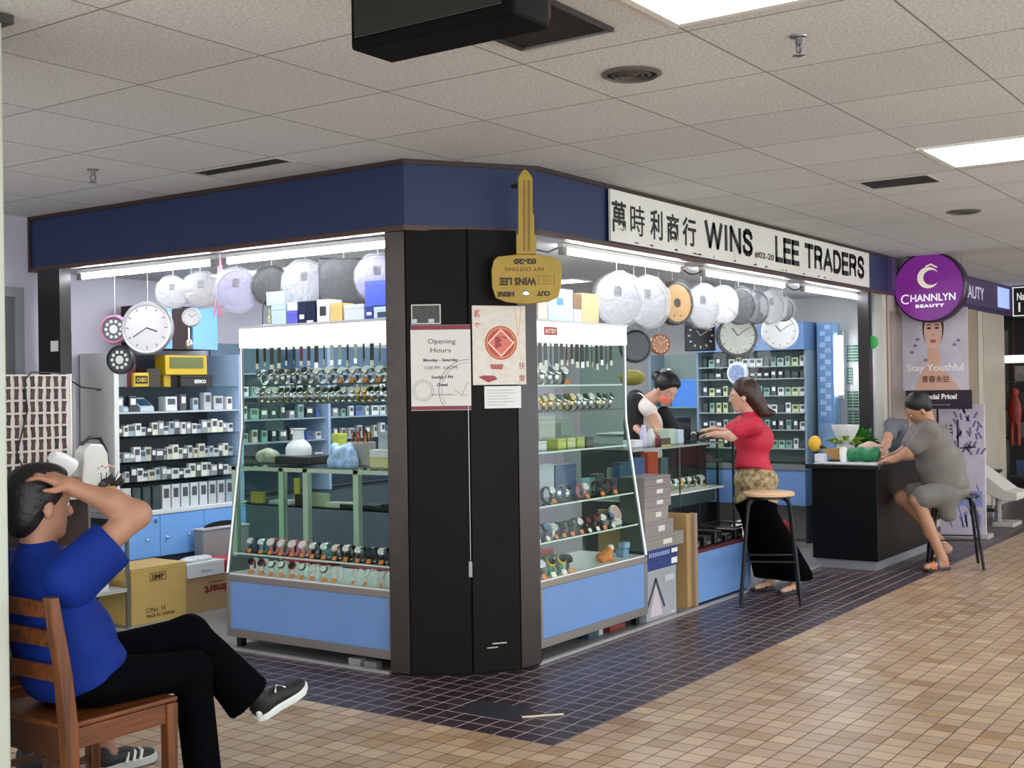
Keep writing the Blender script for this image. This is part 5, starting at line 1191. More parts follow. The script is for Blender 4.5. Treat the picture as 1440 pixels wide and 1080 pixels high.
MB().box(xa+0.18, yy-0.10, zt2, xa+0.30, yy+0.06, zt2+0.15).build('holder', mat('#9d968e', 0.5), t, bevel=0.006)
for i in range(14):
    px_, py_ = xa+0.19+0.022*(i % 5), yy-0.085+0.045*(i//5) + (0.02 if i % 2 else 0); MB().tube([(px_, py_, zt2+0.151), (px_+RG.uniform(-0.02, 0.02), py_+RG.uniform(-0.02, 0.02), zt2+0.20+RG.uniform(0, 0.03))], 0.006, 6).build('pen', mat(RG.choice(['#8c2f26', '#5b2a20', '#c2582e', '#2a1c18', '#d8b04a']), 0.4), t)
yy = on_top(475, xa+0.3); carton(Matrix(((0, 1, 0, xa+0.28), (-1, 0, 0, yy+0.03), (0, 0, 1, zt2), (0, 0, 0, 1))), 0.06, 0.08, 0.20, mat('#d5dc5e', 0.4), 'tall yellow-green pack standing behind the blue packets')
yy = on_top(532); MM = Matrix(((0, 1, 0, xa+0.06), (-1, 0, 0, yy+0.02), (0, 0, 1, zt2), (0, 0, 0, 1)))
carton(MM, 0.17, 0.2, 0.065, mat('#cfc493', 0.5), 'cream box under the white tray on the glass counter'); carton(Tz(0.0655) @ MM, 0.18, 0.22, 0.045, mat('#e2e2e4', 0.4), 'white tray stacked on the cream box')
carton(Tz(0.111) @ MM @ Matrix.Translation((0.03, 0.05, 0)), 0.09, 0.1, 0.11, mat('#aab0ba', 0.4), 'grey canister box standing on the white tray')
# red flat boxes low behind the showcase
carton(TR(5.56, 5.30, 0), 0.12, 0.55, 0.37, mat('#a9aeb0', 0.5), 'grey storage box on the floor behind the poster showcase')
carton(TR(5.56, 4.45, 0), 0.12, 0.70, 0.43, mat('#a23442', 0.4), 'long dark red box on the floor behind the poster showcase, nearer the pillar')
carton(TR(5.56, 5.30, 0.3705), 0.12, 0.40, 0.07, mat('#b03548', 0.4), 'flat red box lying on the grey storage box behind the showcase')

# ================================================================ COUNTER SIDE
# stack of boxes beside the showcase
def stack_box(px0, px1, py0, py1, z0, col, label, y=3.76, d=0.20, **k):
    M, w, z1 = at_right(px0, px1, py0, py1, y)
    return carton(Tz(z0) @ M, w, d, z1-z0, mat(col, 0.35), label, **k), z1
gl = mat('#d9d9d4', 0.4)
M, w, z1 = at_right(907.5, 950, 802, 875, 3.765); hz = 0.325; M = Matrix.Translation((max(0, 6.852-M.translation.x), 0, 0)) @ M
t = carton(M, w, 0.22, hz, mat('#a3a7ad', 0.35, var=0.06, vscale=6), 'silver box with a dark diamond outline at the foot of the grey box stack')
F = frame(M @ Vector((0, -0.0012, 0)), (1, 0))
MB().prism([(w*0.10, 0.0), (w*0.52, 0.0), (w*0.31, 0.20)], 0, 0.0006, F @ Matrix.Translation((0, 0.03, 0))).build('diamond_print', mat('#cdbfc4', 0.4), t)
mb = MB(); mb.strip([(w*0.04, 0.10), (w*0.31, 0.265), (w*0.58, 0.08)], 0.022, 0.0008, F); mb.build('chevron_print', mat('#3b3a4a', 0.4), t)
MB().box(w*0.62, 0.235, 0, w*0.92, 0.275, 0.0007, F).build('logo_print', mat('#c4c6cc', 0.4), t); MB().box(w*0.8, 0.02, 0, w*0.94, 0.03, 0.0007, F).build('logo_print', mat('#d8dadd', 0.4), t)
zz = hz+0.0005
nb = mat('#24397e', 0.35, var=0.3, vscale=70)
for lab, px0, px1, hh in (('speckled dark blue box, lower of the two in the stack by the showcase', 907.5, 952, 0.075), ('dark blue box with white stripes, upper of the two in the stack', 907, 952, 0.055)):
    M, w, _ = at_right(px0, px1, 785, 800, 3.765); M = Matrix.Translation((max(0, 6.852-M.translation.x), 0, 0)) @ M
    t = carton(Tz(zz) @ M, w, 0.20, hh, nb, lab); F = frame((Tz(zz) @ M) @ Vector((0, -0.0012, 0)), (1, 0))
    MB().box(w*0.80, hh*0.2, 0, w*0.99, hh*0.7, 0.0007, F).build('label_panel', WHITE, t)
    if hh < 0.06:
        mb = MB()
        for i in range(12): mb.prism([(w*(0.1+0.055*i), hh*0.15), (w*(0.12+0.055*i), hh*0.15), (w*(0.13+0.055*i), hh*0.65), (w*(0.11+0.055*i), hh*0.65)], 0, 0.0007, F)
        mb.build('stripe_print', mat('#b9c6e2', 0.4), t)
    zz += hh+0.0005
gcol = ['#8d8580', '#8b8380', '#938b87', '#8a817f', '#857c7b', '#7f7778']
for i, (px0, px1, hh) in enumerate(((903, 961, 0.085), (902, 947, 0.098), (897, 940, 0.085), (896, 944, 0.070), (897, 944, 0.070), (900, 944, 0.060))):
    M, w, _ = at_right(px0, px1, 700, 740, 3.765)
    sh = max(0.0, 6.852-M.translation.x); M = Matrix.Translation((sh, 0, 0)) @ M; w -= sh
    t = carton(Tz(zz) @ M, w, 0.185, hh, mat(gcol[i], 0.5), f'grey labelled box, {nth(i)} from the bottom of the grey ones in the stack', plate=(0.45, 0.35, 0.68, 0.85, mat('#d9d7d2', 0.4)))
    zz += hh+0.0005

# long glass sales counter
cy, cb = 3.985, 4.50
X0, X1 = 7.47, 8.45
t = thing('sales_counter', 'glass-topped sales counter with a blue base between the box stack and the woman in red', 'counter', (7.9, cy, 0))
MB().box(X0+0.10, 3.76, 0.02, X1, 4.48, 0.360).build('base', mat('#6f97d2', 0.4, var=0.05), t)
MB().box(X0+0.10, 3.755, 0.361, X1, 4.48, 0.380).build('lower_shelf', mat('#5a1d20', 0.45), t)
MB().box(X0-0.01, 3.78, 0.0, X0+0.055, 4.48, 0.640).build('end_panel', mat('#b18d5c', 0.5, var=0.08, vscale=6), t, bevel=0.002)
MB().box(X0+0.058, 3.752, 0.0, X0+0.098, 3.80, 0.640).build('end_post', mat('#9d8672', 0.45), t, bevel=0.002)
MB().box(X0+0.10, 4.40, 0.381, X1, 4.48, 0.70).build('back_board', mat('#2a2320', 0.6), t)
MB().box(X0+0.10, 4.0, 0.65, X0+0.9, 4.02, 0.745).build('fascia_glass', mat('#33474c', 0.25), t)
MB().box(X0-0.42, cy-0.02, 0.745, X1, cb, 0.757).build('display_shelf', mat('#dfe3dc', 0.3), t)
MB().box(X0-0.42, cy-0.025, 1.080, X1, cb, 1.090).build('glass_top', GLASS_G, t)
MB().box(X0-0.42, cy-0.030, 1.078, X1, cy-0.0255, 1.092).build('top_edge', mat('#8f9c98', 0.3), t)
MB().box(X0-0.415, cy-0.018, 0.758, X1, cy-0.012, 1.079).build('front_glass', GLASS, t)
MB().box(7.72, cy-0.024, 0.65, 7.735, cy-0.0185, 1.078).build('glass_joint', mat('#3a4a48', 0.3), t)
for x in (X0-0.415, X1-0.012): MB().box(x, cy-0.012, 0.758, x+0.01, cb, 1.079).build('end_glass', GLASS_G, t)
MB().box(7.60, cb-0.03, 0.758, 8.25, cb-0.02, 0.93).build('display_back', mat('#cfcbb2', 0.5), t)
for i, x in enumerate(lsp(7.58, 8.32, 8)):
    k = ['gold bracelet', 'silver and white', 'black strapped', 'silver and white', 'gold bracelet', 'silver and white', 'two-tone bracelet', 'white'][i]
    WK[k].put(Matrix.Translation((x, cy+0.12, 0.7575)) @ Matrix.Rotation(-0.3, 4, 'Z') @ Matrix.Scale(1.25, 4), f'{k} watch, {nth(i)} from the box stack in the sales counter', 'watches in the sales counter')
for i, (x, w, h, c, l) in enumerate(((7.03, 0.08, 0.14, '#a7c6d8', 'pale blue packet'), (7.13, 0.10, 0.16, '#5d5a66', 'dark grey packet'), (7.25, 0.16, 0.12, '#9d3a6a', 'magenta packet'), (7.44, 0.18, 0.22, '#48639c', 'large blue patterned packet'), (7.65, 0.16, 0.24, '#5c70a8', 'pale blue patterned packet'), (7.86, 0.15, 0.27, '#c9502e', 'orange-red packet'), (8.05, 0.12, 0.22, '#5a6a70', 'grey-green packet'))):
    carton(TR(x, cy+0.30, 0.7575), w, 0.06, h, mat(c, 0.4, var=0.35 if 'pattern' in l else 0.1, vscale=30), l+' standing inside the glass sales counter', name='packet', cat='packet')
for i, x in enumerate(lsp(7.66, 8.36, 5)):
    t2 = thing('black_case', f'black gadget on the dark lower counter shelf, {nth(i)} from the wooden end', 'gadget', (x, 4.0, 0.381), group='gadgets on the dark lower shelf')
    MB().box(x-0.06, 3.80, 0.381, x+0.05, 3.98, 0.381+0.05+0.02*(i % 3)).build('body', mat('#151516', 0.35), t2, bevel=0.008)
    MB().box(x-0.03, 3.797, 0.395, x+0.02, 3.7995, 0.415).build('trim', mat('#9a9a9a', 0.3, 0.8), t2)
# odds and ends on the counter top
zk = 1.0905
for i, (px, w, h, c, l) in enumerate(((893, 0.12, 0.05, '#dadade', 'white tray of watch parts'), (905, 0.05, 0.15, '#c3bcd8', 'lilac bottle'), (915, 0.06, 0.12, '#d3d8d8', 'white pot'), (926, 0.05, 0.07, '#8a3a44', 'dark red tin'), (940, 0.10, 0.11, '#b4c8b4', 'pale green carton'), (953, 0.08, 0.10, '#c8dcec', 'pale blue carton'))):
    p = at(px, 625, 1, 4.15)
    if 'bottle' in l or 'pot' in l or 'tin' in l:
        o = MB().lathe([(w*0.45, 0), (w*0.5, h*0.1), (w*0.5, h*0.7), (w*0.3, h*0.85), (w*0.3, h), (0, h)], 14, TR(p.x, 4.15, zk)).build('bottle' if 'bottle' in l else 'pot', mat(c, 0.3), smooth=True); tag(o, l+' on the sales counter in front of the seller', 'container')
    else: carton(TR(p.x-w/2, 4.12, zk), w, 0.09, h, mat(c, 0.4), l+' on the sales counter in front of the seller', name='tray' if 'tray' in l else 'carton', cat='tray' if 'tray' in l else 'box')
t = thing('counter_sign', 'small dark plaque with a yellow edge on the sales counter', 'plaque', (7.6, 4.05, zk)); p = at(936, 630, 1, 4.03)
MB().box(p.x-0.06, 4.03, zk, p.x+0.08, 4.05, zk+0.055).build('plate', mat('#3a3524', 0.4), t, bevel=0.003); MB().box(p.x-0.06, 4.0275, zk, p.x+0.08, 4.0295, zk+0.008).build('edge', mat('#d6cf6a', 0.4), t)

# ================================================================ END WALL
t = thing('wall_shelving', 'open shelving of small packs on the end wall under a blue cupboard', 'shelving', (11.2, 4.9, 0))
EX = 11.10
MB().box(EX+0.30, 4.34, 0.75, EX+0.34, 6.02, 1.84).build('back_panel', mat('#8fa39e', 0.4), t)
for y in (4.35, 5.48, 6.02): MB().box(EX, y-0.012, 0.75, EX+0.30, y+0.012, 1.84).build('side_panel', mat('#7f93a3', 0.4), t)
EZ = [1.695, 1.575, 1.41, 1.245, 1.08, 0.90]
for z in EZ: MB().box(EX, 4.348, z-0.010, EX+0.299, 5.467, z).build('shelf', mat('#9fb3b0', 0.3), t)
for z in (1.30, 0.95): MB().box(EX, 5.493, z-0.010, EX+0.299, 6.007, z).build('shelf', mat('#8fa39e', 0.3), t)
t = thing('upper_cupboard', 'blue cupboard band along the top of the end wall', 'cupboard', (11.2, 4.9, 1.85))
MB().box(EX-0.05, 4.335, 1.842, ENDX-0.005, 5.475, 2.11).build('body', mat('#57779f', 0.4), t)
for a, b in ((4.338, 4.90), (4.906, 5.472)): MB().box(EX-0.07, a, 1.845, EX-0.051, b, 2.107).build('door', mat('#6a8fc2', 0.4, var=0.08, vscale=4), t, bevel=0.002)
t = thing('base_cupboard', 'blue low cupboard under the end wall shelving', 'cupboard', (11.2, 4.9, 0.3))
MB().box(EX-0.05, 4.335, 0.36, ENDX-0.005, 6.45, 0.70).build('body', mat('#57779f', 0.4), t); MB().box(EX-0.08, 4.33, 0.70, ENDX-0.005, 6.45, 0.745).build('worktop', mat('#747c80', 0.4), t)
for a, b in ((4.338, 4.86), (4.866, 5.39), (5.396, 5.92), (5.926, 6.447)): MB().box(EX-0.07, a, 0.362, EX-0.051, b, 0.697).build('door', BLUE_PANEL, t, bevel=0.002)
for y in (4.34, 5.4, 6.42): MB().box(EX, y, 0, EX+0.3, y+0.025, 0.359).build('leg', DARK, t)
gcols = ['#7fa69a', '#9dbcae', '#e7e8ea', '#3d4a45', '#c3cf9a', '#2f3338', '#d7dadd', '#55595f']
for r, z in enumerate(EZ):
    n = 15
    for i, y in enumerate(lsp(4.40, 5.42, n)):
        c = RG.choice(gcols if r not in (1,) else ['#2f3338', '#55595f', '#3d4a45'])
        pack(c, 'box' if RG.random() < 0.5 else 'card', Matrix.Translation((EX+0.05, y, z+0.0005)) @ Matrix.Rotation(-PI/2+RG.uniform(-0.2, 0.2), 4, 'Z') @ Matrix.Diagonal((1.15, 1, 1.25 if r != 1 else 1.0, 1)),
             f'{CN[c]} pack, {nth(i)} from the blue pillar on the {nth(r)} shelf of the end wall', f'packs on the {nth(r)} shelf of the end wall')
# bigger silver things farther along
for i, y in enumerate(lsp(5.55, 5.95, 5)):
    t = thing('table_clock', f'small white table clock, {nth(i)} from the packed shelving on the long end wall shelf', 'clock', M=Matrix.Translation((EX+0.06, y, 0.9505+0.3500*0)) @ Matrix.Rotation(-PI/2, 4, 'Z'), group='table clocks on the end wall')
    MB().lathe([(0.045, -0.02), (0.05, 0), (0.045, 0.02)], 18, Matrix.Translation((0, 0, 0.052)) @ Matrix.Rotation(PI/2, 4, 'X')).build('case', mat('#d3d6d8', 0.3), t, smooth=True, local=True)
    MB().lathe([(0.036, 0.0201), (0.036, 0.0215)], 18, Matrix.Translation((0, 0, 0.052)) @ Matrix.Rotation(PI/2, 4, 'X')).build('dial', mat('#3c4246', 0.3), t, local=True)
t = thing('glass_jar', 'tall grey glass vase on the end wall shelf', 'vase', (EX+0.15, 5.90, 1.3005)); MB().lathe([(0.07, 0), (0.08, 0.2), (0.06, 0.36), (0.065, 0.40)], 18, TR(EX+0.15, 5.90, 1.3005)).build('body', mat('#93a2a0', 0.2), t, smooth=True)
carton(TR(EX+0.02, 5.50, 1.3005), 0.2, 0.28, 0.28, mat('#4f86d8', 0.4), 'plain blue box on the upper end wall shelf above the woman')
t = thing('dome_clock', 'white round clock with a domed top rising behind the woman in red', 'clock', (10.9, 5.2, 0.9)); p = at(1041, 525, 0, EX+0.0)
T = Matrix.Translation((EX-0.06, p.y, p.z)) @ Matrix.Rotation(-PI/2, 4, 'Y')
MB().lathe([(0.10, -0.03), (0.115, 0), (0.10, 0.025)], 24, T).build('case', mat('#dfe4ee', 0.3), t, smooth=True); MB().lathe([(0.085, 0.0255), (0.085, 0.027)], 24, T).build('dial', mat('#8fa0c4', 0.3, var=0.4, vscale=50), t)
MB().box(EX-0.045, p.y-0.05, 1.2455, EX-0.01, p.y+0.05, p.z-0.09).build('stand', mat('#c8ccd4', 0.4), t)
# work trays on a back counter
t = thing('back_counter', 'dark counter behind the seller with a grey tray on it', 'counter', (9.9, 5.4, 0)); MB().box(9.3, 5.25, 0, 10.8, 5.75, 0.98).build('body', mat('#1f2023', 0.5), t); MB().box(9.28, 5.23, 0.981, 10.82, 5.77, 1.0).build('top', mat('#2a2c30', 0.4), t)
t = thing('plastic_tray', 'shallow grey plastic tray on the counter behind the seller', 'tray', (9.6, 5.3, 1.0)); MB().box(9.35, 5.26, 1.0005, 9.95, 5.60, 1.09).build('body', mat('#9a9ea0', 0.4), t, bevel=0.01); MB().box(9.33, 5.25, 1.0905, 9.97, 5.61, 1.105).build('rim', mat('#b4b8ba', 0.4), t, bevel=0.004)
t = thing('black_printer', 'black boxy printer on the counter behind the woman in red', 'printer', (10.4, 5.4, 1.0)); MB().box(10.05, 5.28, 1.0005, 10.55, 5.6, 1.22).build('body', mat('#131316', 0.35), t, bevel=0.015); MB().box(10.1, 5.277, 1.12, 10.5, 5.2795, 1.17).build('slot', mat('#33343a', 0.3), t)
# blue pillar and card strips
mb = MB(); mb.box(11.28, 4.135, 0, 11.455, 4.30, 2.10); o = struct('pillar_blue', mb, mat('#86abd6', 0.4, var=0.12, vscale=6))
t = thing('card_rack', 'row of blue and white hanging cards down the blue pillar', 'card rack', (11.27, 4.2, 1.0)); mb = MB()
for i in range(16): mb.box(11.262, 4.16+0.05*(i % 2), 2.03-0.055*i, 11.268, 4.215+0.05*(i % 2), 2.075-0.055*i)
mb.build('card_pattern', mat('#a9c6ea', 0.35, var=0.2, vscale=40), t); MB().box(11.269, 4.15, 1.15, 11.279, 4.29, 2.09).build('backing', mat('#7099cc', 0.4), t)
gs = mat('#1d5a45', 0.4); k = 0
stp = MB(); 
for i in range(6): stp.box(-0.004, -0.024, -0.028*i-0.018, 0.0, 0.024, -0.028*i)
stp = stp.build('card_strip', gs); tag(stp, 'strip', 'card strip'); MB().box(-0.0005, -0.027, -0.165, 0.003, 0.027, 0.004).build('backing', mat('#a9b3ae', 0.4), stp, local=True); stp = Series(stp)
for c, y in enumerate((4.045, 3.985, 3.925, 3.865)):
    for r, z in enumerate((1.88, 1.665, 1.44, 1.255)):
        if (r == 0 and c > 1) or (r == 1 and c in (1, 2)): continue
        stp.put(TR(11.4565-0.003, y, z), f'green card strip on the end wall, {nth(c)} from the upright tube, {nth(r)} row down', 'green card strips on the end wall')
# chairs and bags in the passage
bm_ = mat('#111113', 0.35, 0.3)
t = thing('tall_rack', 'tall thin black metal frame standing in the passage behind the woman', 'frame', (9.5, 4.6, 0))
for x, y in ((9.35, 4.30), (9.72, 4.30), (9.35, 4.62), (9.72, 4.62)): MB().tube([(x, y, 0), (x, y, 1.12)], 0.012, 8).build('leg', bm_, t, smooth=True)
for z in (0.33, 1.10):
    MB().tube([(9.35, 4.30, z), (9.72, 4.30, z), (9.72, 4.62, z), (9.35, 4.62, z), (9.35, 4.30, z)], 0.009, 8).build('rail', bm_, t, smooth=True)
MB().box(9.34, 4.29, 1.112, 9.73, 4.63, 1.122).build('top', mat('#3a3a3e', 0.4), t)
for (x, y, w, d, h, c, l) in ((10.2, 4.42, 0.35, 0.3, 0.20, '#d9dcd8', 'white printed sack on the passage floor'), (10.62, 4.36, 0.22, 0.2, 0.26, '#b8322e', 'red bag on the passage floor beside the white sack'), (10.55, 4.70, 0.35, 0.25, 0.24, '#cdd2cc', 'pale box on the passage floor behind the red bag')):
    o = body('sack', [ell((x+w/2, y+d/2, h*0.5), (w*0.5, d*0.5, h*0.5), None, 0.02), ell((x+w*0.3, y+d*0.5, h*0.7), (w*0.3, d*0.4, h*0.3), None, 0.03)], mat(c, 0.5, var=0.25, vscale=20), None, 0.014, clips=[((0, 0, 0.001), (0, 0, -1))]); tag(o, l, 'bag')
# hanging storage: clear bags of stock between the clocks
for i, (px, py, s) in enumerate(((1075, 500, 0.13), (1058, 520, 0.10), (1012, 505, 0.10))):
    p = at(px, py, 1, 4.55); o = body('clear_bag', [ell((p.x, 4.55, p.z), (s*1.0, 0.04, s), None, 0.02), ell((p.x, 4.55, p.z+s*0.9), (s*0.5, 0.03, s*0.5), None, 0.04), cap((p.x, 4.55, p.z+s), (p.x, 4.55, 2.36), 0.009, 0.009, 0.01)], FILM, None, 0.010); tag(o, 'clear crinkled stock bag hanging from the shop ceiling, '+['lowest and nearest the wide white clock', 'just behind the dark-rimmed clock', 'nearest the square black clock'][i], 'plastic bag')

# ================================================================ CHAIRS, STOOLS
def atd(px, py, d):
    return EYE + (FW + RT*((px-720)/FPX) - UP*((py-540)/FPX))*d
cw = wood_mat('chair_wood', '#47240d', '#733f19', 'Z', 3, 0.35); cwx = wood_mat('chair_wood_rail', '#47240d', '#76401a', 'X', 3, 0.35); cwd = wood_mat('chair_wood_shaded', '#3a1f12', '#522c18', 'X', 3, 0.4)  # last one darker: the rear rail's shade is put into the wood colour
def wooden_chair(label, loc):
    """faces +x; origin at the middle of the floor footprint"""
    t = thing('wooden_chair', label, 'chair', loc)
    hw = 0.215
    def leg(pts, s, nm='leg'):
        mb = MB(); prev = None
        for (x, z, a) in pts:
            row = [mb.bm.verts.new((x+dx*a/2, s+dy*0.042/2, z)) for dx, dy in ((-1, -1), (1, -1), (1, 1), (-1, 1))]
            if prev:
                for k in range(4): mb.bm.faces.new((prev[k], prev[(k+1) % 4], row[(k+1) % 4], row[k]))
            else: mb.bm.faces.new(row[::-1])
            prev = row
        mb.bm.faces.new(prev); mb.build(nm, cw, t, bevel=0.004, local=True)
    for s in (-hw, hw):
        leg([(-0.205, 0, 0.036), (-0.215, 0.42, 0.050), (-0.235, 0.62, 0.046), (-0.275, 0.865, 0.034)], s, 'back_post')
        leg([(0.185, 0, 0.036), (0.185, 0.432, 0.046)], s)
        MB().box(-0.195, s-0.012, 0.365, 0.165, s+0.012, 0.432).build('side_rail', cwx, t, bevel=0.003, local=True)
        MB().box(-0.19, s-0.009, 0.16, 0.17, s+0.009, 0.185).build('stretcher', cwd, t, bevel=0.003, local=True)
    MB().box(0.172, -hw+0.022, 0.365, 0.196, hw-0.022, 0.432).build('front_rail', cwx, t, bevel=0.003, local=True)
    MB().box(-0.222, -hw+0.022, 0.330, -0.200, hw-0.022, 0.432).build('rear_rail', cwd, t, bevel=0.003, local=True)
    MB().box(-0.235, -hw-0.012, 0.433, 0.215, hw+0.012, 0.451).build('seat', cwx, t, bevel=0.006, local=True)
    for z, x in ((0.61, -0.238), (0.725, -0.255), (0.82, -0.270)):
        MB().box(x-0.009, -hw+0.02, z-0.025, x+0.009, hw-0.02, z+0.028).build('back_slat', cwx, t, bevel=0.003, local=True)
    return t
wooden_chair('brown wooden chair with a slatted back under the man in blue', (2.605, 3.635, 0))
wooden_chair('brown wooden chair beside the column, mostly hidden behind the man in blue', (2.56, 4.26, 0))

stm = mat('#131314', 0.35, 0.4)
def bar_stool(label, M, seat_m, group=None):
    t = thing('bar_stool', label, 'stool', M=M)
    MB().lathe([(0.165, 0.735), (0.178, 0.742), (0.178, 0.758), (0.168, 0.765), (0, 0.766)], 28).build('seat', seat_m, t, smooth=True, local=True)
    for k in range(4):
        a = PI/4+k*PI/2; c, s = math.cos(a), math.sin(a)
        MB().tube([(0.10*c, 0.10*s, 0.728), (0.155*c, 0.155*s, 0.722), (0.195*c, 0.195*s, 0.685), (0.212*c, 0.212*s, 0.60), (0.285*c, 0.285*s, 0.006)], 0.0125, 8).build('leg', stm, t, smooth=True, local=True)
        a2 = a+PI/2; r = 0.245
        MB().tube([(r*c, r*s, 0.30), (r*math.cos(a2), r*math.sin(a2), 0.30)], 0.008, 6).build('rung', stm, t, smooth=True, local=True)
    MB().lathe([(0.15, 0.720), (0.15, 0.734)], 24).build('seat_ring', stm, t, local=True)
    return t
sc_ = atd(1060, 690, 8.55)
bar_stool('tall black-legged stool with a pale wooden seat in front of the woman in red', Matrix.Translation((8.00, 3.415, 0)) @ Matrix.Rotation(0.42, 4, 'Z'), mat('#d9b28a', 0.45))
bar_stool('black stool under the man in grey at the desk', Matrix.Translation((10.27, 2.77, 0)) @ Matrix.Rotation(0.35, 4, 'Z') @ Matrix.Diagonal((1, 1, 0.78, 1)), mat('#2a2a2c', 0.5))
bar_stool('black stool at the far end of the desk under the bent person', Matrix.Translation((11.42, 3.52, 0)) @ Matrix.Diagonal((0.9, 0.9, 0.72, 1)), mat('#2a2a2c', 0.5))

# ================================================================ PEOPLE
def skin(h): return mat(h, 0.5, var=0.04, vscale=12)
def bodies(name, groups, m, parent, h, relax=2):
    Vs, Qs, n = [], [], 0
    for prims, clips in groups:
        V, Q = body_arrays(prims, h, clips); Vs.append(V); Qs.append(Q+n); n += len(V)
    V = np.concatenate(Vs); Q = np.concatenate(Qs)
    for _ in range(relax):
        s = np.zeros_like(V); cn = np.zeros(len(V))
        for a, b in ((0, 1), (1, 2), (2, 3), (3, 0)):
            np.add.at(s, Q[:, a], V[Q[:, b]]); np.add.at(s, Q[:, b], V[Q[:, a]]); np.add.at(cn, Q[:, a], 1); np.add.at(cn, Q[:, b], 1)
        V = V*0.5 + 0.5*s/np.maximum(cn, 1)[:, None]
    me = bpy.data.meshes.new(name)
    me.vertices.add(len(V)); me.vertices.foreach_set('co', V.astype(np.float32).ravel())
    me.loops.add(len(Q)*4); me.loops.foreach_set('vertex_index', Q.astype(np.int32).ravel())
    me.polygons.add(len(Q)); me.polygons.foreach_set('loop_start', np.arange(0, len(Q)*4, 4, dtype=np.int32))
    me.polygons.foreach_set('use_smooth', np.ones(len(Q), dtype=bool))
    me.update(calc_edges=True); me.validate(); me.materials.append(m)
    return link_mesh(name, me, parent)
class Head:
    def __init__(s, c, fwd, up=(0, 0, 1), k=1.0):
        s.c = Vector(c); s.f = Vector(fwd).normalized(); u = Vector(up); s.u = (u - s.f*u.dot(s.f)).normalized(); s.l = s.u.cross(s.f); s.k = k
        s.R = Matrix((s.f, s.l, s.u)).transposed()
    def p(s, f, l, u): return s.c + (s.f*f + s.l*l + s.u*u)*s.k
    def prims(s):
        k = s.k; E = lambda f, l, u, r, b=0.02: ell(s.p(f, l, u), tuple(x*k for x in r), s.R, b*k)
        return [E(-0.012, 0, 0.028, (0.098, 0.077, 0.092)), E(0.028, 0, -0.035, (0.066, 0.060, 0.082), 0.03), E(0.066, 0, -0.098, (0.024, 0.030, 0.020), 0.03),
                cap(s.p(0.088, 0, 0.012), s.p(0.108, 0, -0.030), 0.009*k, 0.014*k, 0.014*k), E(0.083, 0, -0.060, (0.016, 0.024, 0.007), 0.006), E(0.081, 0, -0.074, (0.015, 0.021, 0.007), 0.006),
                E(0.078, 0, 0.020, (0.02, 0.05, 0.012), 0.02),
                E(-0.005, 0.078, -0.02, (0.020, 0.008, 0.032), 0.006), E(-0.005, -0.078, -0.02, (0.020, 0.008, 0.032), 0.006)]
    def eyes(s, parent):
        for sd in (-1, 1):
            MB().ball(tuple(s.p(0.080, sd*0.030, -0.002)), 0.0105*s.k, n=10).build('eye', mat('#e9e4de', 0.3), parent, smooth=True)
            MB().ball(tuple(s.p(0.0875, sd*0.030, -0.002)), 0.0058*s.k, n=8).build('iris', mat('#1c1410', 0.2), parent, smooth=True)
            MB().tube([s.p(0.082, sd*0.014, 0.022), s.p(0.086, sd*0.032, 0.027), s.p(0.074, sd*0.050, 0.020)], 0.0032*s.k, 6).build('eyebrow', mat('#1d1614', 0.6), parent, smooth=True)
        MB().tube([s.p(0.096, 0.017, -0.067), s.p(0.0995, 0, -0.067), s.p(0.096, -0.017, -0.067)], 0.0016*s.k, 5).build('mouth', mat('#7c3a36', 0.5), parent)
def hand(wrist, d, palm_n, side, curl=0.5, k=1.0, spread=0.12, thumb_out=1.0):
    """wrist point, direction d of the fingers, palm normal, side=+1 thumb on palm_n x d; five fingers of different lengths"""
    d = Vector(d).normalized(); n = Vector(palm_n); n = (n - d*n.dot(d)).normalized(); s = n.cross(d)*side; w = Vector(wrist)
    P = [cap(w, w+d*0.03*k, 0.024*k, 0.028*k, 0.02)]
    P += [cap(w+d*0.035*k+s*o*k, w+d*0.078*k+s*o*1.2*k, 0.014*k, 0.012*k, 0.014) for o in (-0.026, -0.009, 0.009, 0.026)]
    for i, (o, L) in enumerate(((0.030, 0.068), (0.010, 0.078), (-0.011, 0.071), (-0.031, 0.054))):
        L *= k; a = w+d*0.085*k+s*o*1.1*k; dd = (d+s*o*4*spread).normalized()
        b = a+(dd*math.cos(curl*0.5)+n*math.sin(curl*0.5))*L*0.45; c = b+(dd*math.cos(curl*1.2)+n*math.sin(curl*1.2))*L*0.32; e = c+(dd*math.cos(curl*1.8)+n*math.sin(curl*1.8))*L*0.25
        P += [cap(a, b, 0.0098*k, 0.009*k, 0.006), cap(b, c, 0.009*k, 0.0082*k, 0.004), cap(c, e, 0.0082*k, 0.007*k, 0.004)]
    a = w+d*0.028*k+s*0.026*k; b = a+(d*0.6+s*0.8*thumb_out+n*0.3).normalized()*0.042*k; c = b+(d*0.9+s*0.35*thumb_out+n*0.35).normalized()*0.032*k
    P += [cap(a, b, 0.0135*k, 0.011*k, 0.012), cap(b, c, 0.011*k, 0.0085*k, 0.005)]
    return P
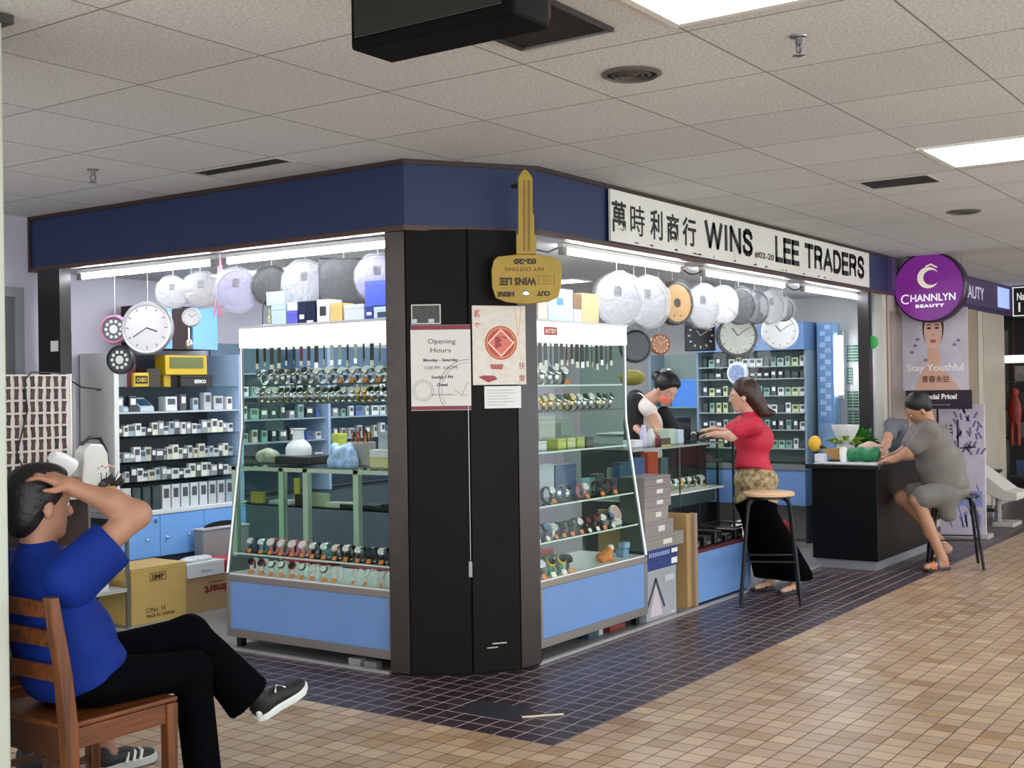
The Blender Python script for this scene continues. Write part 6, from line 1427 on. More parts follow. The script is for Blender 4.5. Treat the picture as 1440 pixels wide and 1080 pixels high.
def shoe(parent, heel, toe, up, um, sm_, L=0.26, nm='shoe', stripes=False):
    heel, toe = Vector(heel), Vector(toe); f = (toe-heel).normalized(); u = Vector(up); u = (u-f*u.dot(f)).normalized(); l = u.cross(f)
    M = Matrix(((f.x, l.x, u.x, heel.x), (f.y, l.y, u.y, heel.y), (f.z, l.z, u.z, heel.z), (0, 0, 0, 1)))
    q = lambda x, y, z: M @ Vector((x*L/0.26, y, z)); R = Matrix((f, l, u)).transposed()
    o = body(nm, [ell(q(0.035, 0, 0.055), (0.042, 0.034, 0.045), R, 0.03), ell(q(0.10, 0, 0.055), (0.07, 0.038, 0.035), R, 0.03), ell(q(0.185, 0, 0.042), (0.065, 0.040, 0.024), R, 0.03), cap(q(0.035, 0, 0.06), q(0.03, 0, 0.10), 0.034, 0.036, 0.02)],
             um, parent, 0.006, clips=[(q(0, 0, 0.021), -u)])
    out = [(0.0, -0.02), (0.03, -0.036), (0.10, -0.036), (0.17, -0.044), (0.225, -0.038), (0.258, -0.012), (0.258, 0.012), (0.225, 0.036), (0.17, 0.042), (0.10, 0.034), (0.03, 0.036), (0.0, 0.02)]
    MB().prism([(x*L/0.26, y) for x, y in out], 0.001, 0.038, M).build('sole', sm_, o, bevel=0.008)
    if not stripes: MB().box(-0.003, -0.033, 0.036, 0.035, 0.033, 0.060, M).build('heel_tab', sm_, o, bevel=0.006)
    if stripes:
        for k in range(3): MB().tube([q(0.10+0.03*k, -0.041, 0.032), q(0.115+0.03*k, -0.030, 0.066), q(0.12+0.03*k, 0, 0.082-0.008*k)], 0.007, 6).build('stripe', mat('#e6e6e2', 0.5), o, smooth=True)
    else: MB().tube([q(0.10, -0.02, 0.088), q(0.13, 0.015, 0.083), q(0.15, -0.018, 0.078)], 0.004, 6).build('lace', mat('#e6e6e2', 0.5), o, smooth=True)
    return o

hairm = mat('#0e0c0c', 0.45, var=0.3, vscale=60, bump=0.4)
# ---- seated man in blue, hand on his head
P = thing('person', 'man in a blue t-shirt and black trousers seated on a wooden chair holding his head', 'person', (2.6, 3.64, 0))
sk = skin('#a97a62')
Hd = Head((2.462, 3.668, 1.140), (0.93, -0.14, -0.05), (0.10, 0, 1), 1.0)
wr_ = Vector((2.515, 3.552, 1.192))
arm = [cap((2.49, 3.48, 0.953), (2.655, 3.405, 1.098), 0.050, 0.043, 0.03), cap((2.655, 3.405, 1.098), (2.60, 3.46, 1.14), 0.042, 0.042, 0.03), cap((2.60, 3.46, 1.14), wr_, 0.041, 0.027, 0.03)]
hnd = hand(wr_, (-0.62, 0.42, 0.42), (-0.25, 0.55, -0.75), -1, 0.55, 1.02)
core = [cap((2.44, 3.665, 0.93), (2.452, 3.667, 1.07), 0.054, 0.052, 0.03), cap((2.49, 3.65, 0.60), (2.47, 3.66, 0.88), 0.075, 0.07, 0.05), cap((2.455, 3.54, 0.905), (2.455, 3.78, 0.905), 0.042, 0.042, 0.04),
        cap((2.45, 3.83, 0.91), (2.55, 3.87, 0.68), 0.045, 0.04), cap((2.55, 3.87, 0.68), (2.78, 3.76, 0.62), 0.04, 0.028)] + hand((2.78, 3.76, 0.62), (0.9, -0.3, -0.1), (0, 0, -1), 1, 0.5) + [
        cap((2.60, 3.56, 0.53), (2.95, 3.49, 0.505), 0.05, 0.045), cap((2.95, 3.49, 0.50), (3.02, 3.49, 0.09), 0.045, 0.034), cap((2.56, 3.74, 0.54), (3.04, 3.60, 0.61), 0.06, 0.05), cap((3.04, 3.60, 0.61), (3.285, 3.495, 0.325), 0.045, 0.034), cap((2.56, 3.60, 0.54), (2.56, 3.70, 0.54), 0.05, 0.05)]
body('body', Hd.prims() + arm + hnd + core, sk, P, 0.0065)
Hd.eyes(P)
hp_ = [ell(Hd.p(-0.022, 0, 0.038), (0.104, 0.087, 0.100), Hd.R, 0.02), ell(Hd.p(-0.060, 0, -0.035), (0.062, 0.076, 0.080), Hd.R, 0.03), ell(Hd.p(0.03, 0, 0.10), (0.06, 0.06, 0.035), Hd.R, 0.03)]
body('hair', hp_, hairm, P, 0.0065, clips=[(Hd.p(0.030, 0, 0.0), Hd.f*0.80 - Hd.u*0.62)])
shm = mat('#0a297c', 0.75, var=0.16, vscale=9, bump=0.35, spec=0.2)
tor = [ell((2.482, 3.65, 0.83), (0.112, 0.190, 0.17), None, 0.05), ell((2.485, 3.65, 0.70), (0.100, 0.178, 0.18), None, 0.05), ell((2.552, 3.645, 0.66), (0.142, 0.180, 0.17), None, 0.06), ell((2.555, 3.64, 0.545), (0.145, 0.182, 0.10), None, 0.05), cap((2.455, 3.53, 0.915), (2.455, 3.79, 0.915), 0.068, 0.068, 0.05), cap((2.445, 3.665, 0.94), (2.447, 3.667, 0.975), 0.078, 0.066, 0.03),
       cap((2.455, 3.80, 0.90), (2.50, 3.86, 0.78), 0.068, 0.064, 0.04), ell((2.62, 3.60, 0.61), (0.09, 0.13, 0.05), None, 0.04)]
ad = Vector((2.655, 3.405, 1.098))-Vector((2.47, 3.49, 0.935)); ad.normalize()
bodies('t_shirt', [(tor, [((0, 0, 0.478), (0, 0, -1))]), ([cap((2.45, 3.52, 0.905), (2.61, 3.426, 1.055), 0.074, 0.069, 0.03), cap((2.47, 3.51, 0.86), (2.58, 3.44, 0.98), 0.070, 0.066, 0.04)], [(Vector((2.572, 3.443, 1.025)), ad)])], shm, P, 0.0085)
trm = mat('#050609', 0.9, var=0.2, vscale=8, bump=0.3, spec=0.04)
ld = Vector((3.285, 3.495, 0.325))-Vector((3.04, 3.60, 0.61)); ld.normalize()
bodies('trousers', [([ell((2.57, 3.64, 0.525), (0.15, 0.185, 0.075), None, 0.04), cap((2.60, 3.545, 0.525), (2.95, 3.49, 0.505), 0.086, 0.068, 0.04), cap((2.60, 3.75, 0.54), (3.035, 3.60, 0.612), 0.088, 0.064, 0.04), cap((2.95, 3.49, 0.50), (3.005, 3.49, 0.05), 0.068, 0.066, 0.03)], [((0, 0, 0.065), (0, 0, -1)), ((0, 0, 0.4515), (0, 0, -1))] if False else [((0, 0, 0.065), (0, 0, -1))]),
        ([cap((2.95, 3.63, 0.60), (3.035, 3.60, 0.612), 0.066, 0.066, 0.03), cap((3.035, 3.60, 0.610), (3.30, 3.49, 0.31), 0.066, 0.070, 0.03), cap((3.10, 3.57, 0.50), (3.22, 3.525, 0.30), 0.055, 0.055, 0.05)], [(Vector((3.262, 3.505, 0.352)), ld)])], trm, P, 0.0085)
sb, sw = mat('#0e0e10', 0.6, var=0.2, vscale=40), mat('#d9dfdc', 0.5)
MB().tube([(3.262, 3.505, 0.352), (3.30, 3.490, 0.305)], [0.038, 0.034], 12).build('sock', mat('#a9adb2', 0.7), P, smooth=True)
shoe(P, (3.268, 3.50, 0.245), (3.50, 3.45, 0.335), (0.1, -0.25, 0.97), sb, sw, 0.25); shoe(P, (2.965, 3.49, 0.0), (3.22, 3.485, 0.0), (0, 0, 1), sb, sw, 0.255)
# ---- second person beside him, almost wholly hidden
P = thing('person', 'person with bare shins and striped sneakers sitting hidden beyond the man in blue', 'person', (2.55, 4.26, 0))
Hd = Head((2.46, 4.30, 1.16), (1, 0, -0.1)); sk = skin('#9c7460')
body('body', Hd.prims() + [cap((2.44, 4.30, 0.95), (2.45, 4.30, 1.08), 0.05, 0.05), cap((2.47, 4.28, 0.6), (2.44, 4.30, 0.9), 0.11, 0.11, 0.05), cap((2.44, 4.13, 0.90), (2.44, 4.46, 0.90), 0.05), cap((2.44, 4.12, 0.90), (2.50, 4.08, 0.64), 0.045, 0.04), cap((2.50, 4.08, 0.64), (2.74, 4.14, 0.60), 0.038, 0.028)] + hand((2.74, 4.14, 0.60), (1, 0.1, -0.1), (0, 0, -1), -1)
     + [cap((2.44, 4.47, 0.90), (2.50, 4.50, 0.64), 0.045, 0.04), cap((2.50, 4.50, 0.64), (2.74, 4.40, 0.60), 0.038, 0.028)] + hand((2.74, 4.40, 0.60), (1, -0.1, -0.1), (0, 0, -1), 1) + [cap((2.53, 4.18, 0.53), (2.93, 4.15, 0.49), 0.075, 0.055), cap((2.93, 4.15, 0.49), (3.06, 4.12, 0.08), 0.053, 0.038), cap((2.53, 4.36, 0.53), (2.88, 4.37, 0.49), 0.075, 0.055), cap((2.88, 4.37, 0.49), (2.84, 4.33, 0.08), 0.053, 0.038)], sk, P, 0.010)
Hd.eyes(P)
body('hair', [ell(Hd.p(-0.022, 0, 0.038), (0.104, 0.087, 0.100), Hd.R, 0.02), ell(Hd.p(-0.06, 0, -0.03), (0.06, 0.076, 0.075), Hd.R, 0.03)], hairm, P, 0.010, clips=[(Hd.p(0.03, 0, 0), Hd.f*0.8-Hd.u*0.62)])
body('shirt', [ell((2.47, 4.30, 0.80), (0.13, 0.19, 0.19), None, 0.05), ell((2.50, 4.28, 0.60), (0.14, 0.18, 0.14), None, 0.05), cap((2.45, 4.14, 0.905), (2.45, 4.46, 0.905), 0.066), cap((2.45, 4.13, 0.9), (2.475, 4.11, 0.77), 0.062), cap((2.45, 4.46, 0.9), (2.475, 4.49, 0.77), 0.062)], mat('#5d6064', 0.7, var=0.1), P, 0.011)
body('shorts', [ell((2.53, 4.27, 0.525), (0.14, 0.19, 0.075)), cap((2.53, 4.18, 0.535), (2.86, 4.155, 0.505), 0.085, 0.075), cap((2.53, 4.36, 0.535), (2.82, 4.37, 0.505), 0.085, 0.075)], mat('#4a4c50', 0.7), P, 0.011)
shoe(P, (3.01, 4.125, 0), (3.28, 4.10, 0), (0, 0, 1), mat('#1c1c1e', 0.6), mat('#b7bab5', 0.6), 0.27, stripes=True); shoe(P, (2.80, 4.33, 0), (3.06, 4.32, 0), (0, 0, 1), mat('#1c1c1e', 0.6), mat('#b7bab5', 0.6), 0.26, stripes=True)

# ---- woman in red leaning on the sales counter
P = thing('person', 'woman in a red blouse and black trousers leaning on the sales counter', 'person', (8.45, 3.55, 0))
sk = skin('#d2a48c'); D0 = 9.02
g = lambda px, py, d=0.0: atd(px, py, D0+d)
fw_ = (RT*-0.92 + FW*0.25); fw_.z = -0.10
Hd = Head(g(1046, 556), fw_, (-0.10, 0, 1), 0.98)
shN, shF = g(1060, 598, -0.14), g(1046, 596, 0.16)
elN, elF = g(1028, 613, -0.14), g(1022, 609, 0.18)
wrN, wrF = g(1009, 611, 0.0), g(1009, 605, 0.18)
hipc = g(1063, 690); chest = g(1060, 618); waist = g(1058, 655)
ftN, ftF = Vector((8.40, 3.40, 0.0)), Vector((8.44, 3.62, 0.0))
legs = [cap(g(1066, 700, -0.06), g(1070, 755, -0.05), 0.05, 0.045), cap(g(1070, 755, -0.05), ftN+Vector((0.04, 0, 0.09)), 0.045, 0.036), cap(g(1062, 700, 0.06), g(1064, 755, 0.06), 0.05, 0.045), cap(g(1064, 755, 0.06), ftF+Vector((0.04, 0, 0.09)), 0.045, 0.036)]
body('body', Hd.prims() + [cap(g(1056, 588), Hd.p(-0.015, 0, -0.06), 0.048, 0.046), cap(g(1060, 680), chest, 0.07, 0.075, 0.05), cap(shN, elN, 0.042, 0.037), cap(elN, wrN, 0.036, 0.025), cap(shF, elF, 0.042, 0.037), cap(elF, wrF, 0.036, 0.025)]
     + hand(wrN, wrN-elN+Vector((-0.1, 0.05, 0)), (0, 0, -1), -1, 0.5, 0.92) + hand(wrF, wrF-elF+Vector((-0.1, 0.05, 0)), (0, 0, -1), 1, 0.5, 0.92) + legs + [cap(ftN+Vector((0.04, 0, 0.05)), ftN+Vector((-0.11, 0.04, 0.03)), 0.030, 0.022), cap(ftF+Vector((0.04, 0, 0.05)), ftF+Vector((-0.11, 0.04, 0.03)), 0.030, 0.022)], sk, P, 0.0095)
Hd.eyes(P)
hm_ = mat('#3a2119', 0.4, var=0.3, vscale=50, bump=0.3)
body('hair', [ell(Hd.p(-0.020, 0, 0.038), (0.104, 0.086, 0.100), Hd.R, 0.02), ell(Hd.p(-0.065, 0, -0.02), (0.062, 0.074, 0.085), Hd.R, 0.03), ell(Hd.p(-0.105, 0, -0.095), (0.06, 0.05, 0.075), Hd.R, 0.04), ell(Hd.p(-0.165, 0, -0.155), (0.055, 0.03, 0.03), Hd.R, 0.04)], hm_, P, 0.009, clips=[(Hd.p(0.028, 0, 0.0), Hd.f*0.85-Hd.u*0.52)])
MB().ball(tuple(Hd.p(-0.115, -0.05, -0.01)), 0.016, (1, 1, 1.6), 8).build('hair_clip', mat('#e5dca0', 0.3), P, smooth=True)
redm = mat('#c4213f', 0.65, var=0.12, vscale=12, bump=0.35)
body('blouse', [ell(chest, (0.125, 0.150, 0.14), None, 0.05), ell(waist, (0.115, 0.135, 0.15), None, 0.05), ell(g(1062, 672), (0.135, 0.15, 0.10), None, 0.05), cap(shN, shF, 0.066, 0.066, 0.05), cap(shN, g(1036, 606, -0.14), 0.062, 0.056, 0.03), cap(shF, g(1030, 603, 0.18), 0.062, 0.056, 0.03), cap(g(1056, 590), g(1054, 584), 0.062, 0.055, 0.03)],
     redm, P, 0.0095, clips=[(g(1062, 662)+Vector((0, 0, 0.0)), Vector((-0.28, 0.0, -1)))])
tun = mat('#b29a72', 0.6, var=0.75, vscale=28)
body('tunic', [ell(g(1063, 676), (0.150, 0.165, 0.13), None, 0.05), ell(g(1063, 702), (0.150, 0.165, 0.09), None, 0.05)], tun, P, 0.0095, clips=[(g(1063, 713), (0, 0, -1)), (g(1063, 645), (0, 0, 1))])
pb = mat('#040405', 0.9, var=0.2, bump=0.3, spec=0.04)
body('trousers', [ell(g(1063, 708), (0.140, 0.155, 0.08), None, 0.05), cap(g(1064, 712, -0.06), ftN+Vector((0.05, 0.02, 0.10)), 0.115, 0.135, 0.05), cap(g(1060, 712, 0.06), ftF+Vector((0.03, -0.02, 0.10)), 0.115, 0.13, 0.05)], pb, P, 0.011, clips=[((0, 0, 0.095), (0, 0, -1))])
for f_ in (ftN, ftF):
    o = MB().prism([(0.06, -0.03), (0.075, 0.01), (0.05, 0.04), (-0.10, 0.085), (-0.155, 0.075), (-0.15, 0.03), (-0.06, -0.01)], 0.0, 0.022, Matrix.Translation(f_)).build('sandal', mat('#1a1516', 0.5), P, bevel=0.004)
    MB().tube([f_+Vector((-0.04, -0.005, 0.02)), f_+Vector((-0.035, 0.02, 0.065)), f_+Vector((-0.02, 0.055, 0.02))], 0.008, 6).build('strap', mat('#1a1516', 0.5), o)

# ---- seller with a coral mask, bent over the counter
P = thing('person', 'seller with black pinned hair and a coral face mask bent behind the counter', 'person', (8.4, 4.85, 0))
D0 = 9.75; sk = skin('#cfa288')
f2 = (RT*0.55 - FW*0.62); f2.z = -0.50
Hd = Head(g(936, 547), f2, (0.05, -0.1, 1), 1.0)
sL, sR = g(894, 560, 0.10), g(914, 578, -0.22)
body('body', Hd.prims() + [cap(g(907, 566), Hd.p(-0.03, 0, -0.05), 0.05, 0.048), cap(g(903, 660), g(906, 590), 0.08, 0.08, 0.05), cap(g(903, 660), g(903, 760), 0.10, 0.07), cap(sL, g(888, 595, 0.0), 0.042, 0.036), cap(g(888, 595), g(905, 612, -0.35), 0.034, 0.026), cap(sR, g(926, 606, -0.30), 0.042, 0.036), cap(g(926, 606, -0.30), g(940, 613, -0.5), 0.034, 0.026)]
     + hand(g(905, 612, -0.35), RT*0.6-FW*0.5, (0, 0, -1), 1, 0.6, 0.92) + hand(g(940, 613, -0.5), RT*0.5-FW*0.5, (0, 0, -1), -1, 0.6, 0.92) + [cap(g(900, 755, -0.08), Vector((8.25, 4.80, 0.03)), 0.06, 0.045), cap(g(906, 755, 0.08), Vector((8.40, 4.95, 0.03)), 0.06, 0.045)], sk, P, 0.010)
Hd.eyes(P)
body('hair', [ell(Hd.p(-0.015, 0, 0.040), (0.108, 0.090, 0.103), Hd.R, 0.02), ell(Hd.p(0.035, 0, 0.075), (0.07, 0.07, 0.05), Hd.R, 0.03), ell(Hd.p(-0.12, 0, 0.045), (0.052, 0.055, 0.052), Hd.R, 0.02)], hairm, P, 0.009, clips=[(Hd.p(0.035, 0, 0.0), Hd.f*0.82-Hd.u*0.57)])
MB().tube([Hd.p(-0.075, -0.03, 0.135), Hd.p(-0.045, 0.0, 0.150), Hd.p(-0.02, 0.035, 0.140)], 0.010, 8).build('hair_clip', mat('#c8ccd2', 0.2, 0.8), P, smooth=True)
body('face_mask', [ell(Hd.p(0.036, 0, -0.055), (0.064, 0.064, 0.062), Hd.R, 0.02), ell(Hd.p(0.066, 0, -0.042), (0.028, 0.030, 0.032), Hd.R, 0.03)], mat('#f08476', 0.9, var=0.06, vscale=40), P, 0.008, clips=[(Hd.p(0, 0, -0.012), Hd.u), (Hd.p(0.01, 0, 0), -Hd.f)])
bodies('blouse', [([ell(g(908, 598), (0.12, 0.14, 0.15), None, 0.05), ell(g(906, 640), (0.12, 0.15, 0.17), None, 0.05), cap(sL, sR, 0.060, 0.060, 0.05)], [])], mat('#eadcd8', 0.7, var=0.08, vscale=10), P, 0.010)
bodies('cardigan', [([cap(sL, g(888, 598, 0.0), 0.072, 0.066, 0.03), cap(g(893, 566, -0.05), g(891, 640, -0.10), 0.080, 0.085, 0.03)], []), ([cap(g(934, 580, 0.05), g(948, 604, 0.0), 0.055, 0.055, 0.03)], [])], mat('#121219', 0.7), P, 0.010)
MB().tube([g(920, 570, -0.16), g(922, 592, -0.24), g(924, 606, -0.26)], 0.014, 8).build('lanyard', mat('#7c1424', 0.5), P, smooth=True)
body('trousers', [cap(g(903, 670), g(903, 760), 0.14, 0.09, 0.05), cap(g(900, 755, -0.08), Vector((8.25, 4.80, 0.06)), 0.08, 0.07), cap(g(906, 755, 0.08), Vector((8.40, 4.95, 0.06)), 0.08, 0.07)], mat('#1a1a20', 0.7), P, 0.012, clips=[((0, 0, 0.03), (0, 0, -1))])
for v in ((8.25, 4.80), (8.40, 4.95)): shoe(P, (v[0]-0.03, v[1]+0.03, 0), (v[0]+0.10, v[1]-0.19, 0), (0, 0, 1), mat('#1a1a1c', 0.5), mat('#2a2a2c', 0.5), 0.24)
o = body('round_cushion', [ell(atd(889, 531, 10.6), (0.11, 0.12, 0.07), None, 0.02)], mat('#8d8a3a', 0.7, var=0.15), None, 0.012); tag(o, 'olive green round cushion hung behind the seller', 'cushion')
pc = atd(889, 531, 10.6); MB().tube([(pc.x, pc.y, pc.z+0.02), (pc.x, pc.y+0.02, 2.356)], 0.006, 6).build('cord', mat('#8a8a70', 0.6), o)

# ---- man in grey at the desk
P = thing('person', 'man in grey shirt and shorts with orange-strapped sandals sitting at the black desk', 'person', (10.2, 2.8, 0))
D0 = 9.95; sk = skin('#b48468')
f3 = (RT*-0.80 + FW*0.10); f3.z = -0.55
Hd = Head(g(1291, 574), f3, (-0.3, 0, 1), 1.02)
sN, sF = g(1306, 604, -0.15), g(1297, 600, 0.17); hip = g(1332, 684)
eN, eF = g(1277, 637, -0.12), g(1270, 636, 0.18); wN, wF = g(1256, 646, -0.08), g(1252, 642, 0.12)
kN, kF = g(1290, 703, -0.12), g(1268, 700, 0.12); aN = Vector((10.02, 2.80, 0.09)); aF = g(1332, 772, 0.12)
body('body', Hd.prims() + [cap(g(1305, 592), Hd.p(-0.03, 0, -0.05), 0.056, 0.054), cap(hip, g(1308, 615), 0.12, 0.11, 0.05), cap(sN, eN, 0.048, 0.042), cap(eN, wN, 0.040, 0.028), cap(sF, eF, 0.048, 0.042), cap(eF, wF, 0.040, 0.028)]
     + hand(wN, RT*-0.85+FW*0.2+Vector((0, 0, -0.15)), (0, 0, -1), 1, 0.5) + hand(wF, RT*-0.85+FW*0.1+Vector((0, 0, -0.2)), (0, 0, -1), -1, 0.5)
     + [cap(g(1330, 688, -0.09), kN, 0.085, 0.060), cap(kN, aN, 0.058, 0.037, 0.03), cap(g(1304, 735, -0.115), g(1306, 750, -0.11), 0.045, 0.04, 0.03), cap(g(1330, 686, 0.09), kF, 0.085, 0.060), cap(kF, aF, 0.055, 0.036), cap(aN, aN+Vector((0.02, -0.01, -0.045)), 0.037, 0.032), cap(aN+Vector((0.02, -0.01, -0.045)), aN+Vector((-0.13, 0.09, -0.055)), 0.034, 0.026, 0.02), cap(aF, aF+Vector((-0.12, 0.08, -0.05)), 0.034, 0.024)], sk, P, 0.010)
Hd.eyes(P)
body('hair', [ell(Hd.p(-0.018, 0, 0.040), (0.103, 0.085, 0.098), Hd.R, 0.02), ell(Hd.p(-0.055, 0, -0.005), (0.058, 0.075, 0.07), Hd.R, 0.03)], mat('#15110f', 0.5, var=0.3, vscale=50), P, 0.009, clips=[(Hd.p(0.032, 0, 0.012), Hd.f*0.75-Hd.u*0.66)])
gm = mat('#77706c', 0.75, var=0.12, vscale=14, bump=0.5)
body('shirt', [ell(g(1308, 622), (0.16, 0.18, 0.16), None, 0.06), ell(g(1322, 655), (0.165, 0.19, 0.17), None, 0.06), ell(g(1330, 680), (0.165, 0.19, 0.12), None, 0.06), cap(sN, sF, 0.075, 0.075, 0.05), cap(sN, g(1287, 628, -0.13), 0.075, 0.070, 0.04), cap(sF, g(1280, 624, 0.175), 0.075, 0.070, 0.04), cap(g(1340, 640), g(1346, 672), 0.07, 0.06, 0.06)], gm, P, 0.010, clips=[(g(1330, 702), (0.0, 0, -1))])
body('shorts', [ell(g(1332, 690), (0.155, 0.18, 0.10), None, 0.05), cap(g(1330, 692, -0.09), g(1297, 700, -0.115), 0.100, 0.095, 0.04), cap(g(1330, 690, 0.09), g(1283, 694, 0.11), 0.095, 0.085, 0.04), cap(g(1330, 700, -0.09), g(1333, 722, -0.09), 0.085, 0.07, 0.05)], mat('#6f6d68', 0.75, var=0.1, vscale=14, bump=0.4), P, 0.010, clips=[(g(1284, 706, -0.11), RT*-1.0+Vector((0, 0, -0.35)))])
for a_, off in ((aN, 0.0), (aF, aF.z-0.09)):
    T = Matrix.Translation((a_.x, a_.y, off)) @ Matrix.Rotation(math.atan2(0.09, -0.13), 4, 'Z')
    o = MB().prism([(-0.06, -0.03), (0.10, -0.045), (0.17, -0.03), (0.185, 0.0), (0.17, 0.035), (0.10, 0.045), (-0.06, 0.03)], 0.0, 0.022, T).build('sandal', mat('#1b1718', 0.5), P, bevel=0.004)
    for (x, hgt, c) in ((0.10, 0.058, '#e2793a'), (0.06, 0.075, '#3d4468'), (0.125, 0.048, '#e2793a')): MB().tube([T @ Vector((x, -0.042, 0.018)), T @ Vector((x-0.01, 0, hgt+0.012)), T @ Vector((x, 0.042, 0.018))], 0.011, 8).build('strap', mat(c, 0.5), o, smooth=True)
# ---- bent person at the far end of the desk
P = thing('person', 'bent person in a grey top at the far end of the desk behind the man', 'person', (11.4, 3.5, 0))
D0 = 11.05; sk = skin('#c08f74')
f4 = (RT*-0.35 - FW*0.75); f4.z = -0.5
Hd = Head(g(1286, 581), f4, (0, 0, 1), 0.98)
s1, s2 = g(1254, 598, -0.05), g(1290, 600, 0.08)
body('body', Hd.prims() + [cap(g(1278, 600), Hd.p(-0.03, 0, -0.05), 0.05, 0.05), cap(g(1285, 700, 0.15), g(1276, 615, 0.1), 0.11, 0.11, 0.05), cap(s1, g(1246, 625, -0.45), 0.044, 0.038), cap(g(1246, 625, -0.45), g(1236, 643, -0.78), 0.036, 0.027), cap(s2, g(1290, 640, -0.1), 0.044, 0.038), cap(g(1290, 640, -0.1), g(1262, 648, -0.5), 0.036, 0.027)]
     + hand(g(1236, 643, -0.78), FW*-0.6+RT*-0.2, (0, 0, -1), -1, 0.5, 0.92) + hand(g(1262, 648, -0.5), FW*-0.5+RT*-0.6, (0, 0, -1), 1, 0.5, 0.92) + [cap(g(1278, 695, 0.1), g(1270, 700, -0.28), 0.07, 0.055) if False else cap(g(1285, 700, 0.15), g(1290, 712, 0.1), 0.1, 0.09), cap(Vector((11.40, 3.42, 0.52)), Vector((11.30, 3.30, 0.50)), 0.07, 0.06), cap(Vector((11.30, 3.30, 0.50)), Vector((11.34, 3.30, 0.05)), 0.055, 0.04), cap(Vector((11.40, 3.60, 0.52)), Vector((11.32, 3.62, 0.50)), 0.07, 0.06), cap(Vector((11.32, 3.62, 0.50)), Vector((11.36, 3.62, 0.05)), 0.055, 0.04), cap(Vector((11.42, 3.5, 0.58)), g(1283, 690, 0.15), 0.1, 0.1)], sk, P, 0.011)
Hd.eyes(P)
body('hair', [ell(Hd.p(-0.018, 0, 0.040), (0.103, 0.085, 0.098), Hd.R, 0.02), ell(Hd.p(-0.06, 0, -0.01), (0.058, 0.075, 0.08), Hd.R, 0.03)], hairm, P, 0.011, clips=[(Hd.p(0.03, 0, 0.01), Hd.f*0.75-Hd.u*0.66)])
body('top', [ell(g(1272, 622, 0.08), (0.15, 0.16, 0.15), None, 0.05), ell(g(1280, 665, 0.13), (0.15, 0.16, 0.18), None, 0.05), cap(s1, s2, 0.066, 0.066, 0.05), cap(s1, g(1252, 612, -0.25), 0.062, 0.056, 0.03), cap(s2, g(1290, 620, 0.0), 0.062, 0.056, 0.03)], mat('#62676e', 0.7, var=0.08, vscale=10), P, 0.011)
body('trousers', [ell(Vector((11.42, 3.5, 0.55)), (0.15, 0.18, 0.09), None, 0.04), cap(Vector((11.40, 3.42, 0.53)), Vector((11.30, 3.30, 0.50)), 0.085, 0.07), cap(Vector((11.30, 3.30, 0.50)), Vector((11.34, 3.30, 0.06)), 0.068, 0.06), cap(Vector((11.40, 3.60, 0.53)), Vector((11.32, 3.62, 0.50)), 0.085, 0.07), cap(Vector((11.32, 3.62, 0.50)), Vector((11.36, 3.62, 0.06)), 0.068, 0.06)], mat('#2a2c30', 0.7), P, 0.012, clips=[((0, 0, 0.03), (0, 0, -1))])
for yy in (3.30, 3.62): shoe(P, (11.40, yy, 0), (11.16, yy, 0), (0, 0, 1), mat('#1c1c1e', 0.5), mat('#3a3a3c', 0.5), 0.24)

# ================================================================ DESK AND THE BEAUTY SHOP NEXT DOOR
dk = mat('#070708', 0.35, spec=0.3)
t = thing('service_desk', 'black box desk with a grey plinth standing in the corridor before the end jamb', 'desk', (10.4, 3.47, 0))
MB().box(9.72, 3.235, 0.0, 11.08, 3.74, 0.075).build('plinth', mat('#8f8f92', 0.4, 0.3), t, bevel=0.002)
MB().box(9.70, 3.215, 0.076, 11.10, 3.76, 0.815).build('body', dk, t, bevel=0.003)
MB().box(9.655, 3.18, 0.816, 11.13, 3.80, 0.852).build('top', mat('#1a1a1c', 0.25), t, bevel=0.004)
zd = 0.8525
p = lambda px, py, x: at(px, py, 0, x)
o = MB(); o.prism([(9.68, 3.24), (10.05, 3.22), (10.10, 3.70), (9.70, 3.74)], zd, zd+0.012); o = o.build('white_cloth', mat('#cfd2d6', 0.6, var=0.1), bevel=0.003); tag(o, 'thin white cloth spread over the desk corner', 'cloth')
zc2 = zd+0.0125
t = thing('desk_lamp', 'desk light with a yellow round end and a brown wedge body on the desk', 'lamp', (9.9, 3.65, zc2))
a = p(1146, 624, 9.9); MB().ball(tuple(a), 0.055, (1, 1, 1.25), 14).build('head', mat('#e2b230', 0.35), t, smooth=True)
b = p(1160, 631, 9.9); c = p(1178, 648, 9.9); MB().prism([(-0.02, 0.0), (0.13, -0.13), (0.17, -0.13), (0.17, 0.01)], -0.04, 0.04, frame(b, (0, -1))).build('wedge', mat('#a07c46', 0.45), t, bevel=0.004)
MB().tube([a, b, (c.x, c.y, zc2+0.02)], 0.016, 8).build('arm', BLACK, t, smooth=True); MB().lathe([(0.08, 0), (0.08, 0.012), (0.02, 0.02)], 18, TR(c.x, c.y, zc2)).build('base', BLACK, t, smooth=True)
y_ = p(1186, 640, 9.86).y; o = MB().lathe([(0.03, 0), (0.032, 0.10), (0.02, 0.12), (0, 0.121)], 14, TR(9.86, y_, zc2)).build('white_bottle', WHITE, smooth=True); tag(o, 'white upright bottle on the desk between the lamp and the green bag', 'bottle')
o = MB(); y_ = p(1153, 648, 9.80).y; o.box(9.78, y_-0.04, zc2, 9.86, y_+0.04, zc2+0.065); o = o.build('small_carton', mat('#d9dde4', 0.4), bevel=0.003); tag(o, 'small white pack on the desk below the yellow lamp end', 'box')
yb = p(1213, 640, 9.88).y
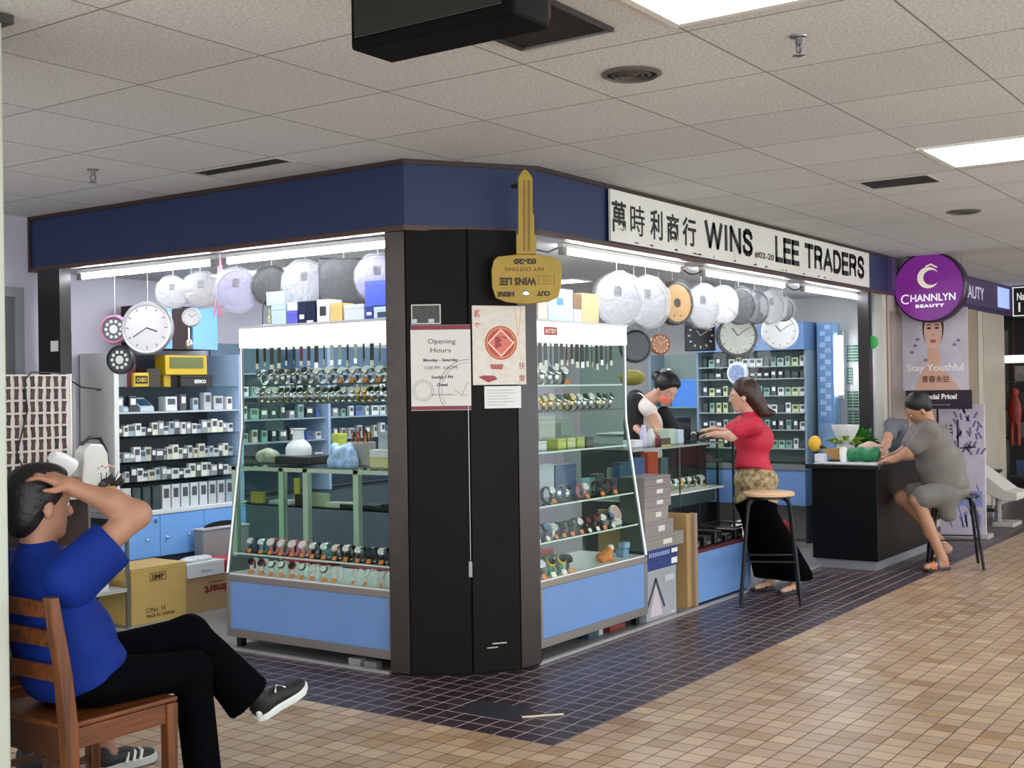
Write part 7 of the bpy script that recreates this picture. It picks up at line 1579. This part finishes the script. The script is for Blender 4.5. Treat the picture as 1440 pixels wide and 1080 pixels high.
o = body('green_bag', [ell((9.90, yb+0.09-0.06*i, zc2+0.055+0.012*(i % 2)), (0.06, 0.055, 0.06), None, 0.02) for i in range(4)], mat('#1f7a4a', 0.35, var=0.4, vscale=25, bump=0.4), None, 0.008); tag(o, 'crumpled green bag on the corner of the desk', 'bag')
o = body('pink_tissue', [ell((10.06, yb+0.06-0.07*i, zc2+0.12+0.012*(i % 2)), (0.04, 0.04, 0.02), None, 0.02) for i in range(3)] + [cap((10.06, yb, zc2+0.10), (10.06, yb, zc2+0.015), 0.06, 0.06, 0.03)], mat('#d8b7a6', 0.5, var=0.2, vscale=20), None, 0.010); tag(o, 'pale pink tissue heap behind the green bag', 'tissue')
def leafy(name, c, r, n, col, label, pot=None, hgt=0.0):
    t = thing(name, label, 'plant', c); rr = random.Random(int(c[0]*100)); mb = MB()
    for i in range(n):
        a = rr.random()*2*PI; e = rr.uniform(0.1, 1.2); L = r*rr.uniform(0.6, 1.1); w = L*0.22
        d = Vector((math.cos(a)*math.cos(e), math.sin(a)*math.cos(e), math.sin(e))); s = Vector((-math.sin(a), math.cos(a), 0)); b = Vector(c)+Vector((0, 0, hgt)) + d*L*0.15; m_ = b+d*L*0.5+Vector((0, 0, 0.02)); e_ = b+d*L-Vector((0, 0, L*0.15))
        v = [mb.bm.verts.new(q) for q in (b, m_+s*w, e_, m_-s*w)]; mb.bm.faces.new(v)
    mb.build('leaves', mat(col, 0.5, var=0.35, vscale=30), t)
    if pot: MB().lathe([(r*0.35, 0), (r*0.5, hgt*0.8), (r*0.45, hgt)], 16, Matrix.Translation(c)).build('pot', mat(pot, 0.4), t, smooth=True)
    return t
pp = at(1222, 625, 1, 3.66)
leafy('potted_plant', (10.62, 3.66, zd), 0.20, 60, '#2f7a2a', 'bushy green plant in a dark pot at the back of the desk by the jamb', '#17181c', 0.10)
o = leafy('cut_flowers', (10.35, 3.70, zd), 0.16, 40, '#8fb04a', 'yellow-green leaves wrapped in white paper at the back of the desk', '#e4e4e6', 0.13)
MB().lathe([(0.05, 0.131), (0.11, 0.26), (0.12, 0.30), (0.10, 0.26), (0.04, 0.14)], 12, Matrix.Translation((10.35, 3.70, zd))).build('paper_wrap', mat('#e6e6ea', 0.5), o)
o = MB().tube([(11.05, 3.69, 2.352), (11.05, 3.69, 1.95)], 0.004, 6).build('string', mat('#4a6a4a', 0.5))
tag(o, 'green disc tag hanging on a string before the dark end jamb', 'tag')
gp = at(1220, 480, 0, 11.04); MB().lathe([(0.0, -0.012), (0.055, -0.012), (0.062, 0), (0.055, 0.012), (0, 0.012)], 22, Matrix.Translation((11.05, 3.69, gp.z-0.01)) @ Matrix.Rotation(PI/2, 4, 'Y')).build('disc', mat('#2fa04a', 0.4), o, smooth=True)
MB().tube([(11.05, 3.69, 1.95), (11.05, 3.69, gp.z+0.04)], 0.004, 6).build('lower_string', mat('#4a6a4a', 0.5), o)

# neighbouring beauty shop
beige = mat('#b9aa98', 0.5, var=0.08, vscale=3); purple = mat('#4a2f6e', 0.4)
mb = MB(); mb.box(11.55, 3.69, 2.352, 20, 3.74, CEIL-0.001); struct('fascia_neighbour', mb, mat('#433a63', 0.45))
t = thing('beauty_sign', 'purple-grey shop band reading BEAUTY in pale letters beyond the round sign', 'sign', (14, 3.68, 2.5))
MB().box(11.62, 3.672, 2.40, 18.2, 3.688, 2.70).build('board', mat('#5a4a72', 0.4), t)
xa = at(1352, 400, 1, 3.668).x; xb = at(1384, 400, 1, 3.668).x
fit_text('BEAUTY', frame(((xa+xb)/2, 3.6705, 2.545), (1, 0)), xb-xa, 0.15, mat('#cfc2e0', 0.4, emit=0.3), t, bold=0.003)
xa = at(1403, 400, 1, 3.668).x; xb = at(1419, 400, 1, 3.668).x
MB().box(xa, 3.668, 2.43, xb, 3.6715, 2.68).build('lit_panel', mat('#9fb4f0', 0.4, emit=0.8), t)
t = thing('dark_sign', 'black sign with a white border and white lettering hanging past the beauty shop', 'sign', (14, 2.9, 2.3))
pa_, pb2 = at(1423, 402, 0, 13.6), at(1470, 445, 0, 13.6); cy_ = (pa_.y+pb2.y)/2; wz = abs(pa_.y-pb2.y); hz_ = pa_.z-pb2.z; cz = (pa_.z+pb2.z)/2
MB().box(13.6, cy_-wz/2, cz-hz_/2, 13.64, cy_+wz/2, cz+hz_/2).build('board', BLACK, t, bevel=0.003)
Fd = frame((13.599, cy_, cz), (0, -1)); mb = MB(); hw_, hh_ = wz*0.47, hz_*0.44
mb.strip([(-hw_, -hh_), (hw_, -hh_), (hw_, hh_), (-hw_, hh_), (-hw_, -hh_)], 0.012, 0.001, Fd); mb.build('border', mat('#e6e6e6', 0.4, emit=0.4), t)
fit_text('Nail Bar', Fd @ Matrix.Translation((0, hh_*0.35, 0.001)), wz*0.7, hz_*0.24, mat('#e6e6e6', 0.4, emit=0.4), t, bold=0.002); fit_text('11-8', Fd @ Matrix.Translation((0, -hh_*0.4, 0.001)), wz*0.62, hz_*0.3, mat('#e6e6e6', 0.4, emit=0.4), t, bold=0.003)
for x in (13.62,): MB().tube([(x, cy_, cz+hz_/2), (x, cy_, CEIL-0.001)], 0.012, 8).build('hanger', BLACK, t)
# round projecting sign
RX = 11.75; rc = at(1305.5, 403.5, 0, RX); rr_ = (at(1305, 353.5, 0, RX).z-at(1305, 453.5, 0, RX).z)/2
t = thing('round_sign', 'round purple lit beauty shop sign with a silver crescent letter', 'sign', (RX, rc.y, rc.z))
Mr = frame((RX, rc.y, rc.z), (0, -1))
MB().lathe([(rr_*0.96, -0.16), (rr_, -0.15), (rr_, -0.01), (rr_*0.98, 0.0), (rr_*0.945, 0.002)], 48, Mr).build('rim', mat('#2a0f33', 0.35), t, smooth=True)
MB().lathe([(rr_*0.945, 0.0025), (0, 0.004)], 48, Mr).build('face', mat('#6e1d7c', 0.35, emit=0.55, var=0.12, vscale=3), t, smooth=True)
lg = mat('#d9d2c0', 0.4, emit=0.5); wl = mat('#efe9f2', 0.4, emit=0.6)
sA = rr_/50.0
out = []; inn = []
for i in range(25):
    a = 0.62+i*(2*PI-1.35)/24; out.append((15*math.cos(a), 15*math.sin(a))); inn.append((4.5+11.2*math.cos(a), 10.6*math.sin(a)))
poly = out+inn[::-1]
mb = MB()
for i in range(24): mb.prism([tuple(x*sA for x in out[i]), tuple(x*sA for x in out[i+1]), tuple(x*sA for x in inn[i+1]), tuple(x*sA for x in inn[i])], 0.0045, 0.006, Mr @ Matrix.Translation((0, 13*sA, 0)))
mb.build('crescent_logo', lg, t)
MB().strip([(-3*sA, 29*sA), (4*sA, 31.5*sA), (12*sA, 27*sA)], 2.0*sA, 0.0015, Mr @ Matrix.Translation((0, 0, 0.0045))).build('logo_hair', lg, t)
fit_text('C', Mr @ Matrix.Translation((-33*sA, -16*sA, 0.0045)), 11*sA, 14*sA, wl, t); fit_text('HANNLYN', Mr @ Matrix.Translation((6*sA, -15*sA, 0.0045)), 62*sA, 10*sA, wl, t, bold=0.001)
fit_text('BEAUTY', Mr @ Matrix.Translation((2*sA, -26.5*sA, 0.0045)), 40*sA, 4.5*sA, wl, t, bold=0.002, space=1.3)
MB().tube([(RX+0.08, rc.y, rc.z+rr_-0.01), (RX+0.08, rc.y, CEIL-0.001)], 0.015, 8).build('hanger', BLACK, t)
MB().tube([(RX+0.08, rc.y+rr_-0.01, rc.z), (RX+0.08, 3.69, rc.z)], 0.015, 8).build('wall_arm', BLACK, t)
# hanging poster facing the corridor
PX = 11.95
c1, c2 = at(1268, 436, 0, PX), at(1362, 548, 0, PX); c3, c4 = at(1275, 549, 0, PX), at(1367, 575, 0, PX)
t = thing('hanging_poster', 'hanging beauty poster of a smiling face over a black special price band', 'poster', (PX, (c1.y+c2.y)/2, c1.z))
w = c1.y-c2.y; h = c1.z-c2.z; Mp = frame((PX, c1.y, c2.z), (0, -1))
MB().box(PX, c2.y, c2.z, PX+0.012, c1.y, c1.z).build('sheet', mat('#c9c3d0', 0.4, var=0.10, vscale=6), t)
MB().box(PX-0.001, c4.y, c4.z, PX+0.011, c3.y+0.01, c2.z-0.001).build('price_band', mat('#1d1424', 0.4), t)
def pr_(pts, m, nm, z=0.0): MB().prism(pts, z, z+0.0008, Mp).build(nm, m, t)
def oval(cx, cy, rx, ry, n=22): return [(cx+rx*math.cos(2*PI*i/n), cy+ry*math.sin(2*PI*i/n)) for i in range(n)]
fx = w*0.48
pr_([(fx-w*0.30, 0), (fx+w*0.40, 0), (fx+w*0.22, h*0.20), (fx+w*0.10, h*0.30), (fx+w*0.09, h*0.52), (fx-w*0.09, h*0.52), (fx-w*0.10, h*0.30), (fx-w*0.20, h*0.20)], mat('#d9ab96', 0.5), 'shoulder_print', 0.0002)
pr_(oval(fx, h*0.76, w*0.165, h*0.24), mat('#2a1a1a', 0.5), 'hair_print', 0.0011); pr_(oval(fx, h*0.72, w*0.14, h*0.215), mat('#e0b7a2', 0.5), 'face_print', 0.0020)
for s in (-1, 1):
    pr_(oval(fx+s*w*0.06, h*0.76, w*0.035, h*0.014, 12), mat('#3a2624', 0.5), 'eye_print', 0.0029); pr_(oval(fx+s*w*0.06, h*0.80, w*0.045, h*0.008, 12), mat('#5a3d34', 0.5), 'brow_print', 0.0029)
pr_(oval(fx, h*0.60, w*0.05, h*0.022, 14), mat('#b5555a', 0.5), 'mouth_print', 0.0029); pr_(oval(fx, h*0.675, w*0.022, h*0.014, 10), mat('#c9957f', 0.5), 'nose_print', 0.0029)
for (cx, cy) in ((0.20, 0.55), (0.15, 0.47), (0.24, 0.63), (0.80, 0.55), (0.86, 0.60), (0.36, 0.37)): pr_(oval(w*cx, h*cy, w*0.035, h*0.02, 8), mat('#7d7ca6', 0.5), 'leaf_print', 0.0012)
fit_text('Stay Youthful', Mp @ Matrix.Translation((w*0.5, h*0.265, 0.0012)), w*0.86, h*0.11, mat('#f4eeee', 0.4), t, bold=0.002); fit_text('青春永驻', Mp @ Matrix.Translation((w*0.51, h*0.135, 0.0012)), w*0.42, h*0.085, mat('#5a2a2a', 0.5), t, bold=0.001)
fit_text('Special Price!', frame((PX-0.002, (c3.y+c4.y)/2, c4.z+(c2.z-c4.z)*0.62), (0, -1)), w*0.55, h*0.085, mat('#f2eef2', 0.4), t, bold=0.003)
fit_text('for limited time only', frame((PX-0.002, (c3.y+c4.y)/2, c4.z+(c2.z-c4.z)*0.22), (0, -1)), w*0.34, h*0.025, mat('#b9a9bd', 0.4), t)
for yy in (c1.y-0.05, c2.y+0.05): MB().tube([(PX+0.006, yy, c1.z), (PX+0.006, yy, CEIL-0.001)], 0.003, 5).build('hanging_cord', mat('#777777', 0.5), t)
# shop wall pieces behind the poster
mb = MB(); mb.box(11.55, 3.70, 0, 12.45, 3.76, 2.352); struct('wall_beauty', mb, mat('#b5a79c', 0.5, var=0.05))
t = thing('wall_poster', 'tall faded poster of a face in profile on the beauty shop wall', 'poster', (11.9, 3.698, 1.3)); MB().box(11.62, 3.692, 0.9, 12.40, 3.699, 2.2).build('sheet', mat('#9c8f8a', 0.4, var=0.25, vscale=3), t)
MB().prism([(11.78, 1.2), (12.0, 1.15), (12.1, 1.5), (12.05, 1.8), (11.9, 1.92), (11.78, 1.8), (11.74, 1.5)], -3.6915, -3.6905, Matrix(((1, 0, 0, 0), (0, 0, 1, 0), (0, 1, 0, 0), (0, 0, 0, 1)))).build('figure_print', mat('#5a4238', 0.5), t)
for i, (x0, x1, c) in enumerate(((14.0, 14.8, '#a3927f'), (14.95, 15.15, '#cfc6b8'), (15.25, 16.3, '#c2b6a6'))): mb = MB(); mb.box(x0, 3.70+0.02*i, 0, x1, 3.76+0.02*i, 2.352); struct(f'trim_{20+i}', mb, mat(c, 0.5, var=0.08, vscale=3))
mb = MB(); mb.box(12.45, 3.95, 0, 14.0, 4.0, 2.352); struct('wall_beauty_inner', mb, mat('#9d8f86', 0.5, var=0.15, vscale=2))
mb = MB(); mb.box(12.45, 3.695, 0, 17.4, 3.735, 0.06); struct('trim_30', mb, mat('#c9c4bd', 0.45))
# standee with price
sx_ = 11.62; q0, q1 = at(1288, 590, 0, sx_), at(1388, 757, 0, sx_)
t = thing('standee', 'white flowery standee board with a blue price panel behind the stool', 'signboard', (12.2, 2.9, 0)); sx_ = 12.2
q0, q1 = at(1318, 480, 0, sx_), at(1387, 757, 0, sx_); 
Ms = frame((sx_, q0.y, 0), (0, -1)); w = q0.y-q1.y; h = at(1350, 568, 0, sx_).z
MB().box(sx_, q1.y, 0.04, sx_+0.03, q0.y, h).build('board', mat('#ccc5d6', 0.45, var=0.12, vscale=7), t, bevel=0.003)
MB().box(sx_-0.01, q1.y-0.02, 0, sx_+0.2, q0.y+0.02, 0.04).build('foot', mat('#b5b2b5', 0.4), t, bevel=0.003)
za, zb_ = at(1365, 712, 0, sx_).z, at(1365, 690, 0, sx_).z
MB().box(sx_-0.002, q1.y+0.03, za, sx_-0.0002, q0.y-0.05, zb_).build('price_panel', mat('#8f9ad0', 0.4), t)
fit_text('$38+', frame((sx_-0.0025, q1.y+w*0.38, (za+zb_)/2+0.02), (0, -1)), w*0.5, 0.075, mat('#16142a', 0.4), t, bold=0.004)
mb = MB(); rr = random.Random(9)
for i in range(26):
    u, v = rr.random()*w*0.8, 0.1+rr.random()*0.32; mb.strip([(w*0.1+u, v), (w*0.1+u+rr.uniform(-0.05, 0.05), v+0.10)], 0.014, 0.001, Ms)
mb.build('flower_pattern', mat('#7f83b5', 0.5), t)
mb = MB()
for i in range(30):
    u, v = w*0.35+rr.random()*w*0.6, h*0.62+rr.random()*h*0.36; mb.strip([(u, v), (u+rr.uniform(-0.04, 0.04), v+0.05)], 0.02, 0.001, Ms)
mb.build('leaf_pattern', mat('#6e6f96', 0.5), t)
fit_text('全身', Ms @ Matrix.Translation((w*0.22, h*0.78, 0.0005)), w*0.2, 0.22, mat('#2a2632', 0.5), t); fit_text('按摩', Ms @ Matrix.Translation((w*0.22, h*0.58, 0.0005)), w*0.2, 0.14, mat('#2a2632', 0.5), t)
mb = MB(); mb.strip([(w*0.42, h*0.5), (w*0.42, h*0.88)], 0.02, 0.001, Ms); mb.strip([(w*0.1, h*0.66), (w*0.8, h*0.68)], 0.014, 0.001, Ms); mb.build('stroke_print', mat('#3a3542', 0.5), t)
# white sloping lounger
t = thing('white_lounger', 'white curved lounger with its padded tongue sloping out from the beauty shop', 'lounger', (13.2, 2.9, 0))
LX = 13.3; top = [at(a, b, 0, LX) for a, b in ((1330, 640), (1352, 645), (1375, 660), (1395, 675), (1415, 690), (1431, 694))]; bot = [at(a, b, 0, LX) for a, b in ((1330, 668), (1352, 672), (1372, 684), (1392, 697), (1412, 706), (1431, 704))]
mb = MB()
for i in range(5):
    a, b, c, d = top[i], top[i+1], bot[i+1], bot[i]
    v = [mb.bm.verts.new(Vector((LX+dx, q.y, q.z))) for dx in (0, 0.5) for q in (a, b, c, d)]
    for f in ((0, 1, 2, 3), (7, 6, 5, 4), (0, 4, 5, 1), (1, 5, 6, 2), (2, 6, 7, 3), (3, 7, 4, 0)): mb.bm.faces.new([v[k] for k in f])
bmesh.ops.remove_doubles(mb.bm, verts=mb.bm.verts, dist=1e-5)
mb.build('cushion', mat('#cfcac2', 0.5), t, bevel=0.012)
for px in (1350, 1404): yv = at(px, 700, 0, LX+0.2).y; MB().tube([(LX+0.2, yv, 0), (LX+0.2, yv, at(px, 695 if px > 1400 else 672, 0, LX+0.2).z-0.01)], 0.03, 8).build('leg', mat('#8d8a88', 0.4, 0.5), t, smooth=True)
MB().box(LX+0.02, at(1425, 760, 0, LX).y, 0.0, LX+0.4, at(1395, 760, 0, LX).y, 0.04).build('base', mat('#b9b6b2', 0.4), t, bevel=0.004)
t = thing('trolley', 'dark wheeled trolley under the white lounger', 'trolley', (14.1, 3.1, 0)); yc = at(1375, 720, 0, 14.1).y
MB().box(14.0, yc-0.2, 0.08, 14.4, yc+0.2, 0.12).build('tray', mat('#3a3a3e', 0.4, 0.4), t); MB().box(14.0, yc-0.2, 0.5, 14.4, yc+0.2, 0.53).build('tray', mat('#3a3a3e', 0.4, 0.4), t)
for dx in (0.02, 0.38):
    for dy in (-0.18, 0.18): MB().tube([(14.0+dx, yc+dy, 0), (14.0+dx, yc+dy, 0.529)], 0.012, 6).build('leg', STEEL, t)
# dark shop at the end of the view
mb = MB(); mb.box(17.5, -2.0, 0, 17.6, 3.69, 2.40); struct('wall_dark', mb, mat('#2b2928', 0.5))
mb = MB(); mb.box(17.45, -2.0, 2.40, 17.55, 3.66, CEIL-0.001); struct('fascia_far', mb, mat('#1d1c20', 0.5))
EXX = 17.4
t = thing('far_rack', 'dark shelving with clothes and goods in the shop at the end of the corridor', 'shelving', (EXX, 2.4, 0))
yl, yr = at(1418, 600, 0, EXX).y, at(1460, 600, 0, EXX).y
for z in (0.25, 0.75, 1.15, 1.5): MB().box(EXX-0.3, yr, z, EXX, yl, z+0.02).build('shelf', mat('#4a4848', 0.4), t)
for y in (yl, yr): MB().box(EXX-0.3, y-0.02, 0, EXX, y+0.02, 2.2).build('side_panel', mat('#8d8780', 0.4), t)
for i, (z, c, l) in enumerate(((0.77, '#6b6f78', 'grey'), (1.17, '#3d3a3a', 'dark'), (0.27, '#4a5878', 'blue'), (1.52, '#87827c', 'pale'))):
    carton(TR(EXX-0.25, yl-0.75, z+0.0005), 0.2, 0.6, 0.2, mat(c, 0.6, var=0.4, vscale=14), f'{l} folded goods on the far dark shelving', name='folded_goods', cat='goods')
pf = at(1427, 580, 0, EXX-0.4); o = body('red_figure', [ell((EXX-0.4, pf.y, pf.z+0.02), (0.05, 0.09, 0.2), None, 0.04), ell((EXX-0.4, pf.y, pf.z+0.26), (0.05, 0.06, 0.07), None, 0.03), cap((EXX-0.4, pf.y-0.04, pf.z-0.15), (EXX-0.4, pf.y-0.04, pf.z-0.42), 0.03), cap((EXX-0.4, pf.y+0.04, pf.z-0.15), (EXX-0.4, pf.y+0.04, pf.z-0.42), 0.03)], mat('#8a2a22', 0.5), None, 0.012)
tag(o, 'red hanging figure ornament in the shop at the end of the corridor', 'ornament'); MB().tube([(EXX-0.4, pf.y, pf.z+0.3), (EXX-0.4, pf.y, CEIL-0.001)], 0.006, 5).build('cord', mat('#6a2a22', 0.5), o)
t = thing('shop_light', 'white light strip in the shop at the end of the corridor', 'light', (EXX, 2.5, 2.1)); q = at(1425, 505, 0, EXX-0.5); MB().box(EXX-0.55, q.y-0.6, q.z-0.05, EXX-0.5, q.y+0.15, q.z+0.05).build('lamp', mat('#f4f4f0', 0.4, emit=1.2), t); MB().tube([(EXX-0.52, q.y-0.3, q.z+0.05), (EXX-0.52, q.y-0.3, CEIL-0.001)], 0.01, 6).build('hanger', BLACK, t)
# small floor marks
mb = MB(); mb.prism([(4.53, 3.21), (4.75, 3.21), (4.75, 3.53), (4.53, 3.53)], 0.0002, 0.0012); o = mb.build('floor_hatch', mat('#23242c', 0.5)); tag(o, 'dark square metal cover set in the dark tiles by the pillar', 'floor cover')
o = MB().strip([(4.602, 3.180), (4.742, 3.050)], 0.007, 0.006, Matrix.Translation((0, 0, 0.0002))).build('wooden_stick', mat('#d9cdb0', 0.6)); tag(o, 'thin pale stick lying on the dark tiles near the corner', 'stick')
